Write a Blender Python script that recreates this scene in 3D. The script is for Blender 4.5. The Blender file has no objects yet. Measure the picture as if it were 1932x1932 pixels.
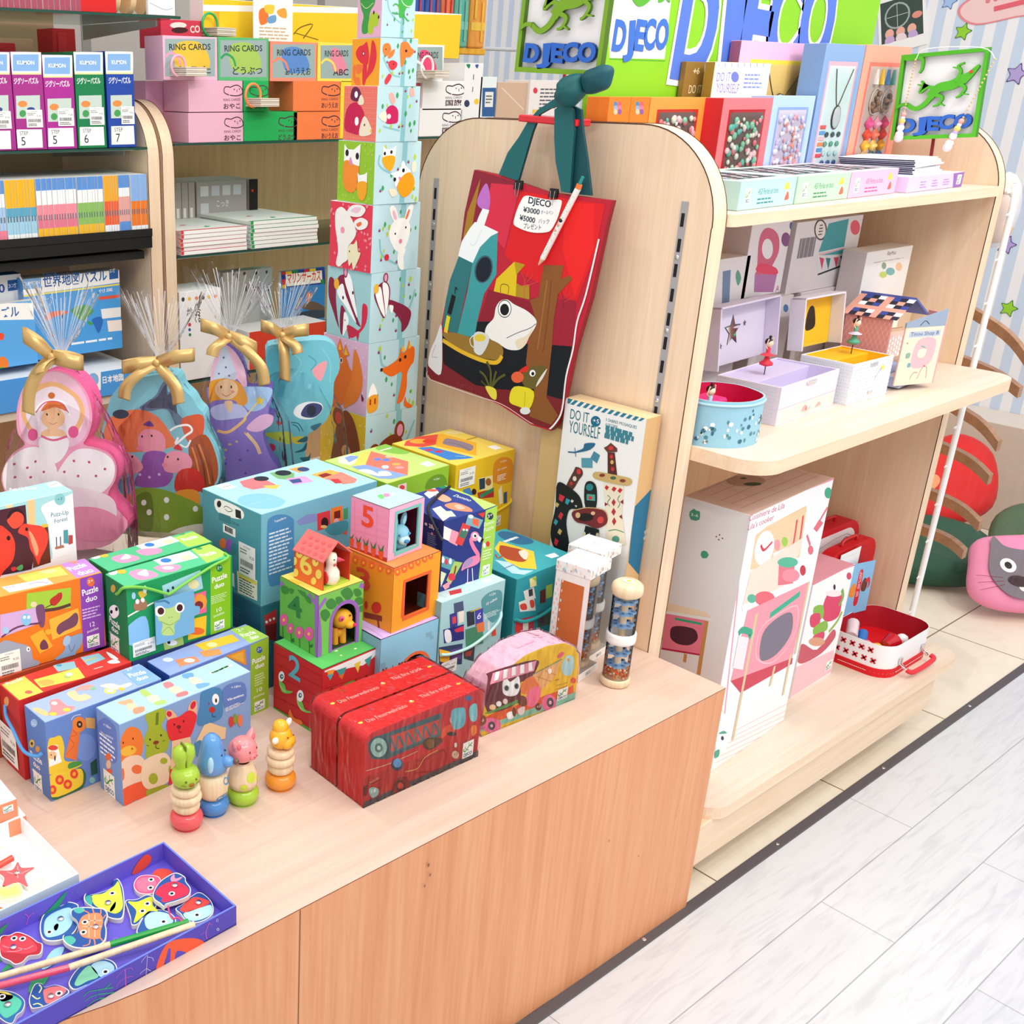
import bpy, bmesh, math, random
from mathutils import Vector, Matrix
random.seed(7)
SC = bpy.context.scene
COL = SC.collection
R = math.radians

# ---------- camera, world, lights, exposure ----------
cam = bpy.data.objects.new('camera', bpy.data.cameras.new('camera')); COL.objects.link(cam); SC.camera = cam
cam.data.sensor_width = 36; cam.data.sensor_fit = 'HORIZONTAL'
cam.matrix_world = Matrix(((0.790950, 0.224601, -0.569168, -1.720692), (-0.611825, 0.302838, -0.730725, -0.888953), (0.008244, 0.926199, 0.376946, 1.506793), (0.000000, 0.000000, 0.000000, 1.000000)))
cam.data.lens = 38.8491
cam.data.shift_x = 0.22567; cam.data.shift_y = 0.02277
cam.data.clip_start = .02
w = bpy.data.worlds.new('world'); SC.world = w; w.use_nodes = True
w.node_tree.nodes['Background'].inputs[0].default_value = (1, .985, .97, 1)
w.node_tree.nodes['Background'].inputs[1].default_value = .92
SC.view_settings.view_transform = 'Standard'; SC.view_settings.look = 'None'
SC.view_settings.exposure = 0; SC.view_settings.gamma = 1
def area(name, loc, size, power, target, col=(1, .97, .93)):
    l = bpy.data.lights.new(name, 'AREA'); l.shape = 'RECTANGLE'; l.size, l.size_y = size; l.energy = power; l.color = col
    o = bpy.data.objects.new(name, l); COL.objects.link(o); o.location = loc
    o.rotation_euler = (Vector(target) - Vector(loc)).to_track_quat('-Z', 'Y').to_euler()
def spot(name, loc, power, target, ang, r=.04, col=(1, .96, .9)):
    l = bpy.data.lights.new(name, 'SPOT'); l.energy = power; l.spot_size = R(ang); l.spot_blend = .5; l.shadow_soft_size = r; l.color = col
    o = bpy.data.objects.new(name, l); COL.objects.link(o); o.location = loc
    o.rotation_euler = (Vector(target) - Vector(loc)).to_track_quat('-Z', 'Y').to_euler()
area('ceiling_panel_light', (.1, .2, 3.3), (3.4, 1.2), 26, (.1, .2, 0))
area('ceiling_panel_light.001', (-.4, -1.8, 3.2), (2.6, 1.0), 38, (-.2, .2, .4))
spot('ceiling_spot_light', (-.95, 1.25, 2.9), 30, (-.75, .3, .5), 58)
spot('ceiling_spot_light.001', (.75, -1.35, 2.9), 42, (.75, .25, .7), 62)
spot('ceiling_spot_light.002', (-1.6, -.9, 2.9), 34, (-.45, .45, .7), 66)
spot('ceiling_spot_light.003', (.2, -.6, 2.9), 30, (.3, 1.5, 1.1), 95)
spot('ceiling_spot_light.004', (2.3, -.9, 2.9), 26, (1.8, .2, .2), 80)

# ---------- materials ----------
def lin(c): return c / 12.92 if c <= .04045 else ((c + .055) / 1.055) ** 2.4
def rgb(h):
    if len(h) == 3: h = ''.join(c * 2 for c in h)
    return tuple(lin(int(h[i:i + 2], 16) / 255) for i in (0, 2, 4)) + (1,)
MC = {}
def node_mat(name):
    m = bpy.data.materials.new(name); m.use_nodes = True
    nt = m.node_tree; return m, nt, nt.nodes['Principled BSDF']
def wood(name, ca, cb, axis, scale=1., rough=.42, spots=True):
    m, nt, b = node_mat(name); N = nt.nodes; L = nt.links
    tc = N.new('ShaderNodeTexCoord'); mp = N.new('ShaderNodeMapping'); L.new(tc.outputs['Object'], mp.inputs[0])
    s = [38 * scale] * 3; s[axis] = 1.6 * scale; mp.inputs['Scale'].default_value = s
    n1 = N.new('ShaderNodeTexNoise'); n1.inputs['Scale'].default_value = 1.3; n1.inputs['Detail'].default_value = 6; n1.inputs['Distortion'].default_value = .5
    L.new(mp.outputs[0], n1.inputs[0])
    mp2 = N.new('ShaderNodeMapping'); L.new(tc.outputs['Object'], mp2.inputs[0]); s2 = [220 * scale] * 3; s2[axis] = 9 * scale; mp2.inputs['Scale'].default_value = s2
    n2 = N.new('ShaderNodeTexNoise'); n2.inputs['Scale'].default_value = 1.; n2.inputs['Detail'].default_value = 3; L.new(mp2.outputs[0], n2.inputs[0])
    mx = N.new('ShaderNodeMath'); mx.operation = 'MULTIPLY_ADD'; L.new(n1.outputs[0], mx.inputs[0]); mx.inputs[1].default_value = .6
    m3 = N.new('ShaderNodeMath'); m3.operation = 'MULTIPLY'; L.new(n2.outputs[0], m3.inputs[0]); m3.inputs[1].default_value = .4
    L.new(m3.outputs[0], mx.inputs[2])
    cr = N.new('ShaderNodeValToRGB'); cr.color_ramp.elements[0].position = .36; cr.color_ramp.elements[1].position = .64
    cr.color_ramp.elements[0].color = rgb(cb); cr.color_ramp.elements[1].color = rgb(ca)
    L.new(mx.outputs[0], cr.inputs[0]); L.new(cr.outputs[0], b.inputs['Base Color']); b.inputs['Roughness'].default_value = rough
    return m
def special(k):
    if k == 'maple_x': return wood(k, 'e6d8c8', 'dccab4', 0)
    if k == 'maple_y': return wood(k, 'f0d4b0', 'e6c49c', 1)
    if k == 'maple_z': return wood(k, 'ecc092', 'dfae80', 2)
    if k == 'maple_edge': return wood(k, 'f4dcc0', 'ecccaa', 0)
    if k == 'maple_edge_z': return wood(k, 'f4dcc0', 'ecccaa', 2)
    if k == 'beech_top': return wood(k, 'dfc4b4', 'd4b6a2', 0, .8)
    if k == 'beech_front': return wood(k, 'e8a678', 'd98f60', 2, .7)
    if k == 'toy_wood': return wood(k, 'f0dcbc', 'e2c49c', 2, 2)
    if k == 'hanger_wood': return wood(k, 'b88a68', 'a0724e', 0, 1)
    if k == 'white_floor':
        m, nt, b = node_mat(k); N = nt.nodes; L = nt.links
        tc = N.new('ShaderNodeTexCoord'); mp = N.new('ShaderNodeMapping'); L.new(tc.outputs['Object'], mp.inputs[0]); mp.inputs['Location'].default_value = (.435, .3, 0)
        br = N.new('ShaderNodeTexBrick'); L.new(mp.outputs[0], br.inputs[0]); br.inputs['Scale'].default_value = 1
        br.inputs['Brick Width'].default_value = 1.06; br.inputs['Row Height'].default_value = .145; br.inputs['Mortar Size'].default_value = .0012; br.offset = .37; br.inputs['Bias'].default_value = -.2
        br.inputs['Color1'].default_value = rgb('d4d7dc'); br.inputs['Color2'].default_value = rgb('caced4'); br.inputs['Mortar'].default_value = rgb('a4a6ac')
        mp2 = N.new('ShaderNodeMapping'); L.new(tc.outputs['Object'], mp2.inputs[0]); mp2.inputs['Scale'].default_value = (4, 34, 1)
        n = N.new('ShaderNodeTexNoise'); n.inputs['Scale'].default_value = 1.4; n.inputs['Detail'].default_value = 8; n.inputs['Distortion'].default_value = 1.4; L.new(mp2.outputs[0], n.inputs[0])
        cr = N.new('ShaderNodeValToRGB'); cr.color_ramp.elements[0].position = .3; cr.color_ramp.elements[0].color = (.62, .63, .66, 1); cr.color_ramp.elements[1].position = .52; cr.color_ramp.elements[1].color = (1, 1, 1, 1)
        L.new(n.outputs[0], cr.inputs[0])
        mm = N.new('ShaderNodeMixRGB'); mm.blend_type = 'MULTIPLY'; mm.inputs[0].default_value = .38; L.new(br.outputs[0], mm.inputs[1]); L.new(cr.outputs[0], mm.inputs[2])
        L.new(mm.outputs[0], b.inputs['Base Color']); b.inputs['Roughness'].default_value = .38
        return m
    if k == 'tile_floor':
        m, nt, b = node_mat(k); N = nt.nodes; L = nt.links
        tc = N.new('ShaderNodeTexCoord'); mp = N.new('ShaderNodeMapping'); L.new(tc.outputs['Object'], mp.inputs[0]); mp.inputs['Location'].default_value = (.400, -.247, 0)
        br = N.new('ShaderNodeTexBrick'); L.new(mp.outputs[0], br.inputs[0]); br.inputs['Scale'].default_value = 1; br.offset = 0
        br.inputs['Brick Width'].default_value = .5225; br.inputs['Row Height'].default_value = .5225; br.inputs['Mortar Size'].default_value = .0022
        br.inputs['Color1'].default_value = rgb('f4ead8'); br.inputs['Color2'].default_value = rgb('f0e4d0'); br.inputs['Mortar'].default_value = rgb('8c7458')
        n = N.new('ShaderNodeTexNoise'); n.inputs['Scale'].default_value = 9; n.inputs['Detail'].default_value = 8; n.inputs['Distortion'].default_value = 2; L.new(tc.outputs['Object'], n.inputs[0])
        cr = N.new('ShaderNodeValToRGB'); cr.color_ramp.elements[0].position = .34; cr.color_ramp.elements[0].color = (.72, .66, .58, 1); cr.color_ramp.elements[1].position = .5; cr.color_ramp.elements[1].color = (1, 1, 1, 1)
        L.new(n.outputs[0], cr.inputs[0])
        mm = N.new('ShaderNodeMixRGB'); mm.blend_type = 'MULTIPLY'; mm.inputs[0].default_value = .15; L.new(br.outputs[0], mm.inputs[1]); L.new(cr.outputs[0], mm.inputs[2])
        L.new(mm.outputs[0], b.inputs['Base Color']); b.inputs['Roughness'].default_value = .4
        return m
    if k in ('film', 'clear', 'glass_shelf', 'film_sheen'):
        m = bpy.data.materials.new(k); m.use_nodes = True; nt = m.node_tree; N = nt.nodes; L = nt.links; N.clear()
        out = N.new('ShaderNodeOutputMaterial'); tr = N.new('ShaderNodeBsdfTransparent'); gl = N.new('ShaderNodeBsdfGlossy'); gl.inputs['Roughness'].default_value = .08
        tr.inputs[0].default_value = {'film': (1, 1, 1, 1), 'clear': (.995, 1, 1, 1), 'glass_shelf': (.72, .86, .8, 1), 'film_sheen': (.97, .98, 1, 1)}[k]
        fr = N.new('ShaderNodeFresnel'); fr.inputs[0].default_value = 1.22
        mx = N.new('ShaderNodeMixShader')
        if k in ('film', 'film_sheen'):
            tc = N.new('ShaderNodeTexCoord'); mp = N.new('ShaderNodeMapping'); L.new(tc.outputs['Object'], mp.inputs[0]); mp.inputs['Scale'].default_value = (30, 30, 9)
            n = N.new('ShaderNodeTexNoise'); n.inputs['Scale'].default_value = 1.6; n.inputs['Detail'].default_value = 2; L.new(mp.outputs[0], n.inputs[0])
            bp = N.new('ShaderNodeBump'); bp.inputs['Strength'].default_value = .9; bp.inputs['Distance'].default_value = .01; L.new(n.outputs[0], bp.inputs['Height'])
            L.new(bp.outputs[0], gl.inputs['Normal']); L.new(bp.outputs[0], fr.inputs['Normal'])
            ad = N.new('ShaderNodeMath'); ad.operation = 'MULTIPLY_ADD'; L.new(fr.outputs[0], ad.inputs[0]); ad.inputs[1].default_value = 1.1; ad.inputs[2].default_value = .015 if k == 'film' else .14
            L.new(ad.outputs[0], mx.inputs[0])
        else: L.new(fr.outputs[0], mx.inputs[0])
        df = N.new('ShaderNodeBsdfDiffuse'); df.inputs[0].default_value = (.95, .96, 1, 1)
        if k == 'film_sheen': mx.inputs[0].default_value = .4; [L.remove(l) for l in list(mx.inputs[0].links)]  # clear film: diffuse white stands in for its bright reflected streaks
        L.new(tr.outputs[0], mx.inputs[1]); L.new((df if k == 'film_sheen' else gl).outputs[0], mx.inputs[2]); L.new(mx.outputs[0], out.inputs[0]); return m
    if k == 'gold_ribbon':
        m, nt, b = node_mat(k); b.inputs['Base Color'].default_value = rgb('c8a468'); b.inputs['Roughness'].default_value = .34; b.inputs['Metallic'].default_value = .45; return m
    if k == 'chrome':
        m, nt, b = node_mat(k); b.inputs['Base Color'].default_value = (.75, .75, .76, 1); b.inputs['Roughness'].default_value = .18; b.inputs['Metallic'].default_value = 1; return m
    if k == 'mirror':
        m, nt, b = node_mat(k); b.inputs['Base Color'].default_value = (.8, .84, .86, 1); b.inputs['Roughness'].default_value = .05; b.inputs['Metallic'].default_value = 1; return m
def M(k):
    if k in MC: return MC[k]
    m = special(k)
    if m is None:
        g = k[-1] if k[-1] in 'gm' else ''
        m, nt, b = node_mat('paint_' + k); c = rgb(k[:-1] if g else k)
        b.inputs['Base Color'].default_value = c
        b.inputs['Roughness'].default_value = {'': .55, 'g': .18, 'm': .8}[g]
        b.inputs['Specular IOR Level'].default_value = {'': .35, 'g': .6, 'm': .15}[g]
    MC[k] = m; return m

# ---------- geometry helpers ----------
def catmull(P, closed=True, n=5):
    out = []; m = len(P)
    rng = range(m) if closed else range(m - 1)
    for i in rng:
        if closed: a, b, c, d = P[i - 1], P[i], P[(i + 1) % m], P[(i + 2) % m]
        else: a, b, c, d = P[max(i - 1, 0)], P[i], P[i + 1], P[min(i + 2, m - 1)]
        for j in range(n):
            t = j / n
            out.append(tuple(.5 * (2 * b[k] + (c[k] - a[k]) * t + (2 * a[k] - 5 * b[k] + 4 * c[k] - d[k]) * t * t + (3 * b[k] - a[k] - 3 * c[k] + d[k]) * t ** 3) for k in range(len(b))))
    if not closed: out.append(tuple(P[-1]))
    return out
def ell(cx, cy, rx, ry, n=20, a=0):
    ca, sa = math.cos(R(a)), math.sin(R(a))
    return [(cx + rx * math.cos(t) * ca - ry * math.sin(t) * sa, cy + rx * math.cos(t) * sa + ry * math.sin(t) * ca) for t in (2 * math.pi * i / n for i in range(n))]
def rrect(x0, y0, x1, y1, r, n=4):
    out = []
    for cx, cy, s in ((x1 - r, y1 - r, 0), (x0 + r, y1 - r, 90), (x0 + r, y0 + r, 180), (x1 - r, y0 + r, 270)):
        for i in range(n + 1):
            t = R(s + 90 * i / n); out.append((cx + r * math.cos(t), cy + r * math.sin(t)))
    return out
def clip(P, W, H):
    for ax, v, sg in ((0, 0, 1), (0, W, -1), (1, 0, 1), (1, H, -1)):
        if not P: return P
        out = []
        for i in range(len(P)):
            a, b = P[i - 1], P[i]; da, db = (a[ax] - v) * sg, (b[ax] - v) * sg
            if (da >= 0) != (db >= 0):
                t = da / (da - db); out.append((a[0] + (b[0] - a[0]) * t, a[1] + (b[1] - a[1]) * t))
            if db >= 0: out.append(b)
        P = out
    return P
def strip(P, w):
    if len(P) < 2: return []
    L, Rr = [], []
    for i in range(len(P)):
        a, b = P[max(i - 1, 0)], P[min(i + 1, len(P) - 1)]
        dx, dy = b[0] - a[0], b[1] - a[1]; n = math.hypot(dx, dy) or 1
        L.append((P[i][0] - dy / n * w / 2, P[i][1] + dx / n * w / 2)); Rr.append((P[i][0] + dy / n * w / 2, P[i][1] - dx / n * w / 2))
    return [(L[i], L[i + 1], Rr[i + 1], Rr[i]) for i in range(len(P) - 1)]
TC = {}
def glyphs(s, bold=0):
    k = (s, bold)
    if k in TC: return TC[k]
    c = bpy.data.curves.new('txt', 'FONT'); c.body = s; c.size = 1; c.offset = bold; c.resolution_u = 2 if len(s) > 6 else 4
    o = bpy.data.objects.new('txt', c); COL.objects.link(o); bpy.context.view_layer.update()
    me = o.evaluated_get(bpy.context.evaluated_depsgraph_get()).to_mesh()
    V = [(v.co.x, v.co.y) for v in me.vertices]; F = [tuple(p.vertices) for p in me.polygons]
    o.evaluated_get(bpy.context.evaluated_depsgraph_get()).to_mesh_clear()
    bpy.data.objects.remove(o); bpy.data.curves.remove(c)
    if not V: V = [(0, 0)]
    x0 = min(v[0] for v in V); x1 = max(v[0] for v in V)
    if bold: x0 += bold; x1 -= bold
    cap = .7
    V = [((v[0] - x0) / max(x1 - x0, 1e-6), v[1] / cap) for v in V]
    TC[k] = (V, F); return TC[k]
LIZ = [(.08, .30), (.2, .2), (.34, .25), (.42, .42), (.5, .6), (.62, .66), (.76, .72), (.9, .82)]
UN = .0002
class MB:
    def __init__(s): s.v = []; s.f = []; s.m = []; s.k = []; s.st = []; s.sm = set()
    def mi(s, k):
        if k not in s.k: s.k.append(k)
        return s.k.index(k)
    def face(s, P, k):
        i = len(s.v); s.v += [tuple(p) for p in P]; s.f.append(tuple(range(i, i + len(P)))); s.m.append(s.mi(k))
    def mesh(s, V, F, k, smooth=False):
        i = len(s.v); s.v += [tuple(p) for p in V]; a = len(s.f)
        for f in F: s.f.append(tuple(i + j for j in f)); s.m.append(s.mi(k))
        if smooth: s.sm |= set(range(a, len(s.f)))
    def box(s, a, b, k, c=.0006):
        "chamfered box; k: material or dict of F B L R T D"
        x0, y0, z0 = a; x1, y1, z1 = b
        g = (lambda q: k.get(q, k['*'])) if isinstance(k, dict) else (lambda q: k)
        c = min(c, (x1 - x0) / 3, (y1 - y0) / 3, (z1 - z0) / 3)
        X, Y, Z = (x0, x1), (y0, y1), (z0, z1); e = g('*') if isinstance(k, dict) else k
        def P(i, j, l, ax):
            return tuple((X, Y, Z)[q][(i, j, l)[q]] + (0 if q == ax else (c if (i, j, l)[q] == 0 else -c)) for q in range(3))
        def q4(ax, sd, nm):
            o = [t for t in range(3) if t != ax]; C = []
            for u, v in ((0, 0), (1, 0), (1, 1), (0, 1)):
                i = [0] * 3; i[ax] = sd; i[o[0]] = u; i[o[1]] = v; C.append(P(*i, ax))
            if (sd == 0) != (ax == 1): C.reverse()
            s.face(C, g(nm))
        for ax, sd, nm in ((0, 0, 'L'), (0, 1, 'R'), (1, 0, 'F'), (1, 1, 'B'), (2, 0, 'D'), (2, 1, 'T')): q4(ax, sd, nm)
        for ax in range(3):
            o = [t for t in range(3) if t != ax]
            for u in (0, 1):
                for v in (0, 1):
                    A = [0] * 3; A[o[0]] = u; A[o[1]] = v; B = list(A); B[ax] = 1
                    s.face([P(*A, o[0]), P(*B, o[0]), P(*B, o[1]), P(*A, o[1])], e)
        for i in (0, 1):
            for j in (0, 1):
                for l in (0, 1): s.face([P(i, j, l, 0), P(i, j, l, 1), P(i, j, l, 2)], e)
    def ext(s, P, O, U, V, N, h, k, kb=None, back=True, smooth=False):
        "extrude outline P (2D) placed at O+uU+vV by h along N; k face, kb side"
        O, U, V, N = map(Vector, (O, U, V, N)); kb = kb or k
        a = [O + U * p[0] + V * p[1] for p in P]; b = [q + N * h for q in a]
        s.face(b, k)
        if back: s.face(a[::-1], kb)
        n = len(P); i = len(s.f)
        s.mesh(a + b, [(j, (j + 1) % n, n + (j + 1) % n, n + j) for j in range(n)], kb, smooth)
    def tube(s, path, r, k, n=8, closed=False, caps=True):
        P = [Vector(p) for p in path]; m = len(P); V = []; F = []
        up = Vector((0, 0, 1)); pn = None
        for i in range(m):
            if closed: t = P[(i + 1) % m] - P[i - 1]
            else: t = P[min(i + 1, m - 1)] - P[max(i - 1, 0)]
            t.normalize()
            if pn is None:
                a = up if abs(t.z) < .9 else Vector((1, 0, 0)); nn = t.cross(a).normalized()
            else:
                nn = pn - t * pn.dot(t); nn = nn.normalized() if nn.length > 1e-6 else t.orthogonal().normalized()
            pn = nn; bb = t.cross(nn); rr = r[i] if isinstance(r, (list, tuple)) else r
            for j in range(n):
                q = 2 * math.pi * j / n; V.append(P[i] + (nn * math.cos(q) + bb * math.sin(q)) * rr)
        for i in range(m if closed else m - 1):
            for j in range(n):
                a, b = i * n + j, i * n + (j + 1) % n; c, d = ((i + 1) % m) * n + (j + 1) % n, ((i + 1) % m) * n + j
                F.append((a, b, c, d))
        s.mesh(V, F, k, True)
        if caps and not closed: s.mesh(V[:n] + V[-n:], [tuple(range(n))[::-1], tuple(range(n, 2 * n))], k)
    def lathe(s, prof, k, n=28, O=(0, 0, 0), ks=None, sx=1, sy=1):
        "prof: list of (r,z); ks optional material per segment"
        O = Vector(O); m = len(prof)
        V = [O + Vector((r * sx * math.cos(2 * math.pi * j / n), r * sy * math.sin(2 * math.pi * j / n), z)) for r, z in prof for j in range(n)]
        for i in range(m - 1):
            F = [(i * n + j, i * n + (j + 1) % n, (i + 1) * n + (j + 1) % n, (i + 1) * n + j) for j in range(n)]
            b = len(s.v); 
            if i == 0: base = b; s.v += [tuple(p) for p in V]
            a = len(s.f)
            for f in F: s.f.append(tuple(base + q for q in f)); s.m.append(s.mi(ks[i] if ks else k))
            s.sm |= set(range(a, len(s.f)))
    def ball(s, c, r, k, n=12, sc=(1, 1, 1)):
        pr = [(max(math.sin(math.pi * i / n), 1e-4), -math.cos(math.pi * i / n)) for i in range(n + 1)]; c = Vector(c)
        V = []; F = []; m = 2 * n
        for a, z in pr:
            for j in range(m): V.append(c + Vector((a * math.cos(math.pi * j / n) * sc[0], a * math.sin(math.pi * j / n) * sc[1], z * sc[2])) * r)
        for i in range(n):
            for j in range(m): F.append((i * m + j, i * m + (j + 1) % m, (i + 1) * m + (j + 1) % m, (i + 1) * m + j))
        s.mesh(V, F, k, True)
    def ribbon(s, L, Rr, k):
        V = [p for q in zip(L, Rr) for p in q]; s.mesh(V, [(2 * i, 2 * i + 1, 2 * i + 3, 2 * i + 2) for i in range(len(L) - 1)], k, True)
    # --- printed artwork on a flat face ---
    def art(s, O, U, V, W, H, txt, off=.00004, wrap=None):
        O, U, V = Vector(O), Vector(U), Vector(V); N = U.cross(V); lay = [off]; UN = .0004 if txt[:2] == 'u2' else .0002
        def put(P, k):
            P = clip([(p[0] * UN, p[1] * UN) for p in P], W, H)
            if len(P) > 2:
                s.face([O + U * p[0] + V * p[1] + N * lay[0] for p in P], k)
        for ln in txt.split('\n'):
            if not ln or ln == 'u2': continue
            c = ln[0]; lay[0] += .00002
            if c == 't':
                hd, body = ln.split('|', 1); a = hd.split(); k = a[1]; h, x0, y0, x1, y1 = map(float, a[2:7])
                bold = .02 if 'B' in a[7:] else 0; x1 = min(x1, W / UN * .96); x0 = min(x0, x1 - 4)
                GV, GF = glyphs(body.replace('~', '\n'), bold); dx, dy = x1 - x0, y1 - y0; n = math.hypot(dx, dy) or 1
                px, py = -dy / n * h, dx / n * h
                s.mesh([O + U * ((x0 + dx * g[0] + px * g[1]) * UN) + V * ((y0 + dy * g[0] + py * g[1]) * UN) + N * lay[0] for g in GV], GF, k)
                continue
            a = ln.split(); k = a[1] if c not in 'g' else ''
            if c in 'BPL':
                i = 3 if c == 'L' else 2; q = [float(t) for t in a[i:]]
                for j in range(2, len(q)): q[j] += q[j - 2]
                a = a[:i] + q; c = c.lower()
            if c == 'e':
                cx, cy, ax, ay, bx, by = map(float, a[2:8]); put([(cx + ax * math.cos(t) + bx * math.sin(t), cy + ay * math.cos(t) + by * math.sin(t)) for t in (2 * math.pi * i / 18 for i in range(18))], k)
            elif c in 'bp':
                q = list(map(float, a[2:])); P = list(zip(q[::2], q[1::2])); put(catmull(P, True, 4) if c == 'b' else P, k)
            elif c == 'l':
                q = list(map(float, a[3:])); P = list(zip(q[::2], q[1::2])); P = catmull(P, False, 4) if len(P) > 2 else P
                for Q in strip(P, float(a[2])): put(Q, k)
            elif c == 'r':
                x0, y0, x1, y1 = map(float, a[2:6]); put([(x0, y0), (x1, y0), (x1, y1), (x0, y1)], k)
            elif c == 'q':
                n = int(a[2]); x0, y0, x1, y1 = map(float, a[3:7]); st = (y1 - y0) / n; rr = random.Random(int(abs(x0 + y1)))
                for i in range(n):
                    x = x0; ye = y1 - st * (i + .25); yb = ye - st * .42; xe = x1 - (x1 - x0) * rr.random() * .3
                    while x < xe:
                        w_ = (x1 - x0) * (.1 + .16 * rr.random()); put([(x, yb), (min(x + w_, xe), yb), (min(x + w_, xe), ye), (x, ye)], k); x += w_ + (x1 - x0) * .03
            elif c == 'g':
                x0, y0, x1, y1 = map(float, a[1:5]); w_, h_ = x1 - x0, y1 - y0
                f = lambda x, y: (x0 + w_ * x, y0 + h_ * y)
                put([(x0, y0), (x1, y0), (x1, y1), (x0, y1)], 'fcfcf8'); lay[0] += .00003
                B = [f(*p) for p in catmull([(.12, .62), (.1, .48), (.25, .42), (.4, .52), (.55, .66), (.7, .72), (.86, .82)], False, 4)]
                for Q in strip(B, w_ * .09): put(Q, '4a9a3a')
                for p in (((.36, .5), (.24, .62), (.2, .74)), ((.42, .52), (.5, .42), (.6, .42)), ((.6, .69), (.54, .82), (.6, .9)), ((.68, .71), (.76, .62), (.86, .62))):
                    for Q in strip([f(*q) for q in p], w_ * .05): put(Q, '4a9a3a')
                lay[0] += .00003
                GV, GF = glyphs('DJECO', .03)
                s.mesh([O + U * (f(.12 + .76 * g[0], 0)[0] * UN) + V * (f(0, .1 + .2 * g[1])[1] * UN) + N * lay[0] for g in GV], GF, '2a5a96')
    def build(s, name, parent=None, loc=None, rz=0, rot=None):
        me = bpy.data.meshes.new(name); me.from_pydata(s.v, [], s.f)
        for k in s.k: me.materials.append(M(k))
        me.polygons.foreach_set('material_index', s.m)
        me.polygons.foreach_set('use_smooth', [i in s.sm for i in range(len(s.f))])
        me.validate(); me.update()
        o = bpy.data.objects.new(name, me); COL.objects.link(o)
        if parent: o.parent = parent
        if loc is not None: o.location = loc
        o.rotation_euler = rot if rot else (0, 0, R(rz))
        return o
def tag(o, label, cat, group=None):
    o['label'] = label; o['category'] = cat
    if group: o['group'] = group
    return o
def struct(o): o['kind'] = 'structure'; return o
def thing(name, label, cat, loc=(0, 0, 0), rz=0, group=None, rot=None):
    o = bpy.data.objects.new(name, None); COL.objects.link(o); o.empty_display_size = .02
    o.location = loc; o.rotation_euler = rot if rot else (0, 0, R(rz)); return tag(o, label, cat, group)
def dup(o, loc=None, rz=None, label=None, group=None):
    r = o.copy(); COL.objects.link(r)
    if loc is not None: r.location = loc
    if rz is not None: r.rotation_euler = (0, 0, R(rz))
    if label: r['label'] = label
    if group: r['group'] = group
    for ch in list(o.children):
        c = ch.copy(); COL.objects.link(c); c.parent = r
        for g in list(ch.children):
            d = g.copy(); COL.objects.link(d); d.parent = c
    return r
def carton_faces(w, d, h):
    return {'F': ((0, 0, 0), (1, 0, 0), (0, 0, 1), w, h), 'L': ((0, d, 0), (0, -1, 0), (0, 0, 1), d, h), 'T': ((0, 0, h), (1, 0, 0), (0, 1, 0), w, d)}
def sticker_mb(w, h, seed=1):
    mb = MB(); mb.box((0, -.0001, 0), (w, .0, h), 'f8f8f4', .00002); r = random.Random(seed)
    u, v = w / UN, h / UN
    L = ['t 555 %g %g %g %g %g|HOTALING' % (v * .05, u * .3, v * .88, u * .7, v * .88), 'q 777 2 %g %g %g %g' % (u * .08, v * .66, u * .6, v * .84), 't 444 %g %g %g %g %g|9.20' % (v * .09, u * .66, v * .6, u * .92, v * .6)]
    x = u * .1
    while x < u * .85:
        a = u * (.012 + .02 * r.random()); L.append('r 444 %.1f %.1f %.1f %.1f' % (x, v * .3, x + a, v * .48)); x += a + u * .022
    L.append('q 555 2 %g %g %g %g' % (u * .1, v * .06, u * .8, v * .24))
    mb.art((0, -.0001, 0), (1, 0, 0), (0, 0, 1), w, h, '\n'.join(L)); return mb
def carton(name, label, cat, pos, yaw, dims, cols, arts=None, group=None, chamfer=.0007):
    w_, d_, h_ = dims; mb = MB(); mb.box((0, 0, 0), (w_, d_, h_), cols, chamfer); stk = []
    for f, txt in (arts or {}).items():
        O, U, V, W, H = carton_faces(w_, d_, h_)[f]
        body = '\n'.join(l for l in txt.split('\n') if not l.startswith('s ')); mb.art(O, U, V, W, H, body)
        stk += [(f, l) for l in txt.split('\n') if l.startswith('s ')]
    o = mb.build(name, None, pos, yaw); tag(o, label, cat, group)
    for i, (f, l) in enumerate(stk):
        x0, y0, x1, y1 = [float(t) * .0004 for t in l.split()[1:5]]; O, U, V, W, H = carton_faces(w_, d_, h_)[f]
        N = Vector(U).cross(Vector(V)); q = Vector(O) + Vector(U) * x0 + Vector(V) * y0 + N * .0012
        st = sticker_mb(x1 - x0, y1 - y0, i + int(abs(pos[0]) * 999)).build('price_sticker', o, q)
        m = Matrix((Vector(U), -N, Vector(V))).transposed(); st.rotation_euler = m.to_euler()
    return o
def cord(path, r, k, parent, name='string_handle'):
    P = catmull([tuple(p) for p in path], False, 6); mb = MB(); mb.tube(P, r, k, 8); return mb.build(name, parent)

GP14='windowed ring card boxes on top of the stacks'
GP10='small packages between the flag boxes and the logo sign'
GP9='ring card boxes on the glass shelf'
GP8='picture books low on the back shelves'
GP6='numbered jigsaw puzzle boxes on the glass shelf'
GP5='map puzzle boxes behind the gifts'
GP4='flat bead kits lying in a row on the top shelf'
GP2='boxed toys on the counter'
GP1='boxed music boxes at the back of the middle shelf'
ART={}
OUTL={}
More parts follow.
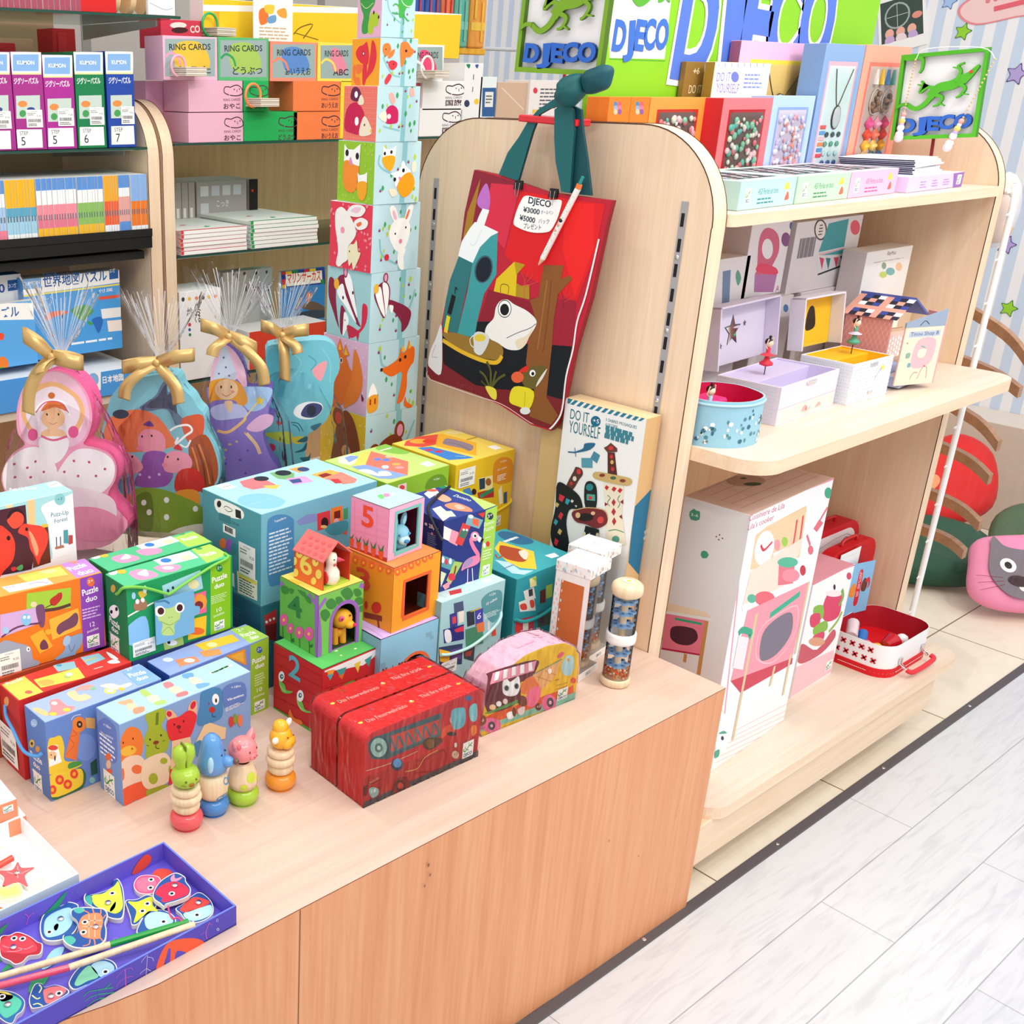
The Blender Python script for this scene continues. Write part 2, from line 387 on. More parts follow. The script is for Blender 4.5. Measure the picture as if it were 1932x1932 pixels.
# ---------- the setting ----------
mb=MB();mb.face([(-4,-3,0),(4.5,-3,0),(4.5,-.014,0),(-4,-.014,0)],'white_floor');struct(mb.build('floor'))
mb=MB();mb.face([(-4,.004,-.002),(4.5,.004,-.002),(4.5,6,-.002),(-4,6,-.002)],'tile_floor');struct(mb.build('floor_tiles'))
mb=MB();mb.box((-4,-.016,-.01),(4.5,.006,.003),'5a5458',.001)
for i in range(12):
 x=-.62+.475*i;mb.lathe([(.0045,.0032),(.004,.0045),(.0018,.0042),(.0001,.0035)],'chrome',10,(x,-.005,0))
struct(mb.build('trim_1'))
mb=MB()
y=-.6;i=0
while y<4:
 mb.face([(2.9,y+.0355,.0),(2.9,y,.0),(2.9,y,3),(2.9,y+.0355,3)],'cfe0f6' if i%2 else 'f4f6fa');y+=.0355;i+=1
struct(mb.build('wall_right'))
mb=MB();mb.face([(-4,4,0),(2.9,4,0),(2.9,4,3),(-4,4,3)],'e8e4e0');struct(mb.build('wall_back'))
# ---------- display counter ----------
ct=thing('display_counter','low beech display counter with an orange-brown wood front, crowded with boxed toys','counter')
out=[(0,0),(-.3,.003),(-.6,.0088),(-.98,.0125),(-1.2,.0137),(-1.268,.0227),(-1.36,.042),(-1.7,.13),(-1.7,1.02),(0,1.02)]
mb=MB();mb.ext(out,(0,0,.4985),(1,0,0),(0,1,0),(0,0,1),.0015,'beech_top','7a3a20');mb.build('counter_top',ct)
mb=MB();mb.ext(out,(0,0,.003),(1,0,0),(0,1,0),(0,0,1),.4955,'beech_front');mb.face([(-.9815,.0118,.003),(-.98,.0118,.003),(-.98,.0118,.498),(-.9815,.0118,.498)],'8a5838')
for x,z,w_ in((-.49,.475,.004),(-.497,.471,.002),(-.47,.478,.003),(-.745,.46,.002),(-.74,.44,.0016),(-.75,.425,.0015),(-.3,.3,.0012),(-.2,.22,.001),(-.012,.49,.003),(-.03,.485,.002)):
 mb.ball((x,.0075 if x<-.4 else.001,z),w_,'8a6040',5,(1,.2,1.8))
mb.build('counter_body',ct)
# ---------- gondola ----------
def end_panel(x0,x1,y0,y1,zt,r,name,label,kf='maple_z',z0=0.0):
 P=[(y0,z0),(y1,z0)]+[(y1-r+r*math.cos(R(t)),zt-r+r*math.sin(R(t)))for t in range(0,91,6)]+[(y0+r-r*math.sin(R(t)),zt-r+r*math.cos(R(t)))for t in range(0,91,6)]
 mb=MB();V=[]
 mb.ext(P,(x0,0,0),(0,1,0),(0,0,1),(1,0,0),x1-x0,kf,'maple_edge_z',smooth=False)
 for xs in(x0-.0003,x1+.0003):
  for q in strip([(a,b)for a,b in P[2:]],.0022):mb.face([(xs,a,b)for a,b in q],'5a3420')
  mb.face([(xs,y0,z0),(xs,y0+.002,z0),(xs,y0+.002,zt-r),(xs,y0,zt-r)],'5a3420')
 o=mb.build(name);return tag(o,label,'end panel')
pl=end_panel(.001,.04,.166,.861,1.451,.158,'shelf_end_panel','round-topped maple end panel with the tote bag hung on it')
pr=end_panel(1.118,1.152,.166,.861,1.451,.158,'shelf_end_panel','round-topped maple end panel at the far right of the toy shelves, beside the wire rail',z0=.02)
def slots(x,y,z0,z1,parent,sg=-1):
 mb=MB();mb.box((x-.0012,y-.0065,z0),(x+.0005,y+.0065,z1),'a8a4a8',.0002)
 z=z1-.03;i=0
 while z>z0:
  mb.box((x-.0016,y-.0032,z-.011),(x-.001,y+.0032,z+.011),'181410',.0001)
  if i%3==1:mb.ball((x-.0016,y,z-.02),.0042,'chrome',6,(.4,1,1))
  z-=.042;i+=1
 o=mb.build('slotted_upright',parent);o['label']='grey metal upright with black slots'
slots(0,.807,.52,1.332,pl);slots(0,.222,.52,1.332,pl)
mb=MB();mb.box((.04,.505,.1),(1.118,.525,1.43),{'*':'maple_z'});tag(mb.build('divider_panel'),'upright maple divider panel behind the toys on the shelves','panel')
def shelf(name,label,y0,z1,th,x0,x1,r,y1=.5,neck=None):
 "top view outline with rounded front corners; neck: (xa, xb) where it passes between the panels"
 P=[]
 if neck:
  xa,xb=neck;P+=[(xa,y1),(xa,.164)]+[(x0,.164)]if x0<xa else[(x0,y1)]
 else:P+=[(x0,y1)]
 P+=[(x0+r-r*math.cos(R(t)),y0+r-r*math.sin(R(t)))for t in range(0,91,10)]
 P+=[(x1-r+r*math.sin(R(t)),y0+r-r*math.cos(R(t)))for t in range(0,91,10)]
 if neck:P+=([(x1,.164),(xb,.164)]if x1>xb else[])+[(xb,y1)]
 else:P+=[(x1,y1)]
 mb=MB();mb.ext(P,(0,0,z1-th),(1,0,0),(0,1,0),(0,0,1),th,'maple_x','maple_edge');o=mb.build(name);return tag(o,label,'shelf')
shelf('wooden_shelf','top maple shelf carrying the bead and jewellery kits',.155,1.313,.02,.041,1.117,.02)
shelf('wooden_shelf','middle maple shelf with rounded corners carrying the open music boxes',.026,.909,.026,.041,1.117,.06)
dk=thing('shelf_platform','bottom maple shelf deck on a plinth, carrying the big play kitchen box','shelf base')
mb=MB()
P=[(.041,.5),(.041,.06)]+[(.041+.06-.06*math.cos(R(t)),.001+.06-.06*math.sin(R(t)))for t in range(0,91,10)]+[(1.145-.05+.05*math.sin(R(t)),.001+.05-.05*math.cos(R(t)))for t in range(0,91,10)]+[(1.145,.163),(1.117,.163),(1.117,.5)]
mb.ext(P,(0,0,.174),(1,0,0),(0,1,0),(0,0,1),.027,'maple_x','maple_edge')
mb.build('deck',dk)
mb=MB();mb.box((.003,.013,.08),(1.044,.16,.174),{'*':'maple_edge'},.001);mb.box((.042,.16,.08),(1.117,.5,.174),{'*':'maple_edge'},.001);mb.build('plinth',dk)
for x,y in((.08,.1),(.98,.1),(.08,.45),(.98,.45)):mb=MB();mb.lathe([(.0001,0),(.016,0),(.016,.008),(.008,.012),(.008,.08)],'303030',12,(x,y,0));mb.build('foot',dk)
carton('puzzle_box','pale blue stacking toy box printed with wooden animal heads, behind the wooden figures','toy box',(-1.053,0.347,0.5),3,(0.247,0.064,0.143),{'*':'8aaede','F':'88a8d8','L':'7a9cd6','T':'b2d2ee'},{'F':'''u2
B f07c34 48 330 37 -28 14 -49 -8 -56 -28 -15 -62 16 -1 85 21 39
e f4b840 33 232 34 -5 4 -23
e 402010 12 276 3 -1 0 -5
e 402010 55 276 3 -1 0 -5
e c86020 49 235 5 -2 0 -5
B f2cfb6 1 198 74 -2 33 -61 -23 -62 -88 1
e ee7040 66 137 24 -11 -1 -20
e ee7040 3 143 7 -3 -1 -27
B ee5c36 -7 76 115 -7 2 -68 -56 3 -55 2
B a8b430 109 217 -7 35 21 45 -11 47 9 23 33 0 44 -19 7 -35 -21 -35 32 -57 -7 -46 -18 -15 -79 6
L 6c7c18 13 167 344 -5 -52
e 302810 129 242 4 -2 0 -5
e 302810 179 240 4 -2 0 -5
e 8a3a20 155 218 13 -2 2 -9
L 302010 3 154 209 1 -15 14 -8
L 302010 2 112 224 11 -8
L 302010 2 184 212 12 -1
B f2d8b8 112 166 79 -8 32 -56 4 -63 -41 -22 -75 11 -28 52 6 64
e a8b430 136 65 21 -9 -1 -25
e a8b430 187 123 17 -7 -1 -14
e a8b430 214 73 7 -3 -1 -17
P a0a82a 100 28 86 -11 34 -21 -7 -25 -109 10
B f0b490 206 334 26 -5 27 -48 -29 -5 -22 25
B f0b490 306 301 18 31 18 -2 8 -25 -7 -41
e d8283a 219 318 12 -5 0 -13
e d8283a 331 313 10 -9 -9 -14
B ea3038 213 293 52 -4 46 9 35 -35 -13 -50 -31 -38 -75 20 -21 58
e 7a1418 241 263 4 -2 0 -6
e 7a1418 284 260 4 -2 0 -6
e 7a1820 261 244 10 -4 0 -8
L 7a1418 3 261 236 1 -16 12 -3
P f2caa0 227 195 87 -16 12 -110 -109 2
P e02844 214 73 61 -10 -2 -68 -70 12
B 4a88bc 378 360 83 -20 12 -60 -1 -66 -37 -14 -84 17 13 83
e ffffff 439 298 17 -6 0 -25
e 222222 441 292 5 -2 0 -10
e 7a5a90 405 292 5 -2 0 -8
e c03828 421 258 16 -6 0 -14
L 203040 3 422 244 1 -17 15 -6
P f0cda0 380 205 30 -1 55 -39 24 -15 -6 -49 -152 34
B 4a88b4 331 135 30 10 11 -38 -25 -35
B 6480c4 480 259 -8 56 19 23 55 -3 41 -26 2 -70 -58 -8 -41 8
t fff 10 515 317 563 308|+18m
t fff 11 495 268 579 262 B|Vis-animo
q fff 4 486 222 582 242
e d84040 515 167 13 -5 0 -25
e 88a030 536 171 10 -4 0 -25
e ee8050 560 155 13 -5 0 -28
g 503 29 568 70''','L':'''u2
B 6480c8 4 283 21 31 45 29 58 -7 9 -43 -10 -112 -66 -23 -57 38
t fff 12 47 300 99 309|+18m
t fff 13 26 255 112 269|Vis-animo
q fff 5 14 162 125 261
e ee7038 69 174 21 11 -2 -18
e f4c8a8 68 140 18 9 -2 -21
e ee6030 67 106 23 12 -2 -16
g 27 1 103 103''','T':'''u2
B f4b088 111 133 22 -7 -10 -32 -29 6 -15 36
B f8cfae 97 104 30 -13 -16 -40 -26 11
B f09a78 101 60 38 -9 -18 -31 -37 6
B b4d070 195 159 20 -4 -7 -68 -25 21
B f4e4c4 190 102 35 -16 -14 -36 -32 3
B b4d878 189 50 39 -9 -11 -26 -34 11
B ee8890 294 144 27 -4 -2 -35 -36 -1
B f6d4bc 293 101 35 -16 -11 -40 -37 13
B ee8084 288 45 42 -5 -12 -26 -40 9
B 70a8d8 396 154 36 -17 -24 -32 -26 22
B f4e0c4 397 115 30 -25 -15 -45 -32 21
B 78aee0 391 57 42 -23 -11 -15 -44 5
g 482 82 591 94'''},group=GP2)
carton('puzzle_box','blue puzzle box with a yellow crane digger printed on its front','puzzle box',(-1.134,0.423,0.5),2,(0.205,0.065,0.139),{'*':'6a8ccc','F':'6a8acc','L':'5a80c4','T':'a6bee8'},{'F':'''u2
e 7c9ada 157 178 47 -19 -4 -59
B f2cc34 6 262 27 10 27 -6 10 -52 -2 -59 59 -27 -2 -25 -125 21
P fffdf4 6 245 37 -9 12 -81 -52 0
e e04838 24 230 20 -8 -1 -11
e f6c490 19 200 17 -7 -1 -18
e 402010 14 203 2 -1 0 -4
e 202020 28 183 3 -1 -1 -12
P ee7838 69 171 40 114 33 -19 -25 -131
L c84820 2 75 179 36 29 -18 40 31 -2 -13 27
e f08432 138 287 29 -11 -2 -33
e 3a2010 140 286 12 -5 -1 -15
e c8b090 140 286 5 -2 0 -6
P e8ac60 166 306 41 -19 -3 -45 -36 17
B 4a9a4a 85 137 42 -9 7 -17 -51 2
B 3a6a48 0 116 103 -17 27 -1 21 -34 -5 -42 -28 -22 -116 10
B f4ce38 1 118 103 -17 31 -13 5 -41 -21 -33 -116 6
e e84830 40 82 18 -8 -2 -21
e f8b030 40 82 8 -3 -1 -9
e e84830 72 48 18 -8 -2 -21
e f8b030 72 48 8 -3 -1 -9
e e84830 102 82 17 -7 -1 -21
e f8b030 102 82 7 -3 -1 -9
e e84830 8 52 15 -7 -2 -20
e f8b030 7 52 6 -3 -1 -9
L fff 2 106 318 14 13 28 -5
P 2a5a48 174 100 28 10 1 -68 -28 1
e 88c8c0 177 22 13 -6 -1 -14''','L':'''u2
e 9cc4f0 71 302 28 13 -3 -19
t fff 11 53 288 85 293|2+
e e8c050 38 196 23 12 -3 -20
e 302820 38 196 10 5 -1 -8
e e8a040 83 194 19 9 -2 -15
t fff 27 21 130 110 137 B|Puzzle
t fff 24 36 98 89 101 B|duo
t fff 12 21 65 101 77|6 puzzles
g 28 -18 95 80''','T':'''u2
B f4989c 64 74 22 50 35 -4 2 -61 18 -25 -17 -20 -50 -5 -43 34
e fff 94 101 9 -8 -6 -11
e f8d848 53 36 11 -9 -6 -11
e f8d848 107 30 11 -9 -6 -11
B f6c890 9 106 19 7 15 -57 -19 -18
B f8d4a8 165 132 36 7 -4 -45 23 -7 4 -39 -54 9
B f4a8a0 200 127 30 25 45 -18 -10 -35 -46 25
e 88c8a0 265 105 10 -8 -6 -10
e f8e870 306 48 18 -15 -13 -21
e fff 306 48 10 -8 -7 -11
B fff8d8 296 105 43 -11 19 -34 40 -7 -6 -20 -49 3 -26 21
e f8c848 348 32 10 -8 -6 -10
P 8cb8ec 421 148 118 -4 -24 -142 -101 13 -1 26
t fff 19 441 138 470 137|2+
t fff 31 424 88 494 76 B|Puzzle
t fff 28 432 44 479 40 B|duo'''},group=GP2)
redbox=carton('puzzle_box','red puzzle box with a yellow corner and a blue cord handle, behind the crane box','puzzle box',(-1.141,0.498,0.5),1,(0.2,0.065,0.143),{'*':'d22a2a','L':'c02424','T':'ea4238'},{'L':'''u2
e e8a060 55 304 23 11 -4 -23
t f0d8d0 24 0 143 91 155 B|Puzzle
s -30 22 114 189''','T':'''u2
P f8d860 5 148 99 9 2 -165 -100 -26
t fff 25 22 129 91 136|Puzzle
e ee7060 61 33 12 -9 -6 -12
P f8e060 120 107 184 -18 -18 -92 -173 37
B f2b860 124 86 47 -12 1 -38 -41 2
e b0d070 235 48 11 -9 -8 -14
e ffffff 250 61 10 -8 -7 -12
P 9cd4e0 234 169 84 -26 -20 -55 -73 18
e 50a8d0 254 150 9 -7 -5 -9
P 9cd4e0 353 156 77 -14 -2 -58 -85 -6
L f4d050 7 349 119 55 -3
B fff 460 133 -11 -59 18 -27 2 52
B fff 421 57 34 -1 4 -36 -34 14
L fff 4 348 38 38 -3'''},group=GP2)
cord([(0,.05,.112),(-.006,.035,.1),(-.008,.01,.09),(-.012,-.03,.075),(-.006,-.06,.078),(-.001,-.068,.085)],.0028,'5aa0e0',redbox)
carton('puzzle_box','blue and lime puzzle box partly hidden behind the animal stacking toy box','puzzle box',(-0.914,0.4305,0.5),3.5,(0.207,0.062,0.14),{'*':'7c94d8','F':'7c94d8','L':'2c58a8','T':'98aee4'},{'F':'''u2
P 9cc434 417 342 106 6 2 -371 -107 1
e 3a68b0 465 304 16 -6 0 -16
t fff 12 454 302 476 300|2+
t fff 25 427 247 505 249 B|Puzzle
t fff 21 443 219 491 219 B|duo
q e0f0c0 5 440 132 495 192
t fff 20 451 103 480 102|10
t fff 12 435 80 493 79|puzzles
g 438 11 496 57
P f09a30 284 339 102 -3 8 -81 -88 64
P f8b848 306 329 69 -2 7 -55 -62 45''','T':'''u2
P acd060 435 170 94 -53 -10 -119 -102 5
P acd85c 433 155 93 -19 -3 -99 -87 -26
t fff 26 448 117 483 113|2+
t fff 34 432 64 509 57 B|Puzzle
t fff 32 445 25 483 21 B|duo
P f8c838 233 143 177 -27 -11 -65 -168 23
e f8e8a8 288 97 17 -15 -13 -17
P f0905c 93 91 79 -29 -8 -47 -91 17
e fff 134 48 17 -14 -10 -13
P f09a58 210 84 79 -36 -21 -45 -70 29
e d8e0f8 71 109 17 -14 -11 -15'''},group=GP2)
carton('puzzle_box','dark puzzle box hidden under the green puzzle boxes','puzzle box',(-0.938,0.505,0.5),1,(0.207,0.138,0.139),{'*':'38488a','T':'58305a'},group=GP2)
gbox=carton('puzzle_box','green puzzle box with a string handle and a frog card on its front','puzzle box',(-0.943,0.504,0.64),1,(0.207,0.0655,0.134),{'*':'18945a','F':'1a9a5c','L':'107c48','T':'58c890'},{'F':'''u2
P 8cc820 405 323 103 10 -4 -347 -105 -3
e 1a8a50 450 297 16 -4 0 -17
t fff 12 439 294 462 294|2+
t fff 25 413 239 489 245 B|Puzzle
t fff 21 424 208 473 211 B|duo
q d8f0c0 5 405 140 488 180
t fff 19 433 96 459 98|10
t fff 12 418 78 472 81|puzzles
g 419 13 472 55
P a8d8e8 165 297 188 18 12 -87 -190 -8
e 203038 193 267 6 -2 0 -7
e 203038 217 273 6 -2 0 -7
e f0e8b0 318 260 27 -8 -1 -21
P f4689c 313 214 66 0 1 -99 -66 1
e f8a040 350 172 33 -10 -1 -35
e 8a2838 343 158 21 -6 0 -19
P f8c828 286 106 94 -7 -6 -92 -91 6
e ee6c28 326 42 42 -13 0 -18
P b8d878 159 50 98 -9 5 -43 -95 5
e fff 202 27 27 -9 0 -14
e 202020 188 34 8 -3 0 -9
B 8cc4f0 -9 159 91 27 7 -132 -89 29
L f8f8f0 7 -7 207 45 11 85 17
B a87858 31 256 35 11 25 -22 -8 -28 -47 8
e f4f4f0 47 261 9 -3 -1 -11
e f4f4f0 72 261 9 -3 0 -11
B d8c040 52 299 22 2 19 -20 -27 -11
e a8d8f8 31 291 9 -3 -1 -15
e e8f8f8 84 304 9 -3 -1 -17
s 15 19 122 84''','L':'''u2
e d0a848 60 293 19 7 -2 -18
B fff 24 194 35 26 32 0 3 -30 -41 -34 -31 12
e 202020 36 180 11 4 -1 -9
e 202020 79 209 11 4 -1 -10
t fff 30 16 128 95 121 B|Puzzle
t fff 23 31 97 82 95 B|duo
t fff 12 12 74 93 73|10 puzzles
g 18 -7 85 78''','T':'''u2
P b0dc60 423 171 100 0 -10 -144 -123 -24
t fff 34 414 66 483 64 B|Puzzle
e 4aa860 453 152 11 -9 -9 -12
P d4ecf8 230 171 176 -15 -10 -85 -169 13
e 3a80d0 271 130 18 -14 -13 -19
e f0e0b8 355 102 20 -15 -15 -22
B f49cc0 80 111 53 11 33 -52 -8 -53 -78 10
B fff 103 85 50 18 -8 -34 -20 -27
B f49cc0 189 96 46 0 54 -42 -32 -37 -59 11
e f8f0e0 235 60 20 -15 -9 -14
B fff 31 200 39 -21 -33 -44 -25 11
e f0c040 65 143 15 -12 -11 -19'''},group=GP2)
cord([(-.001,.03,.112),(-.003,.02,.118),(-.004,-.002,.136),(.03,-.005,.127),(.068,-.007,.107),(.075,-.007,.104),(.1,-.007,.112),(.16,-.004,.128),(.195,-.003,.1345),(.2,.012,.1365)],.0026,'7ac850',gbox)
fc=thing('puzzle_card','blue frog puzzle piece card hanging from the green string of the puzzle box','card',(-.8975,.4965,.6615),1)
mb=MB();mb.ext([(0,0),(.075,0),(.075,.03),(.085,.032),(.087,.044),(.077,.048),(.075,.078),(0,.078)],(0,0,0),(1,0,0),(0,0,1),(0,-1,0),.002,'78b4dc')
ART['frogcard']='''u2
L 4a80a8 9 -28 221 35 -26 39 -8 22 -19
B c0dc84 18 152 7 10 39 -14 47 1 9 -33 -5 -30 -27 -23 -2 -41 -59 19 5 45 -22 32
e fff 21 148 25 -7 -1 -24
e 4a1c20 26 147 16 -5 -1 -16
e fff 117 136 23 -7 -1 -23
e 4a1c20 117 135 15 -4 -1 -16
e 90b060 64 106 3 -1 0 -3
e 90b060 77 105 3 -1 0 -3
L 90b060 3 23 102 45 -30 41 10
L 98b860 3 27 47 34 18 26 -39'''
mb.art((0,-.002,0),(1,0,0),(0,0,1),.09,.08,ART['frogcard']);mb.build('card_sheet',fc)
carton('puzzle_box','second green puzzle box directly behind the one with the frog card','puzzle box',(-0.934,0.5755,0.64),1,(0.207,0.0655,0.134),{'*':'18945a','T':'54c48c'},{'T':'''u2
P b0dc60 406 142 121 8 -16 -148 -114 10
t fff 34 424 79 500 79 B|Puzzle
e 4aa860 463 158 11 -9 -9 -13
P d4ecf8 230 169 179 0 -1 -78 -179 -6
e 3a80d0 282 136 17 -13 -11 -18
e f0e0b8 367 116 19 -14 -14 -21
B f49cc0 77 110 63 6 34 -54 -15 -34 -72 11
B fff 101 73 48 36 -3 -44
B f49cc0 197 110 48 0 51 -39 -25 -38 -66 14
B fff 23 187 48 -9 -27 -34 -30 5
e f0c040 67 154 15 -12 -10 -18'''},group=GP2)
carton('puzzle_box','hidden orange puzzle box underneath the orange animal puzzle box','puzzle box',(-1.165,0.579,0.5),0,(0.2,0.066,0.142),{'*':'b84a28'},group=GP2)
carton('puzzle_box','orange and purple puzzle box printed with mother and baby animals, at the left edge','puzzle box',(-1.1565,0.588,0.643),-4,(0.21,0.068,0.133),{'*':'f07818','F':'f07c1c','T':'f8a850'},{'F':'''u2
P 9048b8 428 329 102 5 -12 -343 -97 -7
e ee7038 473 304 17 -4 -1 -20
t fff 13 462 301 484 303|2+
t fff 27 435 251 510 257 B|Puzzle
t fff 23 448 219 497 222 B|duo
q e8c8f0 4 429 142 511 195
t fff 21 459 105 480 106|12
t fff 12 445 82 495 87|puzzles
g 441 13 496 67
P a8d03c 204 322 184 -21 -8 -88 -185 27
L 5a3a30 14 209 241 105 -16 67 3
B c03028 298 247 -1 24 33 16 17 2 -1 -24 -19 -19 -12 -6
e c03028 336 276 11 -3 -1 -15
e f4d8b0 228 268 13 -3 -1 -12
L 5a2a20 4 274 241 30 8
P d8b0e0 91 260 156 -8 0 -70 -165 -20
B 7a4a70 235 252 35 0 -4 -81 -20 -4
L 6a3a5a 8 87 163 69 26 97 -8
e 88c8f0 192 212 21 -6 -2 -26
e fff 186 223 6 -1 -1 -7
e fff 203 219 6 -1 -1 -7
e a8d0f0 107 188 13 -4 -1 -15
P f8b83c 285 187 127 18 6 -94 -126 -18
B 7a4860 313 131 13 24 43 16 30 16 11 -24 -14 -34 -49 -11 -24 -9
P f8b030 200 135 56 17 37 -87 -57 -18
B 703a50 243 64 -3 26 18 16 13 -22 1 -22
e f8b030 278 134 13 -3 -1 -13
B a0a8bc 80 141 76 -24 43 -31 7 -51 27 -24 -30 -19 -138 -14
e fff 190 82 8 -2 -1 -11
e 303848 191 81 3 -1 0 -5
B 8cacd0 342 39 8 41 37 8 36 -3 -9 -48 -27 -30 11 -16 -30 -4 -71 16 25 16
e a8c8e8 353 73 14 -9 -10 -21
L 6888b0 4 360 52 10 -34 17 27
s 66 -13 155 95''','T':'''u2
P c48ce0 419 173 122 7 -5 -164 -119 -11
e f0907c 473 159 12 -8 -7 -16
t fff 43 428 82 515 95 B|Puzzle
t fff 41 439 22 505 28 B|duo
P d4e068 227 158 181 -11 -7 -92 -166 27
B f0e0a0 312 144 43 4 27 -33 -43 -5
P fff8f8 135 85 181 -16 2 -63 -175 14
L a0a8e0 7 234 52 39 -2 30 -27
L a0a8e0 7 146 71 36 -8'''},group=GP2)
carton('toy_box','hidden carton supporting the boxed red bird puzzle tower','toy box',(-1.2,0.662,0.5),0,(0.25,0.06,0.1425),{'*':'88b0b8'},group=GP2)
carton('toy_box','pale blue and white boxed puzzle tower with red birds printed on the front','toy box',(-1.204,0.664,0.643),0,(0.26,0.062,0.247),{'*':'f2f6f8','F':'f4f8fa','T':'a8d8e0','L':'a0ccd8'},{'F':'''u2
B a8dce0 325 667 322 -46 -30 -23 -62 -4 -50 -19 20 -64 10 -99 -18 -81 -222 22
e 8cc8cc 590 592 24 -5 -2 -25
t 2a7c90 12 579 587 601 588|+3
t 3c7890 19 545 524 631 520|Puzz-Up
t 3c7890 18 559 494 619 494|Forest
P f0c890 448 623 32 -4 -6 -120 -31 8
e f4d8a8 369 615 18 -4 -1 -12
P 4c2030 319 605 120 -3 -1 -118 29 -79 -25 -85 -149 9
P f8c048 500 505 30 -7 -4 -47 -18 4
P 6a3020 468 489 61 -3 0 -158 -81 -4
e 2c1418 395 556 37 -9 -4 -40
B e85038 355 551 13 14 16 14 20 1 22 -22 -6 -34 -39 -11
B e84030 312 532 45 -23 20 -40 2 -42 -16 -50 -39 -32 -31 -16
e 2a1010 355 479 8 -2 -1 -10
B e84434 397 494 26 29 35 -11 47 -20 21 -41 -10 -46 -28 -42 -15 -33 -12 40 -18 41 -7 50
e 2a1010 435 498 6 -2 -1 -8
B f4a080 443 483 17 -16 19 -65 -14 -27
B d83838 354 349 18 1 5 -13 -18 -4
B 58a868 377 343 25 9 2 -19 -16 -5
L 404878 4 562 433 -2 -45
L 404878 4 580 431 -2 -48
P b07858 551 390 39 2 5 -13 -40 1
P 50a0a8 596 455 20 -2 -1 -61 -22 6
P c04848 618 428 18 -4 -2 -36 -19 -2
q 88a0a8 1 558 339 627 340''','T':'''u2
P fff 601 141 59 -1 -16 -62 -53 7
L 4a9a3a 5 600 110 42 7
t fff 37 440 145 541 102|Puzz-Up Forest'''},group=GP2)
carton('toy_box','large teal boxed building block set lying on top of another teal box','toy box',(-0.684,0.496,0.668),2.4,(0.273,0.167,0.172),{'*':'68aec0','F':'74b6cc','L':'4e98a8','T':'aadcec'},{'F':'''u2
B 4a8cc0 31 361 22 45 68 -4 55 -33 7 -46 1 -228 -27 -25 -63 8 -55 32
t fff 11 72 375 137 379|Topanifarm
q e0f0fc 12 43 135 173 338
P 8090cc 196 352 59 17 56 -10 5 -37 -100 6
P d83c44 315 358 78 -2 6 -81 -78 0
e 30181c 363 304 22 -5 1 -26
P f08030 399 364 68 -3 7 -75 -71 5
P 7a2418 418 343 37 -1 2 -38 -38 3
e f4b0c0 435 293 17 -4 1 -15
P 4aa060 476 342 26 1 2 -54 -26 3
B 4a9cb0 370 283 75 7 55 -13 2 -47 -72 -2 -51 26
P e8604c 473 224 29 12 1 -27
e f0c070 358 286 20 -5 0 -8''','L':'''u2
B fff 103 411 175 4 4 -47 -165 -18
P 202020 240 403 38 2 4 -37 -40 -2
e 202020 124 392 16 5 0 -16
L 303030 3 157 385 20 12 44 -6 -30 -15 -24 6
P 3c8090 122 352 84 6 2 -35 -85 -6
t 204048 10 215 329 268 329|CE UK
r fff 151 269 240 309
q 303030 1 165 258 234 319
e f08040 149 213 26 8 0 -25
e a060c8 194 218 24 8 0 -32
e 3c8c9c 228 213 25 8 0 -28
q 90c8d4 5 116 96 198 177
s 266 114 381 263
P f4f4e8 249 115 142 3 0 -98 -136 -10
P f0e068 256 107 130 3 0 -19 -128 -3
q 404840 6 265 21 379 95
P fff 205 93 24 1 2 -66 -25 2''','T':'''u2
P fff 66 412 66 -5 0 -71 -65 6
L 4a9a3a 6 84 375 40 -9
B 88c4e8 44 214 65 14 71 -46 12 -99 -31 -41 -72 -17 -68 55 -10 83
q fff 3 33 122 185 124
q d04848 1 49 251 166 254
P f07a80 187 387 89 1 19 -76 -8 -77 -121 27 -10 55
e 202830 289 354 27 -22 -22 -26
P f8c060 234 277 69 -43 -50 -30 -27 33
P 78b070 367 390 75 -10 15 -62 -63 -73 -47 61
e 202830 419 353 30 -24 -25 -30
P e8a0d0 377 283 94 -26 -21 -81 -99 19
P 3a5088 374 261 54 -15 -24 -46 -46 13
P f4a050 473 381 79 -12 -3 -62 -66 2
e 304878 526 334 22 -18 -21 -24
P f8b050 503 255 117 -4 11 -73 -117 -5
P 8a2020 522 228 52 1 6 -40 -64 -5
P f08878 514 173 125 23 -14 -125 -42 -26 -52 17
P c83038 527 150 34 -20 -22 -50 -31 12'''},group=GP2)
carton('toy_box','dark teal toy box underneath the large pale teal building block box','toy box',(-0.684,0.496,0.5),2.4,(0.273,0.167,0.1675),{'*':'2c6a80','F':'2c7484','L':'2a6680'},{'F':'''u2
P c83c3c 17 372 70 12 1 -129 -67 49
e fff 31 338 7 -2 0 -7
e fff 51 341 7 -2 0 -7
e fff 72 342 7 -2 0 -7
P 7a2828 21 324 67 -8 0 -89 -55 26''','L':'''u2
q 3c88a0 4 214 299 274 356'''},group=GP2)
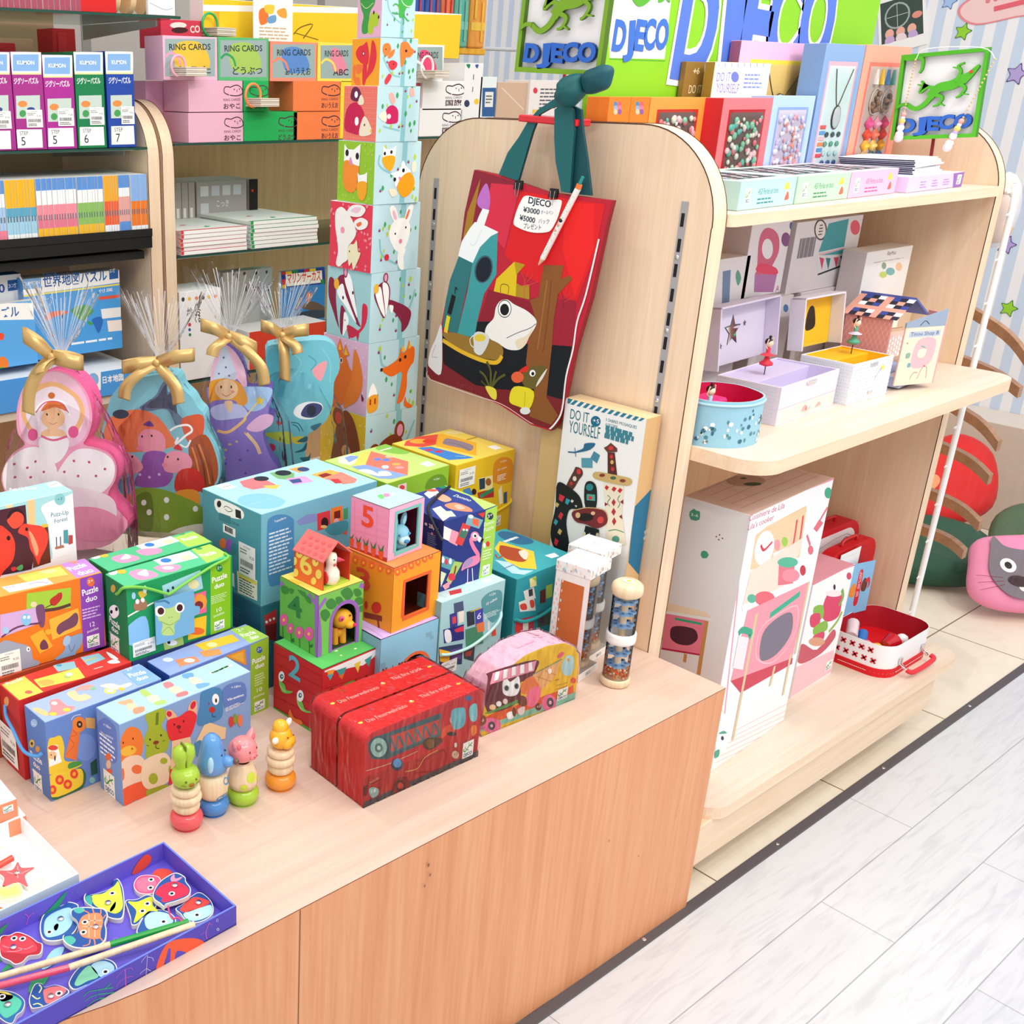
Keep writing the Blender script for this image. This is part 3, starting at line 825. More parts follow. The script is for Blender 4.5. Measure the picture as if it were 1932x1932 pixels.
carton('toy_box','lime green boxed stacking cubes between the teal box and the yellow box','toy box',(-0.367,0.527,0.64),2.8,(0.174,0.175,0.18),{'*':'9cc83c','F':'94c434','T':'c4e280'},{'F':'''u2
B 6a9c28 271 359 5 38 37 20 56 -1 42 -26 14 -55 -72 -12
t fff 11 323 392 368 390|+12m
P f8e0e0 72 426 60 -1 3 -41 -58 19
e e84848 103 408 18 -4 1 -12''','T':'''u2
B 8cc850 331 402 60 36 60 -13 -4 -128 -36 -42 -54 33
q fff 1 334 358 430 389
P f0f0d0 86 428 84 0 10 -76 -126 -53 -23 62
P 88a8e8 112 407 50 5 26 -44 -113 -31
P f8d868 238 419 48 -15 -178 -149 -73 17
P f47c68 290 400 25 -236 -160 -148 -41 245
e 6a88e0 221 285 14 -12 -17 -17
e 6a88e0 249 251 14 -12 -17 -17
e f8c898 299 277 17 -14 -15 -15
e f8b060 237 172 17 -14 -15 -14
e c8e0f8 165 176 14 -12 -19 -19
e f8a0a0 213 126 18 -15 -15 -14
P 88a8ec 42 287 72 -26 46 -239 -99 9 -42 45
B f4f8ff 30 222 47 -28 -28 -102 -20 68
B f4f8ff 87 144 39 -21 -25 -53 -46 27
P fff 327 99 66 12 -11 -68 -55 1'''},group=GP2)
carton('toy_box','hidden lime toy box under the lime green boxed cubes','toy box',(-0.367,0.527,0.5),2.8,(0.174,0.175,0.1395),{'*':'9cc83c'},group=GP2)
ybox=carton('toy_box','yellow boxed stacking cubes with a yellow cord, against the end panel','toy box',(-0.185,0.525,0.64),1,(0.176,0.181,0.18),{'*':'e8c020','F':'ecc224','T':'f8dc60'},{'F':'''u2
B e09020 282 316 -1 83 38 24 60 -6 48 -36 16 -93 -80 -13 -61 19
t fff 11 330 396 377 396|+12m
t fff 10 315 356 385 360|10 cubes
q fff 4 318 297 390 332
s 23 325 140 422
P f8e8a0 172 346 107 -5 10 -80 -102 17
P 204058 176 342 45 -2 7 -59 -41 0
e a06030 250 311 22 -5 2 -21
P 4a88c8 62 311 48 1 30 -47 -66 8
e 301818 146 281 18 -4 2 -17
P b82c34 172 269 58 -1 68 -8 5 -43 -119 17
P 2c9060 190 254 106 18 2 -19 -97 -20
P f4f0d8 333 246 22 25 22 -101 -25 -7
P 2c5888 378 224 26 3 8 -65 -26 -1
g 332 46 372 104''','T':'''u2
P ea5044 85 435 101 20 130 -35 -149 -120 -88 9 -57 78
e f8b040 140 393 41 -31 -30 -30
e ea4030 181 361 28 -21 -25 -24
P 3c88d8 49 319 72 -31 40 -258 -44 11 -85 39
e d83858 72 256 18 -14 -13 -13
e d83858 92 206 18 -14 -13 -13
L a8d8f8 6 106 105 37 -40
P f8b830 304 416 29 3 24 -227 -161 -145 -43 240
B 988898 241 316 59 16 13 -142 -48 -58 -45 -12 7 52 -24 101
L 584848 4 231 299 27 -68 -16 -105
e f8e4a0 409 387 47 -36 -24 -22
q c0a030 1 357 237 458 276
P fff 352 112 54 -5 -12 -62 -53 6'''},group=GP2)
cord([(.03,-.003,.06),(.1,-.004,.052),(.165,-.003,.062),(.179,.004,.07),(.1785,.03,.078)],.0028,'e8cc30',ybox)
carton('toy_box','second yellow toy box underneath the yellow boxed stacking cubes','toy box',(-0.185,0.525,0.5),1,(0.176,0.181,0.1395),{'*':'e0b820'},group=GP2)
abox=carton('toy_box','pale aqua boxed stacking cubes with a mint cord, under the navy flamingo box','toy box',(-0.438,0.303,0.5),0,(0.164,0.18,0.18),{'*':'a8d0d4','F':'a8d2d6','L':'88b8bc','T':'c8ecf0'},{'F':'''u2
B 5c9ca4 261 357 -4 35 43 22 64 -4 31 -29 1 -84 -50 -48 -72 77
t fff 14 307 392 349 392|+12m
t fff 16 293 351 362 363|10 cubes
q e8f8f8 4 287 284 394 312
P 4a5878 75 425 60 -5 10 -49 -61 4
P 3c3c8c 54 377 47 0 11 -71 -48 1
P e04858 72 358 24 0 6 -35 -24 0
P f4e8d8 110 374 35 -3 5 -56 -30 -1
P 28307c 21 313 131 -12 8 -78 -128 19
B f4f4f8 30 304 35 -8 14 -55 -35 4
P e03858 92 292 61 2 2 -29 -53 10
P 303848 163 358 49 -4 13 -75 -49 1
P 4848a8 217 349 54 -2 10 -85 -50 5
t fff 31 236 299 261 297|6
P d0b040 182 353 61 3 19 -9 -62 1
P 4a8c6c 164 270 117 -8 11 -102 -114 15
P f08048 234 276 50 -1 10 -52 -46 7
P e8e0e0 308 261 13 10 19 -83 -19 -2
P e85038 340 223 28 -2 10 -45 -28 2
P 304068 -2 233 155 -29 6 -107 -148 42
P f8b830 3 224 73 -37 -3 -61 -60 33
P 6a4890 75 194 71 -8 6 -58 -63 14
P 3a4450 165 173 72 -9 0 -78 -67 36
P b04838 175 155 46 -7 -6 -26 -37 8
s 23 80 122 145''','T':'''u2
P c0d8dc 40 81 89 -13 61 -9 -32 -30 -114 -3
P c84040 109 65 65 -13 -29 -32 -62 11
P fff 314 59 47 -7 -13 -28 -46 7'''},group=GP2)
cord([(.004,-.003,.078),(.03,-.004,.072),(.08,-.005,.072),(.13,-.005,.088),(.155,-.004,.108),(.1655,.01,.12)],.003,'c0e8e4',abox)
tbox=carton('toy_box','teal boxed stacking cubes with a teal cord and a horse on top','toy box',(-0.258,0.29,0.5),1,(0.176,0.18,0.18),{'*':'2c98a0','F':'2c98a4','L':'1c8088','T':'3ca8b4'},{'F':'''u2
P f0e4a0 90 428 44 2 13 -52 -45 2
P a8c840 105 427 35 -2 3 -26
P e8e4e0 54 376 73 0 24 -63 -75 8
P 3c3c48 89 373 29 -1 10 -38 -29 1
P e8e8e0 27 328 108 -3 26 -79 -117 28
B d84838 39 311 40 -5 14 -33 -40 9
B d84838 107 312 30 -6 10 -35 -24 1
P 6a2c28 177 341 39 3 12 -75 -41 5
P b0cc58 219 357 46 -2 11 -71 -46 2
P c84058 15 241 135 -20 12 -83 -132 27
B e03838 19 211 34 -4 12 -46 -36 8
P f0ece4 73 209 40 -6 6 -45 -40 6
P 58685c 174 228 97 -8 13 -84 -94 15
P 6a4868 193 201 30 -3 17 -41 -36 4''','T':'''u2
B 2c6c98 344 412 47 22 36 -40 5 -118 -36 -39 -62 26 -13 76
q fff 1 300 310 432 355
P f8c83c 195 304 93 50 31 -188 -158 -146 -48 58 11 92
B a8482c 214 290 38 24 23 -50 15 -55 -19 -49 -75 -46 -37 19 -15 62 31 61
B e8d8c8 261 210 40 -9 -30 -41 -60 -37 8 35
L a8482c 8 146 257 -28 -42 41 10
P b8dcec 93 214 29 -63 -28 -89 44 -44 -71 -3 -33 45
q 6c88a8 1 42 104 144 132
P e8f4f4 321 101 63 -7 -15 -41 -49 7'''},group=GP2)
cord([(.002,-.003,.1),(.03,-.005,.088),(.08,-.005,.087),(.13,-.004,.1),(.15,-.002,.112)],.0034,'2ca0a0',tbox)
nbox=carton('puzzle_box','navy domino puzzle box with a pink flamingo and a dark cord, on the aqua box','puzzle box',(-0.412,0.335,0.68),-1,(0.133,0.133,0.135),{'*':'1c2c74','F':'203480','L':'182460','T':'2c4290'},{'F':'''u2
P a4d454 257 332 74 6 8 -341 -91 3
e 1a3848 289 297 21 -5 2 -18
t fff 16 275 290 303 295|3+
t f0f8e0 20 254 254 327 258|Domino
t f0f8e0 20 256 227 323 231|Puzzle
q f0f0e0 1 268 191 316 200
e f0f0f0 267 161 9 -2 2 -14
e d83838 289 163 13 -3 2 -14
q e8f4d8 4 262 85 323 138
g 268 9 314 59
L f080a8 20 204 223 -29 -9 22 -45 35 -49 -19 -22
e f494b4 200 221 28 -7 3 -24
P fff 215 224 30 -21 -11 -20 -14 13
P 202020 245 207 15 -14 -8 -15 -10 9
e fff 198 225 15 -4 1 -13
e 202020 201 223 8 -2 1 -7
B ec88b0 129 73 13 36 42 16 53 -6 7 -29 -29 -13 -61 -1
B a890c0 140 83 10 31 43 6 2 -24 -33 -15
L f4d8e4 5 170 72 5 -72
L f4d8e4 5 198 68 12 -71
L f4d8e4 5 162 2 48 -3
P f0e8e8 -4 320 53 -31 1 -59 -57 33
P f49cb4 49 289 44 -23 -2 -65 -54 33
P d84040 114 306 54 -25 -47 -87 -45 24
P 407860 109 275 44 -17 -18 -35 -40 23
e fff 124 271 7 -2 1 -6
e fff 144 265 7 -2 1 -6
P 78b0bc 145 337 99 -48 -22 -37 -90 43
P ee6848 173 312 44 -14 0 -35 -41 22
e fff 163 324 16 -4 1 -9
P d83838 206 327 47 -1 -10 -27
P 58a0ac -8 186 88 -48 -13 -49 -70 38
e fff 7 157 10 -3 1 -16
e d83848 29 141 10 -3 1 -15
e fff 54 138 9 -2 1 -15
P a8cc68 80 132 52 -20 -67 -89 -28 27
L 8a3430 11 91 106 -8 -48
e d83848 70 58 23 -6 2 -19
P d8e8c8 -6 108 40 -24 -28 -59
P f0a0b0 14 30 49 13 -5 -32 -25 -6''','L':'''u2
t fff 18 243 281 303 284|28pcs
t fff 18 217 285 232 285|e
q 8088b0 8 238 185 301 258
e c08890 265 259 7 2 1 -6''','T':'''u2
P b8e078 307 345 61 -20 -29 -317 -92 -9 74 164
t f4fff0 28 259 207 268 112|Domino
e 208858 307 322 14 -10 -16 -16
P fff0e8 171 304 101 42 -32 -69 -93 -34
e f06050 234 316 21 -15 -13 -14
B f8b090 193 255 45 1 -16 -78 -46 -11 -6 37
B f49070 146 145 59 -9 6 -79 -27 -44 -38 38 -17 43
B f8b8a0 175 114 26 -8 -11 -45 -33 9
P f8f0d8 65 140 54 4 -45 -114 -76 -26
P c8e8c8 70 94 46 -22 -31 -60 -47 23'''},group=GP2)
cord([(-.002,-.001,.1),(-.001,.03,.131),(.02,.06,.138),(.06,.085,.1375),(.1,.105,.138),(.13,.118,.137)],.003,'202838',nbox)
from mathutils.geometry import tessellate_polygon
def holed(mb,W,H,hole,O,U,V,k):
 O,U,V=Vector(O),Vector(U),Vector(V)
 outer=[Vector((0,0,0)),Vector((W,0,0)),Vector((W,H,0)),Vector((0,H,0))];ho=[Vector((x,y,0))for x,y in hole]
 al=outer+ho;mb.mesh([O+U*p.x+V*p.y for p in al],[tuple(t)for t in tessellate_polygon([outer,ho])],k)
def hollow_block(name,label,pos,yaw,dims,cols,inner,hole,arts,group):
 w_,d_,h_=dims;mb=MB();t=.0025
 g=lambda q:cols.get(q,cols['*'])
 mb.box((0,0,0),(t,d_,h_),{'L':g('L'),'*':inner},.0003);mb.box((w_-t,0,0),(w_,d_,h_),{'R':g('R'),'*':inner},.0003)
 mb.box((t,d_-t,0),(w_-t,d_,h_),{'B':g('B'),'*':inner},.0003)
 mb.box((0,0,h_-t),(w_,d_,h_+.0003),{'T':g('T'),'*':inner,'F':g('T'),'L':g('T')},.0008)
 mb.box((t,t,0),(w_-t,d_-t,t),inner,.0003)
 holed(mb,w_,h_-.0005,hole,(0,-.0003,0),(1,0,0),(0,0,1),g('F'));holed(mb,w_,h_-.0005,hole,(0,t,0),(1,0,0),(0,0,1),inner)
 n=len(hole)
 for i in range(n):
  a,b=hole[i],hole[(i+1)%n];mb.face([(a[0],-.0003,a[1]),(b[0],-.0003,b[1]),(b[0],t,b[1]),(a[0],t,a[1])],g('E')if 'E' in cols else g('F'))
 for f,txt in arts.items():
  O,U,V,W,H=carton_faces(w_,d_,h_+(.0004 if f=='T' else 0))[f]
  if f=='F':O=(0,-.0004,0)
  if f=='L':O=(-.0003,d_,0)
  mb.art(O,U,V,W,H,txt)
 return tag(mb.build(name,None,pos,yaw),label,'toy block',group)
def arch(cx,r,z0,zs,n=10):return[(cx-r,z0),(cx+r,z0)]+[(cx+r*math.cos(R(a)),zs+r*math.sin(R(a)))for a in range(0,181,180//n)]
BG='numbered nesting blocks stacked on the counter'
ART['b2F']='''u2
P fff 12 315 295 2 6 -28 -83 -24 -218 43
L fff 4 23 311 143 -31 134 20
P f8a840 23 311 46 -9 -25 -43
P 58b8c0 26 291 36 -7 -18 -25
P 48a8a0 77 295 57 -4 -24 -52
P f07838 89 265 35 1 -14 -27
P f8d848 177 289 39 3 -15 -53
P 48a8a0 236 288 44 8 -17 -49
P f07838 293 286 19 6 -1 -49
B 5aa838 93 163 22 44 54 7 57 -27 34 -45 -106 51 -45 -29
e 201810 183 166 49 -18 1 -24
L b82020 2 14 231 300 -28
L b82020 2 17 139 300 -5'''
ART['b2L']='''u2
L b02020 2 -17 277 324 15
L b02020 2 -17 224 326 18
L b02020 2 -16 171 327 20
L b02020 2 -16 117 328 23
L b02020 2 -15 62 329 27
L b02020 2 -15 7 331 30
P 58a838 -15 7 331 10 2 -33 -333 -11
t 60b8c4 102 103 209 172 208 B|2
B 78c858 38 154 37 -4 13 -20 41 11 -27 -22 -45 -10
B a8dc80 36 166 11 -28 37 -17 -18 -8 -23 16
e fff 54 181 20 9 0 -25
e 1a6a78 56 181 12 5 0 -12
e fff 58 183 5 2 0 -5
B 78c858 156 127 36 -10 18 -25 44 7 -35 -19 -44 2
B a8dc80 156 127 19 -31 35 -14 -26 -5 -23 19
e fff 178 142 22 10 1 -28
e 1a6a78 178 145 11 5 0 -12
e fff 180 147 5 2 0 -5
B ee8030 113 47 27 -28 45 8 9 -16 -62 -17 -28 8
P ee6030 104 -5 82 12 -9 -31 -72 -22'''
ART['b2T']='''u2
e f0f8d0 152 84 6 -5 -5 -5
e f0f8d0 228 47 5 -4 -4 -4
e f0f8d0 140 41 4 -3 -3 -4'''
ART['b4F']='''u2
L 9c68c0 29 -24 279 26 -144 7 -142
L 9c68c0 18 -1 223 40 38
L 9c68c0 15 252 250 -28 14
L 9c68c0 17 227 269 33 -28 -2 -44
B 3c8a3c 39 242 30 10 31 -34 -22 -18 -30 15
B 3c8a3c 91 246 30 -3 13 -29 -26 -4
B 3c8a3c 120 268 38 8 32 -40 -29 -20 -28 24
B 3c8a3c 189 255 31 -3 17 -30 -30 -3
B 3c8a3c 199 208 31 4 25 -33 -39 -1
B 3c8a3c 11 207 29 4 24 -32 -22 -19 -23 14
B 3c8a3c 217 165 35 2 1 -26 -23 1
B 3c8a3c 19 174 26 -2 -3 -18'''
ART['b4L']='''u2
L 9c68c0 17 -15 231 37 26
L 9c68c0 22 235 279 13 -278
L 9c68c0 16 187 267 40 -28
B 3c8a3c 13 241 37 7 9 -22 -32 -18 -18 12
B 3c8a3c 59 245 36 7 -18 -26
B 3c8a3c 117 260 49 5 -9 -21
B 3c8a3c 157 256 44 -2 1 -25 -27 3
t 2c8040 94 63 128 147 139 B|4
L 2a7040 4 20 69 6 -76
L 2a7040 4 76 53 6 -63
L 2a7040 4 133 57 4 -64
L 2a7040 4 196 69 5 -75
e e85ca8 29 87 28 11 0 -29
e f8c838 29 87 8 3 0 -8
e e85ca8 74 65 22 9 0 -25
e f8c838 74 65 7 3 0 -7
e e85ca8 133 69 27 11 1 -28
e f8c838 133 69 8 3 0 -8
e e85ca8 195 88 30 12 1 -32
e f8c838 195 88 8 3 0 -8
B 2a7040 77 7 18 21 5 -18
B 2a7040 200 33 20 17 -4 -17'''
ART['b4T']='''u2
B f4c838 10 204 10 -60 -35 -7
B c8e060 25 150 0 -26 -17 -13'''
ART['b6L']='''u2
t f8d860 90 39 41 106 42 B|6
e f8d860 32 116 20 6 0 -17
e f8d860 1 75 17 6 0 -19
e f8d860 128 114 19 6 1 -21
e f8d860 10 25 17 6 0 -19
e f8d860 148 65 18 6 1 -21
e f8d860 120 25 16 6 0 -17
e e86020 30 120 5 2 0 -5
e e86020 134 118 5 2 0 -5'''
ART['b1F']='''u2
P 84b4c8 263 325 37 -1 3 -24 -34 0
P 84b4c8 290 300 23 0 1 -17 -19 1
P 84b4c8 4 259 29 0 2 -30 -28 3
P 84b4c8 11 224 40 0 1 -21 -36 6'''
ART['b1T']='''u2
L b49cd8 3 33 123 -13 -117
L b49cd8 3 197 0 85 -14
L b49cd8 3 142 9 21 -94'''
ART['b3F']='''u2
L f07840 17 3 290 249 31
e ee6830 20 279 18 -5 1 -19
e fcc040 20 280 7 -2 0 -6
e ee6830 61 281 19 -5 1 -19
e fcc040 61 282 7 -2 0 -6
e ee6830 102 286 19 -5 1 -19
e fcc040 102 287 7 -2 0 -6
e ee6830 144 289 17 -5 1 -18
e fcc040 144 290 6 -2 0 -6
e ee6830 184 293 18 -5 2 -18
e fcc040 184 294 6 -2 0 -6
e ee6830 222 297 16 -4 1 -17
e fcc040 222 298 5 -1 0 -5'''
ART['b3L']='''u2
L f07840 14 47 279 243 16
e ee6830 61 264 18 6 1 -18
e fcc040 61 263 7 2 0 -6
e ee6830 111 268 18 6 1 -18
e fcc040 111 267 6 2 0 -6
e ee6830 160 272 18 6 1 -17
e fcc040 160 271 6 2 0 -6
e ee6830 210 275 17 6 1 -17
e fcc040 210 274 6 2 0 -6
e ee6830 258 280 17 6 1 -17
e fcc040 258 279 6 2 0 -6
t e04838 95 79 142 154 148 B|3
P 8a3420 126 41 107 21 1 -25 -106 -22
L 8a3420 10 210 34 10 -42
e d83028 198 88 29 11 2 -27
e d83028 137 78 10 4 1 -19
L 2a6a30 4 197 113 5 -11'''
ART['b5L']='''u2
L ee9cbc 2 -16 177 223 15
L ee9cbc 2 -14 146 223 16
L ee9cbc 2 -13 115 224 17
L ee9cbc 2 -11 84 224 18
L ee9cbc 2 -10 53 225 13
L ee9cbc 2 19 218 10 -211
L ee9cbc 2 82 223 10 -202
L ee9cbc 2 144 228 11 -200
t ea4c28 91 67 123 128 124 B|5
P b83c28 -16 3 241 15 2 -24 -242 -20
P ea5828 -6 41 30 3 -4 -36 -16 -2
P ea5828 37 37 29 2 -3 -37 -16 0
P ea5828 79 36 28 2 -3 -35 -15 -2
P ea5828 122 35 29 3 -2 -37 -18 0
P ea5828 164 36 31 4 -3 -37 -18 -1
P 3c7a38 -11 62 18 -17 15 24 -7 -25 -16 -3
P 3c7a38 33 62 17 -20 16 31 -7 -34 -17 -2
P 3c7a38 76 65 17 -22 16 30 -6 -35 -18 -2
P 3c7a38 118 63 17 -22 18 31 -6 -34 -19 -3
P 3c7a38 161 64 17 -22 18 31 -6 -35 -18 -1'''
ART['b5T']='''u2
B 70cc70 80 141 27 -2 -18 -29 -27 -9
B f090b8 118 141 20 -13 -17 -24 -30 4
B fff 131 118 25 -6 -33 -21'''
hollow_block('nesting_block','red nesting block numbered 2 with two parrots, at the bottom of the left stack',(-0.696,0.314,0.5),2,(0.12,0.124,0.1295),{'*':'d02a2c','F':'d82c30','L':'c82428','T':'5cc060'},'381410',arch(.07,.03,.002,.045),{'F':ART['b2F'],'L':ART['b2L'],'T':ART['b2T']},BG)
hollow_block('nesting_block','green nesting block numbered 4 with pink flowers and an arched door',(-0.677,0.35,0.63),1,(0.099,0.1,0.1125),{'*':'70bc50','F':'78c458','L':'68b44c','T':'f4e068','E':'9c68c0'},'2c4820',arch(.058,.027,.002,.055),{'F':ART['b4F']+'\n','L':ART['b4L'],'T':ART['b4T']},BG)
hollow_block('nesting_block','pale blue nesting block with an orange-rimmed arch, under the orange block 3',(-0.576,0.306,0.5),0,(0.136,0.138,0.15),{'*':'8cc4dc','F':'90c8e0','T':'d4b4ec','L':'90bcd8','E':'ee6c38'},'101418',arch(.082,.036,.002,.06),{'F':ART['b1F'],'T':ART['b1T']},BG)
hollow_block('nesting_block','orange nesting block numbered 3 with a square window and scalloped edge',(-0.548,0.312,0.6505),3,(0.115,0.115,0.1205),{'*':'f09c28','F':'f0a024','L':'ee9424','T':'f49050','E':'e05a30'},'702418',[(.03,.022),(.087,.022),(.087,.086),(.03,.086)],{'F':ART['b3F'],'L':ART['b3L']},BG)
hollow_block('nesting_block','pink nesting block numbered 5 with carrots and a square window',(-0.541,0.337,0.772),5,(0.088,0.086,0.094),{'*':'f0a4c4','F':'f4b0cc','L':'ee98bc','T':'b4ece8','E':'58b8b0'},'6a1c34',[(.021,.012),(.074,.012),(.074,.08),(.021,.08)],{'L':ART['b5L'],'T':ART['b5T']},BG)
def rim(P,w_,k,pos,yaw,y=-.0008):
 mb=MB()
 for q in strip(P,w_):mb.face([(a,y,b)for a,b in q],k)
 return mb
def surround(idx,P,w_,k):
 o=bpy.data.objects['nesting_block'+('.%03d'%idx if idx else '')];mb=MB()
 for q in strip(P,w_):mb.face([(a,-.0009,b)for a,b in q],k)
 mb.build('opening_surround',o)
surround(0,arch(.07,.033,0,.045)[2:],.007,'58a838')
surround(1,[(.088,.001)]+arch(.058,.03,0,.055)[2:]+[(.028,.001)],.007,'9c68c0')
surround(2,arch(.082,.0385,0,.06)[2:],.006,'ee6c38')
surround(3,[(.0265,.0225),(.0265,.0895),(.0905,.0895),(.0905,.0185),(.0265,.0185)],.007,'ea6030')
surround(4,[(.0175,.012),(.0175,.0835),(.0775,.0835),(.0775,.0085),(.0175,.0085)],.007,'6cc4bc')
mb=MB();w_,d_,h_=.062,.07,.05;t=.002
mb.box((0,0,0),(t,d_,h_),{'L':'ee6c30','*':'c83020'},.0003);mb.box((w_-t,0,0),(w_,d_,h_),{'*':'d83c28'},.0003)
mb.box((t,0,0),(w_-t,d_,t),{'*':'b4d848'},.0003)
mb.ext([(0,0),(w_,0),(w_,h_),(w_/2,h_+.026),(0,h_)],(0,d_,0),(1,0,0),(0,0,1),(0,1,0),-.002,'b82c20','b82c20')
mb.art((-.0002,d_,0),(0,-1,0),(0,0,1),d_,h_,ART['b6L'])
hb=tag(mb.build('nesting_block',None,(-0.66,0.36,0.7435),4),'orange house-shaped nesting block numbered 6 with a bird inside, topmost of the left stack','toy block',BG)
mb=MB()
for sx in(0,1):
 a=(-.002,h_-.001)if sx==0 else(w_+.002,h_-.001);rd=(w_/2,h_+.027);rd2=(w_/2,h_+.0295);b=(a[0]-(.001 if sx==0 else-.001),a[1]+.0025)
 P=[a,rd,rd2,b];mb.ext(P,(0,-.001,0),(1,0,0),(0,0,1),(0,1,0),d_+.002,'ec7c78','e86c68')
u=Vector((w_/2+.003,0,.0285)).normalized();n=Vector((-u.z,0,u.x))
for i in range(4):
 for j in range(3):
  c=Vector((-.003,.008+.015*i+(.006 if j%2 else 0),h_+.0015))+u*(.008+.012*j)+n*.0004
  if c.y<d_-.004:mb.face([c+u*.0035*math.cos(R(a))+Vector((0,1,0))*.0045*math.sin(R(a))for a in range(0,360,30)],'d85c60')
mb.build('roof',hb)['label']='coral roof with darker dots'
def bird():
 t=thing('toy_figure','cream bird figure with red wing standing inside the house block 6','toy figure',(-.634,.372,.7456),-5,'small rubber animals inside the blocks')
 mb=MB();mb.lathe([(.0001,0),(.011,.001),(.0155,.01),(.0145,.022),(.009,.031),(.0095,.037),(.0115,.044),(.0085,.053),(.0001,.056)],'f4ecd8',20);mb.build('body',t)
 mb=MB();mb.ball((-.0125,-.003,.014),.0085,'d8342c',8,(.5,.9,1.3));mb.build('wing',t)
 mb=MB();mb.lathe([(.0045,0),(.0001,.012)],'e0405a',10);mb.build('beak',t,(.008,-.009,.044),rot=(R(90),0,R(40)))
 mb=MB();mb.ball((-.001,-.0105,.046),.0014,'5a2c20',6);mb.ball((.0095,-.0055,.046),.0014,'5a2c20',6);mb.ball((0,-.0112,.037),.0026,'d04868',6,(1,.4,1));mb.build('face_marks',t)
bird()
def dog():
 t=thing('toy_figure','orange dog figure with a pink eye patch inside the arch of block 4','toy figure',(-.617,.368,.6332),-12,'small rubber animals inside the blocks')
 mb=MB();mb.ball((0,.01,.02),.014,'f0a830',10,(1,1.3,1));mb.build('body',t)
 mb=MB();mb.ball((.004,-.002,.045),.0185,'f4b02c',12,(1.05,.95,.9));mb.ball((.012,-.016,.038),.009,'f4b02c',8,(1,1,.8));mb.build('head',t)
 for x in(-.008,.007):mb=MB();mb.tube([(x,-.004,0),(x,-.002,.03)],.006,'eca028',10);mb.build('leg',t)
 mb=MB();mb.ball((.018,-.024,.039),.0035,'d83068',6);mb.build('nose',t)
 mb=MB();mb.ball((-.004,-.0175,.052),.0052,'e8588c',8,(1,.4,1));mb.ball((-.0042,-.0198,.052),.0018,'8a2020',6);mb.ball((.012,-.0175,.055),.0018,'5a3020',6);mb.build('eye_patch',t)
 mb=MB();mb.tube([(.002+.012*math.cos(R(a)),.004+.012*math.sin(R(a)),.0285)for a in range(0,360,30)],.0016,'c03020',6,True);mb.build('collar',t)
dog()
def rabbit():
 t=thing('toy_figure','pale blue rabbit figure inside the window of the pink block 5','toy figure',(-.494,.362,.7752),-12,'small rubber animals inside the blocks')
 mb=MB();mb.lathe([(.0001,0),(.013,.001),(.016,.01),(.012,.022),(.0001,.03)],'80b8cc',16);mb.build('body',t)
 mb=MB();mb.ball((0,-.004,.03),.017,'8cc4dc',12,(1.05,.9,.95));mb.ball((.002,-.016,.022),.009,'c0e4f0',8,(1.3,.8,.9));mb.build('head',t)
 for x,a in((-.009,-12),(.008,10)):
  mb=MB();mb.ball((0,0,0),.006,'7cb4cc',8,(1,.6,2.4));mb.ball((0,-.003,0),.0036,'a8dcec',8,(1,.4,2.2));mb.build('ear',t,(x,-.002,.054),rot=(0,R(a),0))
 mb=MB();mb.ball((.003,-.0235,.022),.0042,'3c8cc0',8,(1.2,.7,.9));mb.build('nose',t)
 mb=MB();mb.ball((-.008,-.019,.033),.0022,'50a0c0',6);mb.ball((.012,-.017,.033),.0022,'50a0c0',6);mb.build('eye',t)
rabbit()
WG='four stackable wooden animal figures'
def disc(r0,z0,z1):
 zm=(z0+z1)/2;h=(z1-z0)/2;return[(r0-h*.8+h*.8*math.cos(R(a)),zm+h*math.sin(R(a)))for a in range(-90,91,15)]
def fig(pos,rz,label,base,body,spots,headk,headfn):
 t=thing('wooden_figure',label,'toy figure',pos,rz,WG)
 mb=MB();mb.lathe([(.02,0)]+disc(.0246,.001,.026)+[(.013,.027)],base+'g',32)
 mb.build('base',t)
 z=.027
 if body=='rings':
  for r_,h in((.0205,.0165),(.0235,.0135),(.0215,.0125)):
   mb=MB();mb.lathe([(.006,z)]+disc(r_,z,z+h)+[(.006,z+h)],'toy_wood',28);mb.build('ring',t);z+=h
 else:
  mb=MB();pr={'barrel':[(.012,0),(.018,.001),(.0225,.008),(.0235,.018),(.0235,.03),(.0215,.04),(.014,.0425)],'cone':[(.012,0),(.021,.002),(.0235,.012),(.021,.024),(.0165,.036),(.013,.041),(.01,.0425)]}[body]
  mb.lathe([(a,z+b)for a,b in pr],'toy_wood',28)
  def R_(zz):
   for(a,b),(c,d)in zip(pr,pr[1:]):
    if b<=zz<=d:return a+(c-a)*(zz-b)/max(d-b,1e-6)
   return.02
  for an,zz,sa,sz,kk in spots:
   V=[]
   for q in range(16):
    u_,v_=an+sa*math.cos(q*math.pi/8),zz+sz*math.sin(q*math.pi/8);rr=R_(max(.002,min(v_,.041)))+.0004
    V.append((rr*math.cos(R(u_)),rr*math.sin(R(u_)),z+max(.002,min(v_,.041))))
   rr=R_(zz)+.0008;V.append((rr*math.cos(R(an)),rr*math.sin(R(an)),z+zz))
   mb.mesh(V,[(q,(q+1)%16,16)for q in range(16)],kk)
  mb.build('body',t);z+=.0425
 headfn(t,z);return t
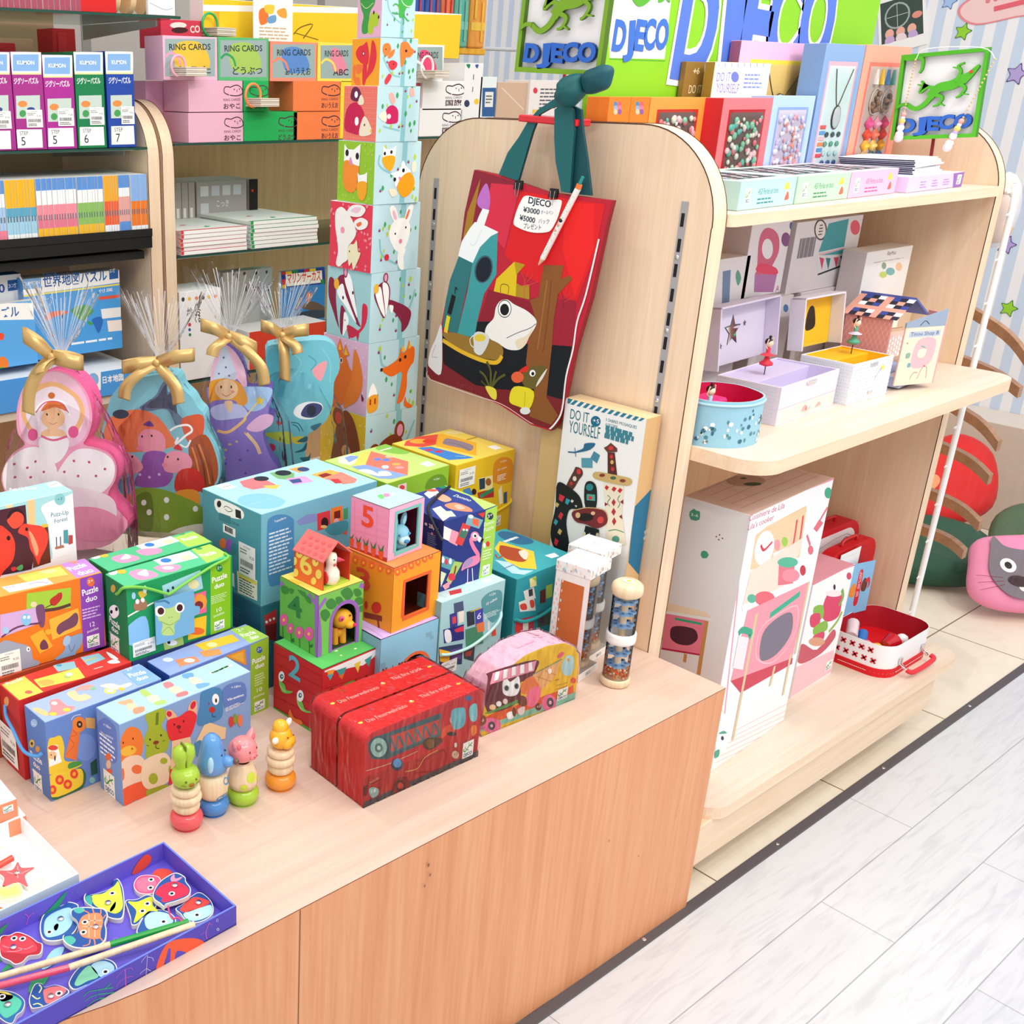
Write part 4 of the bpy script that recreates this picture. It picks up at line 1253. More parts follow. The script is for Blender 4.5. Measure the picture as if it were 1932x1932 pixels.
def bunny(t,z):
 k='a8c838g'
 mb=MB();mb.lathe([(.0001,z-.001),(.013,z),(.02,z+.008),(.0215,z+.017),(.018,z+.026),(.009,z+.03),(.0001,z+.031)],k,28);mb.build('head',t)
 for s in(-1,1):
  mb=MB();mb.tube([(.004*s,.004,z+.024),(.0045*s,.004,z+.036),(.0065*s,.004,z+.048),(.006*s,.004,z+.058),(.004*s,.004,z+.064)],[.009,.0085,.0115,.0105,.004],k,14);mb.build('ear',t)
 mb=MB();mb.box((-.0012,-.0045,z+.03),(.0012,.012,z+.066),'6c7c20',.0004);mb.build('ear_groove',t)
 mb=MB()
 for x in(-.008,.008):mb.ball((x,-.0195,z+.018),.0016,'5a6818',6)
 mb.ball((0,-.022,z+.012),.0035,'a06020',8,(1.2,.5,.8))
 for x in(-.008,.008):mb.tube([(x,-.0205,z+.011),(x*1.8,-.0165,z+.012)],.0004,'5a6818',5)
 mb.tube([(-.004,-.0215,z+.007),(0,-.0215,z+.006),(.004,-.0215,z+.007)],.0004,'5a6818',5);mb.build('face',t)
def dogh(t,z):
 k='5c98d4g'
 mb=MB();mb.lathe([(.0001,z-.001),(.014,z),(.0225,z+.006),(.0215,z+.02),(.0175,z+.038),(.0155,z+.048),(.0125,z+.056),(.007,z+.062),(.0001,z+.064)],k,28);mb.build('head',t)
 mb=MB();mb.ball((.004,-.022,z+.02),.0105,k,10,(.9,1.1,.85));mb.build('muzzle',t)
 mb=MB();mb.ball((.006,-.036,z+.022),.0048,'6a4840g',8);mb.build('nose',t)
 for x in(-1,1):mb=MB();mb.ball((.0165*x,-.006,z+.02),.0068,'a8d0ecg',8,(.9,.8,2.3));mb.build('ear',t)
 mb=MB();mb.ball((.01,-.0165,z+.034),.0016,'203048',6);mb.ball((-.004,-.0175,z+.034),.0016,'203048',6);mb.build('eye',t)
def pigh(t,z):
 k='ee8c90g'
 mb=MB();mb.ball((0,0,z+.021),.0225,k,14,(1.02,.95,.9));mb.build('head',t)
 for x in(-1,1):
  mb=MB();mb.lathe([(.0075,0),(.006,.007),(.003,.014),(.0001,.018)],k,14);mb.ball((0,-.006,.004),.0042,'e87078',6,(1,.5,1.5));mb.build('ear',t,(.0155*x,-.001,z+.032),rot=(0,R(32*x),0))
 mb=MB();mb.ball((0,-.02,z+.016),.0065,'ee8488g',8,(1.3,.6,.9));mb.build('snout',t)
 mb=MB()
 for x in(-.008,.009):mb.ball((x,-.0195,z+.026),.0015,'8a3040',6,(1,.6,1.3))
 for x in(-.003,.003):mb.ball((x,-.0245,z+.017),.001,'c03050',6)
 mb.build('face',t)
def cowh(t,z):
 k='f4b428g'
 mb=MB();mb.ball((0,0,z+.018),.0185,k,14,(1,.95,1.05));mb.ball((0,.001,z+.035),.0125,k,12);mb.ball((.002,-.012,z+.012),.0125,k,10,(1.2,.8,.9));mb.build('head',t)
 for x,zz in((-1,.022),(1,.034)):
  mb=MB();mb.ball((0,0,0),.0055,'f8f0e0g',8,(1.5,.8,1));mb.build('ear',t,(.0195*x,-.002,z+zz),rot=(0,R(-25*x),0))
 mb=MB();mb.ball((.006,-.0185,z+.024),.0013,'8a3020',6);mb.ball((-.008,-.017,z+.026),.0013,'8a3020',6)
 for x in(-.002,.006):mb.ball((x,-.0218,z+.013),.0012,'d07820',6)
 mb.build('face',t)
fig((-1.001,.254,.5),-8,'wooden rabbit figure with lime head and coral red base, front left of the four','ea5c60','rings',[],'',bunny)
fig((-.951,.259,.5),30,'wooden dog figure with blue head and blue base, between the rabbit and the pig','4888cc','barrel',[(-75,.033,34,.009,'5090cc'),(-110,.006,30,.006,'5090cc'),(0,.02,20,.012,'5090cc'),(-20,.03,10,.006,'5090cc')],'',dogh)
fig((-.900,.253,.5),18,'wooden pig figure with pink head and lime green base, beside the blue dog','a8cc38','cone',[(-105,.024,22,.008,'c8d840'),(-60,.012,16,.006,'c8d840'),(-30,.026,12,.004,'c8d840'),(-140,.01,14,.006,'c8d840')],'',pigh)
fig((-.831,.249,.5),22,'wooden duck-billed figure with yellow head and orange base, standing apart on the right','f09830','rings',[],'',cowh)
ART['fireF']='''u2
P b82c2c -5 133 598 -33 22 -106 -614 5
P 50484a 53 22 558 3 4 -35 -614 9 8 25
P 4c6468 14 281 51 12 321 -13 5 -106 -276 -1 -80 31
P d8503c 127 270 252 -16 1 -64 -249 8
L 54747c 9 127 262 31 -66 5 61 40 -62 5 61 41 -62 5 62 41 -67 5 62 43 -68 4 63 33 -60
L 54747c 7 127 196 253 -10
e 3c5c60 69 241 52 -19 3 -53
e a8c8bc 69 241 41 -15 2 -43
e 5c7c78 69 240 20 -7 1 -21
e d8e4d8 69 240 9 -3 1 -10
B 58402c 296 176 18 14 58 -17 31 -28 -56 -16 -39 19
e 8a6038 335 160 21 -8 2 -23
B e85838 391 174 16 34 77 -3 13 -37 -39 6 -57 -12
e f0a888 458 222 26 -9 2 -22
e f8d8c0 451 242 8 -3 1 -13
e 303030 449 162 26 -10 1 -10
B 70b8c0 439 269 59 -4 19 -23 -1 -65 -59 5
B 88ccd0 538 251 39 3 8 -77 -36 13
e 4878b0 529 296 18 -6 1 -12
B f08838 558 154 25 -1 9 -36 -25 -8
L d8c8a8 3 11 162 114 -13 146 1
L 982020 4 264 108 57 -14 95 5 -2 -82 -155 36
L e0b060 4 211 80 65 -10 35 36 66 8
e 304858 167 129 32 -12 2 -28
e 70a8d8 167 136 22 -9 1 -21
B 8a2020 151 22 16 43 55 -14 13 -54 -64 1
e 5a2020 189 25 28 -11 2 -27
e d84840 189 25 15 -6 1 -15
e d8c0a8 479 55 20 -8 2 -19
t 8a2828 17 469 51 489 48|+3
e e8e4d8 476 101 8 -3 1 -12
g 519 18 579 92
P 6a1c20 -12 96 35 -2 -2 -43 -27 3
B 98b8b4 28 72 22 3 28 -23 -4 -23 -30 1
t fff 18 41 50 65 49|16
t e8a090 13 27 97 75 101|puzzle
L 982020 3 29 135 2 -40 62 -1'''
ART['iceF']='''u2
P 8cc8b0 -23 68 597 -32 7 -45 -599 33
P e8602c -13 85 77 7 465 -21 25 6 7 -44 -555 12
B 6c2c38 17 270 9 30 263 -21 15 -51 -44 -40 -49 2 4 -94 -184 14
B fff 107 229 19 11 22 -23 27 4 24 6 14 -50 -12 -37 -48 6 -39 29
e 7a8498 133 191 15 -5 2 -15
e 202020 133 191 10 -3 1 -11
e 7a8498 192 182 15 -5 2 -15
e 202020 192 182 10 -3 1 -11
P 5a9c58 15 108 190 5 18 -20 -183 4
e f8d0a0 60 123 20 -6 2 -14
e fff 95 128 16 -5 2 -14
e f8e0e0 132 128 15 -5 2 -14
P f49cb0 32 240 10 51 256 -18 -10 -47
P fff 58 290 23 -2 -3 -40 -24 3
P fff 104 287 24 -2 1 -42 -24 2
P fff 152 284 24 -2 4 -42 -25 2
P fff 200 280 24 -2 6 -43 -25 3
P fff 249 276 20 -1 10 -43 -23 3
B ee8048 217 175 25 26 49 -2 39 -46 -11 -36 -50 2 -43 20
B f47898 255 103 28 38 49 -2 15 -45 -27 -46 -43 7
B 7a3c30 210 104 18 21 31 -23 5 -35 -38 9
P f0b878 282 208 172 22 -24 -67 -77 -50
L d09048 4 309 193 99 -57
L d09048 4 357 206 73 -43
L d09048 4 396 220 -29 -92
L d09048 4 347 215 -27 -45
e fff 387 196 12 -4 2 -14
L 8c9c84 5 286 210 172 22
B b8dce0 461 207 25 33 42 -18 13 -59 -21 -31 -47 25
e ee6080 446 256 18 8 9 -10
e f09838 498 217 9 -3 1 -8
e e85040 549 99 17 -5 2 -16
L d07828 5 429 136 26 -1
L d09828 3 438 106 74 -6
L d09828 3 440 88 74 -6
e f478a8 406 31 47 -15 6 -45
e 505050 413 32 23 -8 4 -26
e f4c0d8 413 32 9 -3 1 -10
e f478a8 62 36 58 -20 4 -38
e 505050 63 33 21 -7 2 -22
e f4c0d8 63 33 8 -3 1 -8
B fff 146 65 32 -1 13 -34 -33 4
e 6a3c28 191 57 12 -4 3 -23
B f0e0e0 211 64 41 0 0 -34 -29 3
e 7a2828 339 34 19 -6 3 -19
t fff 14 329 30 351 30|+3
g 454 25 517 81
B 8a4828 -15 98 31 0 12 -34 -22 -12 -17 12
t fff 15 2 72 14 72|6
t e84898 14 -4 32 27 35|puzzle'''
def toy_shape(name,label,pos,yaw,prof,d,kf,ks,art,W,H,side=None,cat='puzzle box',group=None,film=True):
 mb=MB();mb.ext(prof,(0,d,0),(1,0,0),(0,0,1),(0,-1,0),d,kf,ks,smooth=False)
 if art:mb.art((0,0,0),(1,0,0),(0,0,1),W,H,art)
 if side:side(mb)
 o=tag(mb.build(name,None,pos,yaw),label,cat,group)
 if film:
  mb=MB();g=.0022;cx=sum(p[0]for p in prof)/len(prof);cz=sum(p[1]for p in prof)/len(prof)
  P2=[(p[0]+(g if p[0]>cx else-g),max(p[1]+(g if p[1]>cz else 0),.0004))for p in prof]
  mb.ext(P2,(0,d+g,0),(1,0,0),(0,0,1),(0,-1,0),d+2*g,'film','film');mb.build('plastic_wrap',o)['label']='clear shrink wrap'
 return o
def rr2(w_,h_,r,rb=.003):
 return[(rb,0),(w_-rb,0)]+[(w_-r+r*math.cos(R(a)),h_-r+r*math.sin(R(a)))for a in range(0,91,15)]+[(r-r*math.sin(R(a)),h_-r+r*math.cos(R(a)))for a in range(0,91,15)]
def fire_top(mb):
 mb.art((0,0,.1281),(1,0,0),(0,1,0),.245,.063,"t f0c0b8 45 130 120 530 120|Das Feuerwehrauto\nt f0c0b8 45 700 150 1020 150|The fire truck\ne f8e060 80 150 20 0 0 14\ne f0b048 600 160 22 0 0 16\ne fff 600 170 10 0 0 10\ne f8d848 1090 150 20 0 0 12")
FG='fire truck puzzle boxes'
toy_shape('puzzle_box','red fire truck shaped puzzle box in clear wrap, the front one of two',(-0.769,0.128,0.5),-1.8,rr2(.245,.128,.018),.063,'cc2c30','d8282c',ART['fireF'],.245,.128,fire_top,group=FG)
toy_shape('puzzle_box','red fire truck shaped puzzle box in clear wrap, the one behind',(-0.7665,0.1955,0.5),-1.8,rr2(.245,.128,.018),.063,'c0282c','d02428',None,.245,.128,fire_top,group=FG)
ICE=[(.004,0),(.226,0),(.23,.008),(.23,.06),(.226,.088),(.212,.108),(.185,.124),(.14,.131),(.09,.128),(.045,.112),(.018,.088),(.004,.055),(0,.01)]
def ice_side(mb):
 N=len(ICE)
 for i,(txt,seg)in enumerate((('Camion de',10),('The ice cream truck',7))):
  a,b=ICE[seg+1],ICE[seg];u=Vector((b[0]-a[0],0,b[1]-a[1]));L=u.length;u.normalize()
  n=Vector((-u.z,0,u.x));mb.art(Vector((a[0],.0,a[1]))+n*.0002,u,(0,1,0),L,.06,"t e890b0 30 20 110 %g 110|%s"%(L/UN-20,txt))
toy_shape('puzzle_box','ice cream truck shaped puzzle box with pink edge and yellow front, in clear wrap',(-0.4805,0.157,0.5),-3.9,ICE,.06,'f4c428','f0bcd0',ART['iceF'],.23,.132,ice_side)
def rainmaker_tube(parent,z0=0,o=(0,0)):
 ox,oy=o
 def L(name,prof,k,n=28):mb=MB();mb.lathe(prof,k,n,(ox,oy,z0));return mb.build(name,parent)
 L('wooden_base',[(.0001,0),(.024,0),(.0268,.003),(.0268,.012),(.025,.015),(.0001,.015)],'toy_wood')
 L('clear_tube',[(.0235,.013),(.0235,.182)],'clear')
 L('collar',[(.0235,.086),(.0262,.087),(.0268,.092),(.0268,.101),(.0262,.105),(.0235,.106)],'f4f4f2')
 L('wooden_cap',[(.0001,.178),(.024,.178),(.0272,.182),(.0278,.19),(.0262,.198),(.02,.203),(.0001,.204)],'toy_wood')
 L('inner_rod',[(.0062,.013),(.0062,.18)],'toy_wood',12)
 for z in(.038,.062,.118,.142,.164):
  mb=MB();P=[]
  for a in range(0,360,10):r_=.0185+.0025*math.cos(R(a*7));P.append((r_*math.cos(R(a)),r_*math.sin(R(a))))
  mb.ext(P,(ox,oy,z0+z),(1,0,0),(0,1,0),(0,0,1),.004,'88b4e0')
  for a in range(0,360,51):mb.face([(ox+.0135*math.cos(R(a))+.003*math.cos(R(b)),oy+.0135*math.sin(R(a))+.003*math.sin(R(b)),z0+z+.0042)for b in range(0,360,45)],'4478b0')
  mb.build('blue_disc',parent)
 rn=random.Random(3);mb=MB()
 for i in range(110):
  a=rn.random()*6.283;r_=.0205*math.sqrt(rn.random()if i%3 else.95);z=.0175+.0038*(i//22)+rn.random()*.001
  mb.ball((ox+r_*math.cos(a),oy+r_*math.sin(a),z0+z),.0022,rn.choice(['ee6a30','ee6a30','e85428','f8e8c0','f0a060']),5)
 b=mb.build('beads',parent);b['kind']='stuff'
def rainbox(pos,yaw,label):
 t=thing('rainmaker_box',label,'toy box',pos,yaw,'boxed rainmakers');w_=.069;h_=.226
 mb=MB();mb.box((0,0,0),(w_,w_,.016),{'*':'f2eeea'});mb.box((0,w_-.001,.016),(w_,w_,h_-.02),{'*':'f2eeea'},.0002)
 mb.box((0,0,.016),(.0012,w_,h_-.02),{'L':'f4ece8','*':'d06830'},.0002);mb.box((w_-.0012,.045,.016),(w_,w_,h_-.02),{'*':'f4ece8'},.0002)
 mb.face([(-.0002,.056,.03),(-.0002,.01,.03),(-.0002,.01,.19),(-.0002,.056,.19)][::1],'cc6a34')
 mb.art((-.0003,w_,0),(0,-1,0),(0,0,1),w_,h_,'\n'.join('e %s %d %d 8 0 0 16'%(['f0b8b0','b8dce0','f4d0c0'][(i+j)%3],20+42*i+(j%2)*20,30+48*j)for i in range(2)for j in range(20)))
 mb.art((0,-.0002,0),(1,0,0),(0,0,1),w_,.016,'t 404040 30 130 25 220 25|DJECO')
 mb.build('carton',t)
 mb=MB();mb.box((-.0008,-.0008,h_-.02),(w_+.0008,w_+.0008,h_),{'*':'f6f2f0'},.0008)
 rn=random.Random(5);S1=[]
 for i in range(26):S1.append('e %s %d %d 7 3 -3 14'%(rn.choice(['f4c4bc','b4dce4','f8dcc8','b8b8c8']),rn.randint(10,335),rn.randint(5,95)))
 mb.art((0,-.0009,h_-.02),(1,0,0),(0,0,1),w_,.02,'\n'.join(S1));mb.art((-.0009,w_,h_-.02),(0,-1,0),(0,0,1),w_,.02,'\n'.join(S1))
 mb.art((0,0,h_),(1,0,0),(0,1,0),w_,w_,'l 181818 3 12 20 12 300\nl d0c8c8 2 12 20 330 330\nl d0c8c8 2 330 20 12 330\ne c8dce8 170 170 50 0 0 40\ne f4d0c8 200 200 30 0 0 20')
 mb.build('lid',t)
 mb=MB();mb.face([(.001,.0004,.016),(w_-.001,.0004,.016),(w_-.001,.0004,h_-.02),(.001,.0004,h_-.02)],'clear');mb.face([(w_-.0004,.001,.016),(w_-.0004,.045,.016),(w_-.0004,.045,h_-.02),(w_-.0004,.001,h_-.02)],'clear');mb.build('clear_window',t)
 return t
def boxed_rain(pos,yaw,label,l2):
 rainbox(pos,yaw,label)
 c,s=math.cos(R(yaw)),math.sin(R(yaw));q=(pos[0]+.0375*c-.031*s,pos[1]+.0375*s+.031*c,.5165)
 t=thing('rainmaker',l2,'rattle toy',q,yaw,'wooden rainmaker tubes');rainmaker_tube(t,0);
 t.scale=(.98,.98,.92)
boxed_rain((-.203,.173,.5),8,'white open-sided rainmaker carton with rust side, the front one of two','rainmaker tube inside the front rainmaker carton')
boxed_rain((-.129,.206,.5),8,'white open-sided rainmaker carton, the rear one beside the sword kit','rainmaker tube inside the rear rainmaker carton')
t=thing('rainmaker','loose clear rainmaker tube with orange beads standing in front of the boxed ones','rattle toy',(-.147,.134,.5),0,'wooden rainmaker tubes');rainmaker_tube(t)
mb=MB();mb.face([(.009*math.cos(R(a)),.009*math.sin(R(a)),.2042)for a in range(0,360,20)],'c8e4dc');mb.face([(.004*math.cos(R(a)),.004*math.sin(R(a)),.2044)for a in range(0,360,30)],'d8dc40');mb.build('cap_print',t)
carton('craft_kit_box','tall white and kraft craft kit box showing mosaic swords, leaning by the end panel','craft kit',(-0.0505,0.205,0.5),0,(0.044,0.18,0.466),{'*':'d4ac78','L':'f4f4f2','F':'d4ac78','T':'e4cca0'},{'L':'''u2
P 2c7c94 14 1173 35 2 -23 -35 -12 1
P 2c7c94 65 1175 20 1 -35 -37 -20 0
P 2c7c94 101 1176 19 0 -34 -37 -20 0
P 2c7c94 136 1176 19 1 -34 -37 -19 0
P 2c7c94 171 1177 19 0 -34 -36 -19 -1
P 2c7c94 205 1177 19 1 -33 -37 -19 0
P 2c7c94 239 1177 19 1 -33 -36 -19 -1
P 2c7c94 273 1178 18 0 -32 -35 -19 -1
P 2c7c94 306 1178 19 1 -32 -36 -19 0
P 2c7c94 339 1179 19 0 -32 -35 -18 0
P 2c7c94 372 1179 18 1 -31 -35 -18 -1
P 2c7c94 404 1180 18 0 -30 -35 -18 0
P 2c7c94 437 1180 17 0 -31 -30 -17 -4
t 1c7080 48 39 1072 146 1075|DO IT
t 1c7080 58 40 1006 217 1013|YOURSELF
e 1c6c88 184 1092 27 6 4 -25
t fff 19 168 1085 203 1085|+5
t 2a7488 14 238 1107 405 1109|3 SABRES MOSAIQUES
t 2a7488 13 239 1086 305 1087|A DECORER
q 3c8494 1 242 1049 402 1101
q 3c8494 1 245 1030 415 1085
q 3c8494 1 241 1009 411 1065
B 2c6c90 140 974 57 15 -26 -38 -75 -34 -1 7 37 24
L 2c6c90 7 49 909 47 9
L 2c6c90 4 85 939 12 -41
P 5a9cb0 129 900 63 16 6 -47 -61 -14
P 4c8ca4 180 913 15 38 36 -11 -12 -43
P 6a3c30 265 995 15 18 38 -17 3 -16 -51 -17 -24 17
e d83840 285 989 13 3 1 -10
P 5a2c28 270 963 38 10 30 -108 -52 -11
e c83c3c 293 950 9 2 1 -10
e d8b060 300 925 9 2 1 -10
e c83c3c 308 894 9 2 1 -10
B d0b070 216 855 98 14 97 6 -3 -33 -73 -14 -118 -6
e 8a3c30 256 849 16 5 1 -8
e 4a6c50 317 853 16 4 1 -8
e 8a3c30 369 854 16 4 1 -8
B 5a3830 96 829 9 20 33 -2 10 -24 -18 -33 -29 -57 -41 -1
e d83c40 124 831 12 3 2 -13
e e8dcc8 105 790 11 3 2 -12
e c83838 89 761 9 3 1 -9
P f0e4cc 268 815 112 15 7 -122 45 -150 -104 -49 -25 173
P c83038 285 809 17 -5 -10 -20 -14 10
P c83038 326 814 18 -5 -12 -20 -16 7
P c83038 360 817 16 -5 -12 -20 -15 7
P b82c38 335 756 13 -13 -8 -23 -15 15
P b82c38 341 714 14 -16 -8 -23 -16 14
P b82c38 350 669 15 -16 -10 -24 -14 15
L 5a8c60 4 299 763 17 -9 -12 -24 14 -16
L 5a8c60 4 365 782 -8 -23 14 -16 -8 -23
P 8a2430 289 725 20 -4 -17 -15
P 8a2430 386 768 -15 -17 18 -6
P 8a2430 299 653 20 -4 -17 -16
P 8a2430 389 695 -13 -15 19 -7
e 5a9c88 374 566 20 7 3 -17
L 4a8c60 4 328 593 39 19 46 1
B 1c2024 9 741 70 -1 61 -24 25 -35 3 -27 -35 -10 -38 -19 -7 -74 33 -126 -82 -21 -39 75 12 135
P d83848 28 690 34 -4 -13 -32 -22 7
P 3aa0b0 71 681 25 -3 -13 -28 -17 5
P d8b870 17 644 17 -6 -10 -20 -15 6
P d83848 47 603 18 -9 -12 -32 -19 12
P 3aa0b0 19 558 19 -8 -10 -25 -16 9
P e8e4d8 103 684 13 -3 -7 -13 -11 4
P d83848 32 461 22 -8 -8 -32 -19 9
P d8b870 50 517 18 -8 -9 -25 -18 9
P e0d8c0 123 661 16 2 -5 -11
B 202428 168 772 28 32 38 -20 10 -100 -58 -14
e 2c8890 196 773 20 6 2 -17
P 50a898 185 736 46 10 5 -30 -48 -10
P d83848 205 735 17 -9 -14 -14 -14 7
B 7a2c30 112 616 37 32 68 28 70 8 27 -26 -2 -36 -50 -37 -64 1 -57 -4
e 2a1c20 193 620 46 14 3 -20
e e8c090 149 617 14 4 2 -14
e d84848 279 633 18 6 2 -17
e e8c090 233 653 12 4 1 -9
L d8b880 4 118 632 84 40 93 14 24 -34
P 1c2024 199 579 79 5 11 -102 -102 -28
P e8e4d0 227 553 42 -50 -49 -16
P d83848 236 514 17 -9 -12 -25 -14 13
e f0e0c0 197 536 9 3 1 -11
e d8c8b0 273 554 9 3 2 -12''','F':'''u2
B ecd4a8 122 1052 27 21 41 -20 3 -34 -41 -5
t d4ac78 21 149 1037 186 1039|+5
P 1c6c90 -7 749 215 118 -5 -166 33 -434 -227 204
t f0f8f8 30 126 605 219 587|DO IT
t f0f8f8 21 126 578 216 559|YOURSELF
e f0f8f8 163 758 25 -5 4 -19
L f0f8f8 4 137 733 56 35
L f0f8f8 4 142 783 56 -60
e f0f8f8 177 822 7 -1 1 -6
e f0f8f8 144 701 7 -2 1 -6
q c8e0e8 5 146 478 198 536
q c8e0e8 4 139 409 207 449'''})
carton('craft_kit_box','second kraft craft kit box standing behind the sword kit against the panel','craft kit',(-0.042,0.39,0.5),0,(0.04,0.05,0.4),{'*':'d0a874','L':'d8b47c'})
ART['trayF']='''u2
B ee5c38 527 1 25 59 37 17 74 -32 37 -31 6 -20 -64 1 -24 20 -18 5 -4 -18 -18 -2 -5 35 -10 -13 -13 -28
B 5a4cb8 600 20 12 5 30 -30 -40 -1
B 5a4cb8 573 51 9 -5 -5 -49 -15 6
L f0e8f8 1 499 75 -9 -81
L f0e8f8 1 499 66 17 -14 3 -14
L f0e8f8 1 496 74 -15 -10 -5 -7
L f0e8f8 1 493 25 15 -19
L f0e8f8 1 493 25 -20 -5 -3 -4
L e868c8 2 419 66 -1 -70
L e868c8 1 419 66 21 -7 5 -12
L e868c8 1 419 66 -19 -5 -15 -10
L e868c8 1 418 34 26 -9
L e868c8 1 418 34 -20 -4 -12 -11
L e868c8 2 730 70 -14 -29 3 -31
L e868c8 1 730 66 12 -13
L e868c8 1 716 41 -22 0
L 2c9c7c 4 325 44 22 -8 20 7
L 2c9c7c 4 325 44 50 -21
L 2c9c7c 4 324 28 55 -27
L 2c9c7c 4 326 11 33 -17
L 2c9c7c 3 325 44 -32 13 -17 -8
L 2c9c7c 3 327 27 -27 7 -20 -3
L 2c9c7c 3 329 10 -25 3 -20 -7
L 2c6c9c 2 323 51 5 -57
e d8e0ff 760 62 4 -2 0 -6
e 5a4cb8 760 62 3 -2 0 -5
e d8e0ff 762 25 5 -3 0 -6
e 5a4cb8 762 25 3 -2 0 -5'''
def tray(name,label,pos,yaw,w_,d_,h_,k,kin,kr,arts,cat='tray'):
 t=.003;mb=MB()
 mb.box((0,0,0),(w_,d_,t),{'*':k,'T':kin},.0003)
 for a,b,dc in(((0,0,0),(w_,t,h_),'B'),((0,d_-t,0),(w_,d_,h_),'F'),((0,t,0),(t,d_-t,h_),'R'),((w_-t,t,0),(w_,d_-t,h_),'L')):mb.box(a,b,{'*':k,'T':kr,dc:kin},.0003)
 for O,U,V,W,H,txt in arts:mb.art(O,U,V,W,H,txt)
 return tag(mb.build(name,None,pos,yaw),label,cat)
rn=random.Random(11)
bub='\n'.join('e %s %d %d %d 0 0 %d'%(c,x,y,r_+(2 if c!='6a5cd0' else 0),r_+(2 if c!='6a5cd0' else 0))for x,y,r_ in[(rn.randint(40,1600),rn.randint(30,780),rn.randint(4,16))for _ in range(26)]for c in('a8a8f0','6a5cd0'))
weed='b 2c8c5c 250 640 330 700 420 700 340 640\nb 2c8c5c 300 560 380 600 470 610 380 550\nb 38a068 640 700 700 760 800 770 720 700\nb 2c8c5c 620 620 700 660 760 650 680 600\nb e8503c 1450 560 1480 700 1560 760 1630 700 1600 600 1540 640 1500 560\nb 9cd4e8 500 420 620 520 700 500 600 420\nb 38a068 350 300 420 380 520 360 430 290'
inw='\n'.join('e 8c88e8 %d %d 8 0 0 8\ne 4a3cb4 %d %d 5 0 0 5'%(x,y,x,y)for x,y in[(rn.randint(20,1600),rn.randint(30,130))for _ in range(22)])+'\nb 2c9c6c 700 20 780 60 900 130 860 60 800 20\nb 2c9c6c 300 20 380 70 480 100 420 40\nb ee5038 1400 10 1440 80 1520 120 1560 60 1500 10\nl e868c8 4 600 20 620 70 600 110\nl e868c8 4 620 70 660 90'
ty=tray('game_tray','purple-blue fishing game tray holding wooden sea animals, at the front left corner',(-1.40,.0288,.5),1.7,.335,.167,.031,'5448b4','6a5cd0','6c84f0',[((0,0,0),(1,0,0),(0,0,1),.335,.031,ART['trayF']),((0,0,.003),(1,0,0),(0,1,0),.335,.167,bub+'\n'+weed),((0,.1639,.003),(1,0,0),(0,0,1),.335,.028,inw)],'tray')
tray('game_tray','white and pale blue game tray with a starfish, behind the purple tray',(-1.53,.205,.5),2,.334,.165,.031,'d8ecf4','f8fafc','f4fafc',[((0,0,.003),(1,0,0),(0,1,0),.334,.165,'b e4f0d0 1400 200 1500 300 1560 260 1460 160\nb e8f4dc 1250 600 1330 700 1400 660 1310 580\nb f8e4cc 1150 300 1200 360 1260 320\nl c8e4e8 6 1480 400 1600 420 1640 380\nb dcecc8 1380 720 1420 780 1500 740')],'tray')
def sea(name,P,z,label,kin,extra,eyes,magnet,tilt=0,key='wooden fishing game pieces in the trays'):
 cx=sum(p[0]for p in P)/len(P);cy=sum(p[1]for p in P)/len(P);Q=catmull([(a-cx,b-cy)for a,b in P],True,5)
 mb=MB();mb.ext(Q,(0,0,0),(1,0,0),(0,1,0),(0,0,1),.0065,'f4f0e8','ece4d8')
 mb.ext([(a*.95,b*.95)for a,b in Q],(0,0,.0065),(1,0,0),(0,1,0),(0,0,1),.0001,kin,back=False)
 for kind,k,pts in extra:
  q=[(a-cx,b-cy)for a,b in pts]
  if kind=='b':mb.ext(catmull(q,True,5),(0,0,.0066),(1,0,0),(0,1,0),(0,0,1),.00012,k,back=False)
  else:
   for s_ in strip(catmull(q,False,5),.0016):mb.face([(a,b,.00675)for a,b in s_],k)
 for x,y in eyes:
  mb.ext(ell(x-cx,y-cy,.0042,.0042,14),(0,0,.0067),(1,0,0),(0,1,0),(0,0,1),.0001,'ffffff',back=False)
  mb.ext(ell(x-cx,y-cy,.0023,.0023,12),(0,0,.0069),(1,0,0),(0,1,0),(0,0,1),.0001,'101418',back=False)
 o=mb.build(name,None,(cx,cy,z),rot=(R(tilt),0,0))
 if magnet:mb=MB();mb.lathe([(.0001,.0068),(.0042,.0068),(.0042,.0085),(.0036,.0092),(.0001,.0092)],'chrome',14,(magnet[0]-cx,magnet[1]-cy,0));mb.build('magnet',o)
 return tag(o,label,'game piece',key)
sea('wooden_fish',[(-1.197,0.1998),(-1.1931,0.1939),(-1.1795,0.1895),(-1.1635,0.1891),(-1.1526,0.2003),(-1.1475,0.198),(-1.1515,0.18),(-1.1615,0.1583),(-1.1707,0.1425),(-1.1833,0.1285),(-1.1949,0.1401),(-1.1938,0.1545),(-1.2022,0.1707),(-1.2049,0.1884)],0.5032,'yellow wooden angelfish with a curled tail in the purple tray','2454a0',[('b','d8e048',[(-1.1923,0.1904),(-1.1782,0.1855),(-1.1598,0.1893),(-1.15,0.1938),(-1.1604,0.1662),(-1.1714,0.1459),(-1.1838,0.1413),(-1.1913,0.1526),(-1.1981,0.1718)]),('b','48b0a0',[(-1.2001,0.1934),(-1.193,0.1909),(-1.2012,0.1742),(-1.2041,0.1849)]),('b','8a9830',[(-1.1854,0.1537),(-1.1731,0.1614),(-1.1794,0.152),(-1.1876,0.1484)])],[(-1.1684,0.1781)],(-1.1826,0.1643),0)
